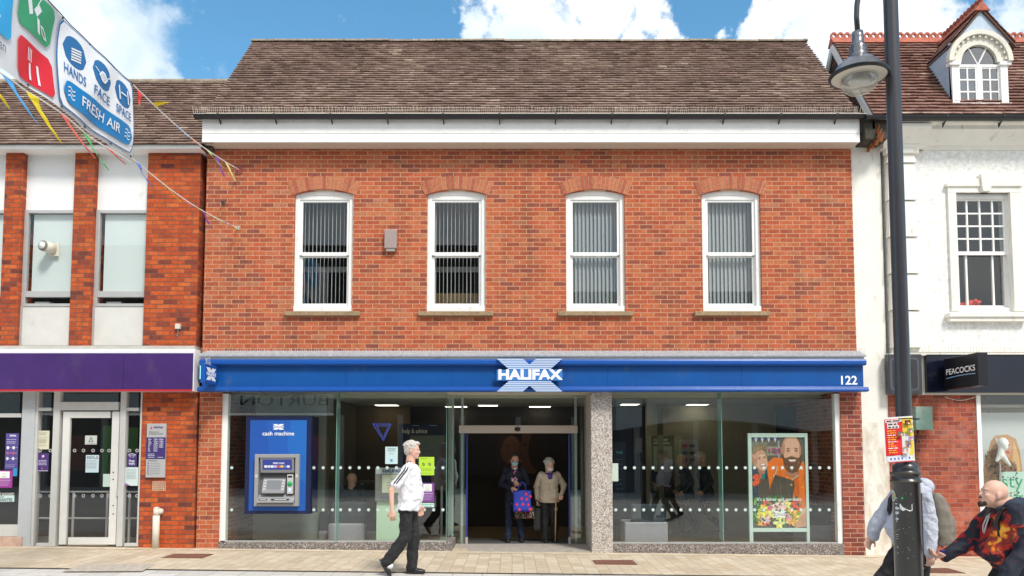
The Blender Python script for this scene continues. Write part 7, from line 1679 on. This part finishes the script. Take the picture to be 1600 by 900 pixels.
def curved(label, u0, v0, u1, v1, col, draw, name='sticker', r=None, cat='sticker'):
    r = r or rb_+.002; w_ = (u1-u0)*YL/(F*CT); h_ = Z(v0, YL-r)-Z(v1, YL-r); xc_ = X((u0+u1)/2, (v0+v1)/2, YL-r); z_ = Z(v1, YL-r); a0_ = math.asin(max(-1, min(1, (xc_-PX)/r)))
    a = Art((0, 0, 0), (1, 0, 0), (0, 0, 1), (0, -1, 0), w_, h_)
    def P(x, y, d):
        th = a0_+(x-w_/2)/r; rad = r+d; return Vector((PX+rad*math.sin(th), YL-rad*math.cos(th), z_+y))
    if cat == 'poster':        # a stiff sheet tied on, only slightly bent round the post
        def P(x, y, d):
            u_ = x-w_/2; return Vector((xc_+.02+u_, YL-.100+u_*u_*.6+.05*y-d*2.5, z_+y+u_*.07))
    a.P = P
    if col: 
        n = 8
        for k in range(n): d = .0003; a.mb.add([P(w_*k/n, 0, d), P(w_*(k+1)/n, 0, d), P(w_*(k+1)/n, h_, d), P(w_*k/n, h_, d)], [(0, 1, 2, 3)], a.mi(col))
    draw(a); return tag(a.build(name), label, cat)
def e1(a):
    a.ell(.5, .5, .5, .5, (.75, .75, .72)); a.ell(.5, .5, .38, .40, (.1, .35, .3)); a.ell(.52, .5, .26, .3, (.75, .6, .05)); a.ell(.45, .62, .14, .12, (.7, .15, .05)); a.ell(.55, .38, .1, .14, (.1, .2, .5))
curved('oval colourful sticker with a white rim high on the black lamp post casing', 1394.5, 767, 1406, 784.5, None, e1)
def e2(a): a.poly([(0, .35), (.25, .0), (.5, .25), (.75, .0), (1, .1), (1, 1), (0, 1)], (.68, .68, .68)); a.scrib(a.w*.15, a.w*.9, a.h*.75, .006, (.1, .1, .1)); a.scrib(a.w*.3, a.w*.9, a.h*.5, .006, (.1, .1, .1))
curved('torn white rectangular sticker on the black lamp post casing', 1408, 788, 1426, 799, None, e2)
def e3(a): a.ell(.5, .5, .5, .5, (.02, .5, .12))
curved('tiny green dot sticker beside the oval sticker', 1411, 777, 1414, 780.5, None, e3)
# event poster wrapped on the shaft
def ep(a):
    a.lay = .0008; w, h = a.w, a.h; RD = (.68, .02, .02); YE_ = (.8, .55, .04); n = 10
    def cr(x0, y0, x1, y1, c):
        for k in range(n): a.poly([((x0+(x1-x0)*k/n)*w, y0*h), ((x0+(x1-x0)*(k+1)/n)*w, y0*h), ((x0+(x1-x0)*(k+1)/n)*w, y1*h), ((x0+(x1-x0)*k/n)*w, y1*h)], c, False); a.lay -= a.step
        a.lay += a.step
    cr(.04, .15, .72, .96, RD); cr(.62, .03, .98, .97, YE_); cr(.58, .12, .8, .62, (.7, .68, .66)); cr(.06, .02, .96, .14, (.72, .73, .78)); cr(.07, .885, .6, .945, (.8, .8, .8)); cr(.12, .815, .45, .875, (.8, .8, .8)); cr(.12, .75, .5, .81, (.8, .8, .8))
    for yv, (xa, xb) in ((.9, (.1, .58)), (.83, (.15, .42)), (.765, (.15, .48))): a.scrib(xa*w, xb*w, yv*h, .02, (.1, .01, .02), 3)
    rr_ = random.Random(5)
    for k in range(11):
        yv = .69-.048*k; c = (.9, .45, .03) if k % 3 != 2 else (.8, .75, .75); a.scrib(.1*w, rr_.uniform(.28, .42)*w, yv*h, .013, c, k)
    for (x_, y_, c1, c2) in ((.77, .86, (.03, .02, .02), (.6, .1, .05)), (.83, .68, (.1, .3, .05), (.6, .1, .15)), (.5, .62, (.08, .15, .05), (.7, .1, .12)), (.84, .5, (.3, .3, .5), (.6, .2, .3)), (.74, .36, (.4, .2, .1), (.1, .08, .3)), (.68, .24, (.7, .68, .62), (.6, .35, .25))):
        a.rect(x_-.1, y_-.05, x_+.1, y_+.05, c1); a.ell(x_, y_, .05, .035, c2); a.ell(x_+.04, y_-.02, .03, .02, (.8, .7, .5)); a.ell(x_-.01, y_+.03, .02, .014, (.1, .1, .3))
    for k, c in enumerate([(.1, .15, .5)]*4+[(.4, .5, .7), (.02, .1, .5), (.5, .6, .6)]): a.rect(.1+k*.12, .06, .16+k*.12, .105, c)
    a.scrib(.3*w, .9*w, .12*h, .007, (.3, .3, .5)); a.rect(.0, .0, .96, .015, RD)
curved('red, yellow and white event poster tied round the lamp post above the casing', 1381, 651, 1427, 722, (.78, .77, .76), ep, 'event_poster', r=.118, cat='poster')
tie = MB(); tie.lathe([(.121, Z(654, YL)), (.123, Z(654, YL)-.01)], (PX, YL, 0), 24); tie.tube([(PX-.11, YL-.06, Z(654, YL)), (PX-.15, YL-.07, Z(652, YL))], .004, 5); tag(tie.build('cable_tie', BLACK), 'black cable tie holding the event poster on the lamp post', 'cable tie')
# bracket rail left of the shaft and swan neck
b = MB(); xr_ = X(1388.5, 60, YL); b.box(xr_-.008, xr_+.008, YL-.012, YL+.012, Z(82, YL), 6.0)
for v in (8, 52, 80): b.box(xr_, PX-.05, YL-.008, YL+.008, Z(v, YL)-.006, Z(v, YL)+.006)
b.build('banner_arm', POST, lp)
LX = X(1341.5, 100, YL); LZ = Z(118.5, YL)
b = MB(); zt_ = Z(44, YL)
arm = [(LX, YL, zt_-.04), (LX-.006, YL, zt_+.1), (LX+.0, YL, zt_+.2), (LX+.02, YL, zt_+.32), (LX+.07, YL, zt_+.44), (LX+.15, YL, zt_+.54), (LX+.25, YL, zt_+.58), (PX, YL, zt_+.6)]
b.tube(arm, [.022]*3+[.024]*5, 12); b.build('swan_neck', POST, lp, smooth=True)
b = MB(); r_ = 43.5*YL/(F*CT-(VP-118)*ST)
H_ = LZ
b.lathe([(.022, zt_-.03-H_), (.045, zt_-.035-H_), (.05, .34), (.05, .27), (.075, .255), (.062, .235), (.078, .22), (.065, .2), (.08, .185), (.075, .165), (.12, .14), (.18, .085), (r_-.02, .02), (r_, .0), (r_, -.015), (r_-.012, -.02), (r_-.02, -.008), (.17, .0)], (LX, YL, H_), 40)
b.build('canopy', mat('lamp_canopy', (.16, .165, .18), .25, metal=.5, spec=.7), lp, smooth=True)
b = MB(); b.lathe([(r_-.013, -.012), (.15, -.016), (.145, -.03)], (LX, YL, H_), 40); b.build('reflector_plate', mat('reflector', (.62, .57, .48), .4, var=.05), lp, smooth=True)
b = MB(); b.lathe([(r_+.006, .008), (r_+.008, -.008), (r_, -.018), (r_-.014, -.02)], (LX, YL, H_), 40); b.build('rim', BLACK, lp, smooth=True)
b = MB(); b.lathe([(.155, -.018), (.155, -.04), (.148, -.08), (.13, -.115), (.095, -.145), (.05, -.16), (.001, -.165)], (LX, YL, H_), 32); 
GB = bpy.data.materials.new('globe'); GB.use_nodes = True; gt = GB.node_tree; gt.nodes.clear(); go = gt.nodes.new('ShaderNodeOutputMaterial'); gm_ = gt.nodes.new('ShaderNodeMixShader'); g1 = gt.nodes.new('ShaderNodeBsdfTransparent'); g2 = gt.nodes.new('ShaderNodeMixShader'); g3 = gt.nodes.new('ShaderNodeBsdfGlossy'); g4 = gt.nodes.new('ShaderNodeBsdfDiffuse')
g4.inputs[0].default_value = (.75, .7, .6, 1); g3.inputs['Roughness'].default_value = .1; g2.inputs[0].default_value = .7; gm_.inputs[0].default_value = .45; gt.links.new(g3.outputs[0], g2.inputs[1]); gt.links.new(g4.outputs[0], g2.inputs[2]); gt.links.new(g1.outputs[0], gm_.inputs[1]); gt.links.new(g2.outputs[0], gm_.inputs[2]); gt.links.new(gm_.outputs[0], go.inputs[0])
b.build('globe', GB, lp, smooth=True)
b = MB(); b.ell((LX, YL, H_-.05), (.09, .07, .045)); b.build('bulb', mat('bulb_off', (.5, .47, .4), .3), lp, smooth=True)

# ------------------------------------------------------------- banner across the street
BX = X(203, 190, 10.1)
ba = thing('street_banner', 'white banner with red, green and blue squares reading HANDS FACE SPACE FRESH AIR', 'banner', (BX, 8, 5.3))
Yb0 = 10.0; zT0, zB0 = Z(131, Yb0), Z(247, Yb0)
BX = X(205, 190, Yb0)
# near end beyond the frame
Yb1 = BX/((0-800)/(F*CT-(VP-20)*ST)); zT1, zB1 = Z(-62, Yb1), Z(104, Yb1)
slT = (zT1-zT0)/(Yb0-Yb1); slB = (zB1-zB0)/(Yb0-Yb1); Yend = 5.2
LB = Yb0-Yend
def bw(x, y):     # x metres from the far end toward the camera, y fraction of height
    zt_, zb__ = zT0+slT*x, zB0+slB*x
    f_ = y; sag = -.02*math.sin(x*2.3)
    bul = .05*math.sin(math.pi*f_)*math.sin(x*2.1+.5)+.02*math.sin(x*5+f_*4)*(1-f_*.5)+.006*math.sin(x*11+f_*7)
    return Vector((BX+bul, Yb0-x, zb__+(zt_-zb__)*f_+sag))
def _transl(m, k=.35):
    t = m.node_tree; b = t.nodes['Principled BSDF']; o = t.nodes['Material Output']; mx_ = t.nodes.new('ShaderNodeMixShader'); tl = t.nodes.new('ShaderNodeBsdfTranslucent'); tl.inputs[0].default_value = b.inputs['Base Color'].default_value
    mx_.inputs[0].default_value = k; t.links.new(b.outputs[0], mx_.inputs[1]); t.links.new(tl.outputs[0], mx_.inputs[2]); t.links.new(mx_.outputs[0], o.inputs[0])
class BArt(Art):
    def P(s, x, y, d):
        p = bw(LB-x, y/s.h); return p+Vector((d, 0, 0))
bt = BArt((0, 0, 0), (0, 1, 0), (0, 0, 1), (1, 0, 0), LB, 1.0); bt.step = .0006
def fine(pts, step=.06):
    out = []
    for i in range(len(pts)):
        p, q = Vector(pts[i]), Vector(pts[(i+1) % len(pts)]); n = max(1, int((q-p).length/step))
        for k in range(n): out.append(tuple(p+(q-p)*k/n))
    return out
NX_, NY_ = 150, 20
vs = []; 
for k in (0, 1):
    for i in range(NX_+1):
        for j in range(NY_+1): p = bw(LB-LB*i/NX_, j/NY_); vs.append(p+Vector((-.004*k, 0, 0)))
n1__ = (NX_+1)*(NY_+1); fs = []
for k in (0, 1):
    for i in range(NX_):
        for j in range(NY_):
            q = (i*(NY_+1)+j, (i+1)*(NY_+1)+j, (i+1)*(NY_+1)+j+1, i*(NY_+1)+j+1); fs.append(tuple(z_+k*n1__ for z_ in (q if not k else q[::-1])))
b = MB(); b.add(vs, fs); BW_ = mat('banner_white', (.86, .86, .87), .45); _transl(BW_); b.build('banner_cloth', BW_, ba, smooth=True)
# artwork: dice each figure along x so it follows the cloth
def bx(Y): return LB-(Yb0-Y)
def Xb(u): # banner x (metres from near end) of a sight column
    Y = BX/((u-800)/(F*CT-(VP-110)*ST)); return LB-(Yb0-Y)
def bpoly(pts, col, d=.014):
    # cut into vertical slices
    xs = [p[0] for p in pts]; a0_, a1_ = min(xs), max(xs); n = max(1, int((a1_-a0_)/.05)); m = bt.mi(col, .45); bt.nl(); dd = d+bt.lay
    def cross(x):
        ys = []
        for i in range(len(pts)):
            (xa, ya_), (xb__, yb_) = pts[i], pts[(i+1) % len(pts)]
            if (xa-x)*(xb__-x) <= 0 and abs(xa-xb__) > 1e-9: ys.append(ya_+(yb_-ya_)*(x-xa)/(xb__-xa))
        return (min(ys), max(ys)) if ys else None
    for k in range(n):
        p = cross(a0_+(a1_-a0_)*k/n+1e-6); q = cross(a0_+(a1_-a0_)*(k+1)/n-1e-6)
        if not p or not q: continue
        xa, xb__ = a0_+(a1_-a0_)*k/n, a0_+(a1_-a0_)*(k+1)/n; ns = max(1, int(max(p[1]-p[0], q[1]-q[0])/.09))
        for s in range(ns):
            f0, f1 = s/ns, (s+1)/ns
            bt.mb.add([bt.P(xa, p[0]+(p[1]-p[0])*f0, dd), bt.P(xb__, q[0]+(q[1]-q[0])*f0, dd), bt.P(xb__, q[0]+(q[1]-q[0])*f1, dd), bt.P(xa, p[0]+(p[1]-p[0])*f1, dd)], [(0, 1, 2, 3)], m)
def brr(x0, y0, x1, y1, r, col):
    pts = []
    for cx_, cy_, a0_ in ((x1-r, y0+r, -90), (x1-r, y1-r, 0), (x0+r, y1-r, 90), (x0+r, y0+r, 180)):
        for k in range(5): a_ = R(a0_+k*22.5); pts.append((cx_+r*math.cos(a_), cy_+r*math.sin(a_)))
    bpoly(pts, col)
def bell(cx_, cy_, rx, ry, col, rot=0, n=18):
    pts = []
    for k in range(n): a_ = 2*math.pi*k/n; x, y = rx*math.cos(a_), ry*math.sin(a_); pts.append((cx_+x*math.cos(R(rot))-y*math.sin(R(rot)), cy_+x*math.sin(R(rot))+y*math.cos(R(rot))))
    bpoly(pts, col)
def bline(pts, wd, col):
    for i in range(len(pts)-1):
        a_, b_ = Vector(pts[i]), Vector(pts[i+1]); t = (b_-a_).normalized(); q = Vector((-t.y, t.x))*wd/2; bt.nl()
        for k in range(3): c0, c1 = a_+(b_-a_)*k/3, a_+(b_-a_)*(k+1)/3; bt.mb.add([bt.P(*p_, .014+bt.lay) for p_ in (c0-q, c1-q, c1+q, c0+q)], [(0, 1, 2, 3)], bt.mi(col, .45))
def btext(s, x, y, size, col, bold=.02, width=None):
    bt.nl(); vs, fs_ = textmesh(s, size, bold, 'CENTER')
    if width: xs = [p[0] for p in vs]; k = width/(max(xs)-min(xs)); vs = [(p[0]*k, p[1]) for p in vs]
    bt.mb.add([bt.P(x+p[0], y+p[1], .02+bt.lay) for p in vs], fs_, bt.mi(col, .45))
BL = (.02, .16, .42); GR = (.05, .36, .17); RDb = (.72, .02, .03); WH_ = (.84, .85, .86); CY = (.03, .4, .75)
sx = [Xb(u) for u in (22, 85, 102, 203, 26, 85)]
# positions worked out along the cloth: squares, then the framed panel
g0, g1 = Xb(26), Xb(83); p0_, p1_ = Xb(90), Xb(208)-.06
brr(g0, .56, g1+.0, .965, .07, GR); brr(g0+.02, .04, g1+.03, .46, .07, RDb)
brr(g0-1.0, .30, g0-.10, .97, .05, CY); bpoly([(g0-.7, .45), (g0-.3, .45), (g0-.38, .8)], WH_); btext('Town Plan', g0-.5, .2, .14, (.1, .1, .12), .0)
gm1 = (g0+g1)/2
bell(gm1-.12, .80, .045, .10, WH_, 20); bell(gm1, .82, .055, .075, WH_, -30); bell(gm1+.05, .68, .03, .10, WH_, 25); bell(gm1+.15, .66, .03, .095, WH_, 55); bell(gm1+.05, .68, .018, .07, GR, 25); bell(gm1+.15, .66, .018, .068, GR, 55); bline([(gm1-.02, .86), (gm1+.03, .955)], .012, WH_); bline([(gm1-.12, .9), (gm1-.2, .96)], .012, WH_)
for dx in (-.09, -.06, -.03): bline([(gm1+dx, .27), (gm1+dx, .40)], .014, WH_)
bell(gm1-.06, .26, .045, .04, WH_); bline([(gm1-.06, .25), (gm1-.06, .08)], .034, WH_); bell(gm1+.08, .32, .03, .09, WH_); bline([(gm1+.08, .28), (gm1+.08, .08)], .034, WH_)
brr(p0_, .03, p1_, .97, .08, BL); brr(p0_+.02, .04, p1_-.02, .96, .07, WH_)
pw = p1_-p0_
for k, wd_ in enumerate(('HANDS', 'FACE', 'SPACE')):
    cx_ = p0_+pw*(.18+.32*k); bell(cx_, .72, pw*.125, .165, (.03, .16, .38)); btext(wd_, cx_, .475, .15, BL, .01, width=pw*.23)
cx_ = p0_+pw*.18
for q in range(5): bline([(cx_-.07, .62+q*.03), (cx_+.10, .66+q*.03)], .018, WH_)
for q in range(6): bell(cx_-.05+.03*(q % 3), .80+.03*(q//3), .012, .012, WH_)
cx_ = p0_+pw*.5; bell(cx_, .70, pw*.06, .07, WH_); bell(cx_, .70, pw*.045, .055, (.6, .65, .7)); bline([(cx_-pw*.1, .76), (cx_-pw*.05, .72)], .012, WH_); bline([(cx_+pw*.1, .76), (cx_+pw*.05, .72)], .012, WH_)
cx_ = p0_+pw*.82; bline([(cx_-.07, .72), (cx_+.07, .72)], .018, WH_); bline([(cx_-.1, .62), (cx_-.1, .8)], .028, WH_); bline([(cx_+.1, .62), (cx_+.1, .8)], .028, WH_)
brr(p0_+pw*.05, .1, p1_-pw*.05, .36, .12, (.01, .22, .52)); btext('FRESH AIR', p0_+pw*.5, .23, .16, WH_, .01, width=pw*.52)
for q in (.13, .87):
    for e_ in (-.045, 0, .045): bline([(p0_+pw*q-.06, .23+e_), (p0_+pw*q-.02, .25+e_), (p0_+pw*q+.02, .21+e_), (p0_+pw*q+.06, .23+e_)], .012, WH_)
bt.build('banner_artwork', ba)
b = MB()
for x in [LB*k/9 for k in range(10)]+[LB-.03]:
    for y in (.015, .985): p = bt.P(min(x, LB-.02), y, .012); b.disc((p.x, p.y, p.z), .016, 'x', .004, 10)
b.build('eyelets', mat('eyelet', (.2, .18, .15), .4, metal=.8), ba)
# ropes with pennants
def rope(name, label, pts, cols, m, sub=10, size=.26, start=.0, seed=1):
    t = thing(name, label, 'bunting', pts[0]); b = MB(); pts = [Vector(p) for p in pts]; b.tube(pts, .008, 6); b.build('cord', m, t)
    segs = [(pts[i+1]-pts[i]).length for i in range(len(pts)-1)]; tot = sum(segs); rr = random.Random(seed)
    def at(s):
        for i, l in enumerate(segs):
            if s <= l: return pts[i]+(pts[i+1]-pts[i])*s/l
            s -= l
        return pts[-1]
    for (s, col, lean) in cols:
        p0, p1 = at(s-size*.32), at(s+size*.32); b = MB(); n = 6; vs = []
        for k in range(n+1):
            f_ = k/n; w_ = (1-f_)*.5
            c = (p0+p1)/2+Vector((lean[0]*f_**1.6, lean[1]*f_**1.4, lean[2]*f_))*1.0
            d = (p1-p0)*w_; tw = rr.uniform(-.01, .01); vs += [c-d+Vector((.012*math.sin(f_*5), 0, 0)), c+d+Vector((tw, 0, 0))]
        vs2 = [v+Vector((.002, .002, 0)) for v in vs]
        fs = [(2*k, 2*k+1, 2*k+3, 2*k+2) for k in range(n)]; b.add(vs, fs); b.add(vs2, [f_[::-1] for f_ in fs])
        b.build('pennant', mat('pennant_%.2f%.2f%.2f' % col, col, .6), t)
    return t
CRD = mat('cord_white', (.75, .73, .7), .7)
A = Vector((X(373, 265, D-.08), D-.08, Z(265, D-.08))); Bq = Vector((X(371, 356, D-.08), D-.08, Z(356, D-.08)))
top0 = bt.P(LB-.01, .99, .01); bot0 = bt.P(LB-.01, .01, .01)
def lerp(a, b_, n, sag=.06): return [a+(b_-a)*k/n-Vector((0, 0, sag*math.sin(math.pi*k/n))) for k in range(n+1)]
YEL = (.8, .62, .02); LBL = (.1, .4, .75); ORG_ = (.8, .16, .03); GRN = (.1, .55, .15); LGR = (.45, .75, .25); PUR_ = (.22, .06, .4); REDP = (.75, .06, .05); PYL = (.75, .78, .3); SAL = (.8, .15, .12); BLU = (.15, .22, .6); PNK = (.75, .2, .35)
L1 = (A-top0).length
rope('bunting', 'upper bunting cord with small coloured pennants from banner corner to wall', lerp(top0, A, 14, .10), [(L1*.05, REDP, (.02, -.02, -.2)), (L1*.17, YEL, (.16, .12, .10)), (L1*.36, LBL, (.13, .35, -.10)), (L1*.50, ORG_, (.12, .42, -.12)), (L1*.66, LGR, (.12, .4, -.14)), (L1*.75, PUR_, (.06, .2, -.26)), (L1*.86, PYL, (.06, .3, -.22)), (L1*.97, REDP, (.05, .1, -.03))], CRD, size=.22)
L2 = (Bq-bot0).length
rope('bunting', 'lower bunting cord with thin coloured pennants from banner foot to wall', lerp(bot0, Bq, 14, .10), [(L2*.05, BLU, (.05, .35, -.22)), (L2*.28, YEL, (.05, .42, -.1)), (L2*.42, PNK, (.06, .3, -.06)), (L2*.55, YEL, (.08, .34, -.02)), (L2*.63, PUR_, (.03, .14, -.16)), (L2*.72, LGR, (.06, .3, -.02)), (L2*.84, LBL, (.05, .28, .03)), (L2*.96, YEL, (.05, .1, -.04))], CRD, size=.2, seed=2)
l3 = [bt.P(LB*k/20, .0, .012) for k in range(21)]; l3 = [p-Vector((0, 0, .06+.0)) for p in l3]
def s_of(u):    # arc length along the banner foot where the sight column u crosses
    return Xb(u)*1.01
rope('bunting', 'bunting along the foot of the street banner with curling pennants', l3, [(s_of(8), LBL, (.04, .5, -.28)), (s_of(50), YEL, (.07, .45, -.34)), (s_of(97), SAL, (.07, .55, -.28)), (s_of(135), GRN, (.06, .45, -.28)), (s_of(168), REDP, (.04, .4, -.06)), (s_of(-40), YEL, (.05, .4, -.3))], CRD, size=.3, seed=3)
wire = MB(); wire.tube([bt.P(LB*k/20, 1.0, .012) for k in range(21)], .006, 6); wire.build('top_wire', BLACK, ba)
print('VERTS', sum(len(o.data.vertices) for o in bpy.data.objects if o.type == 'MESH'))
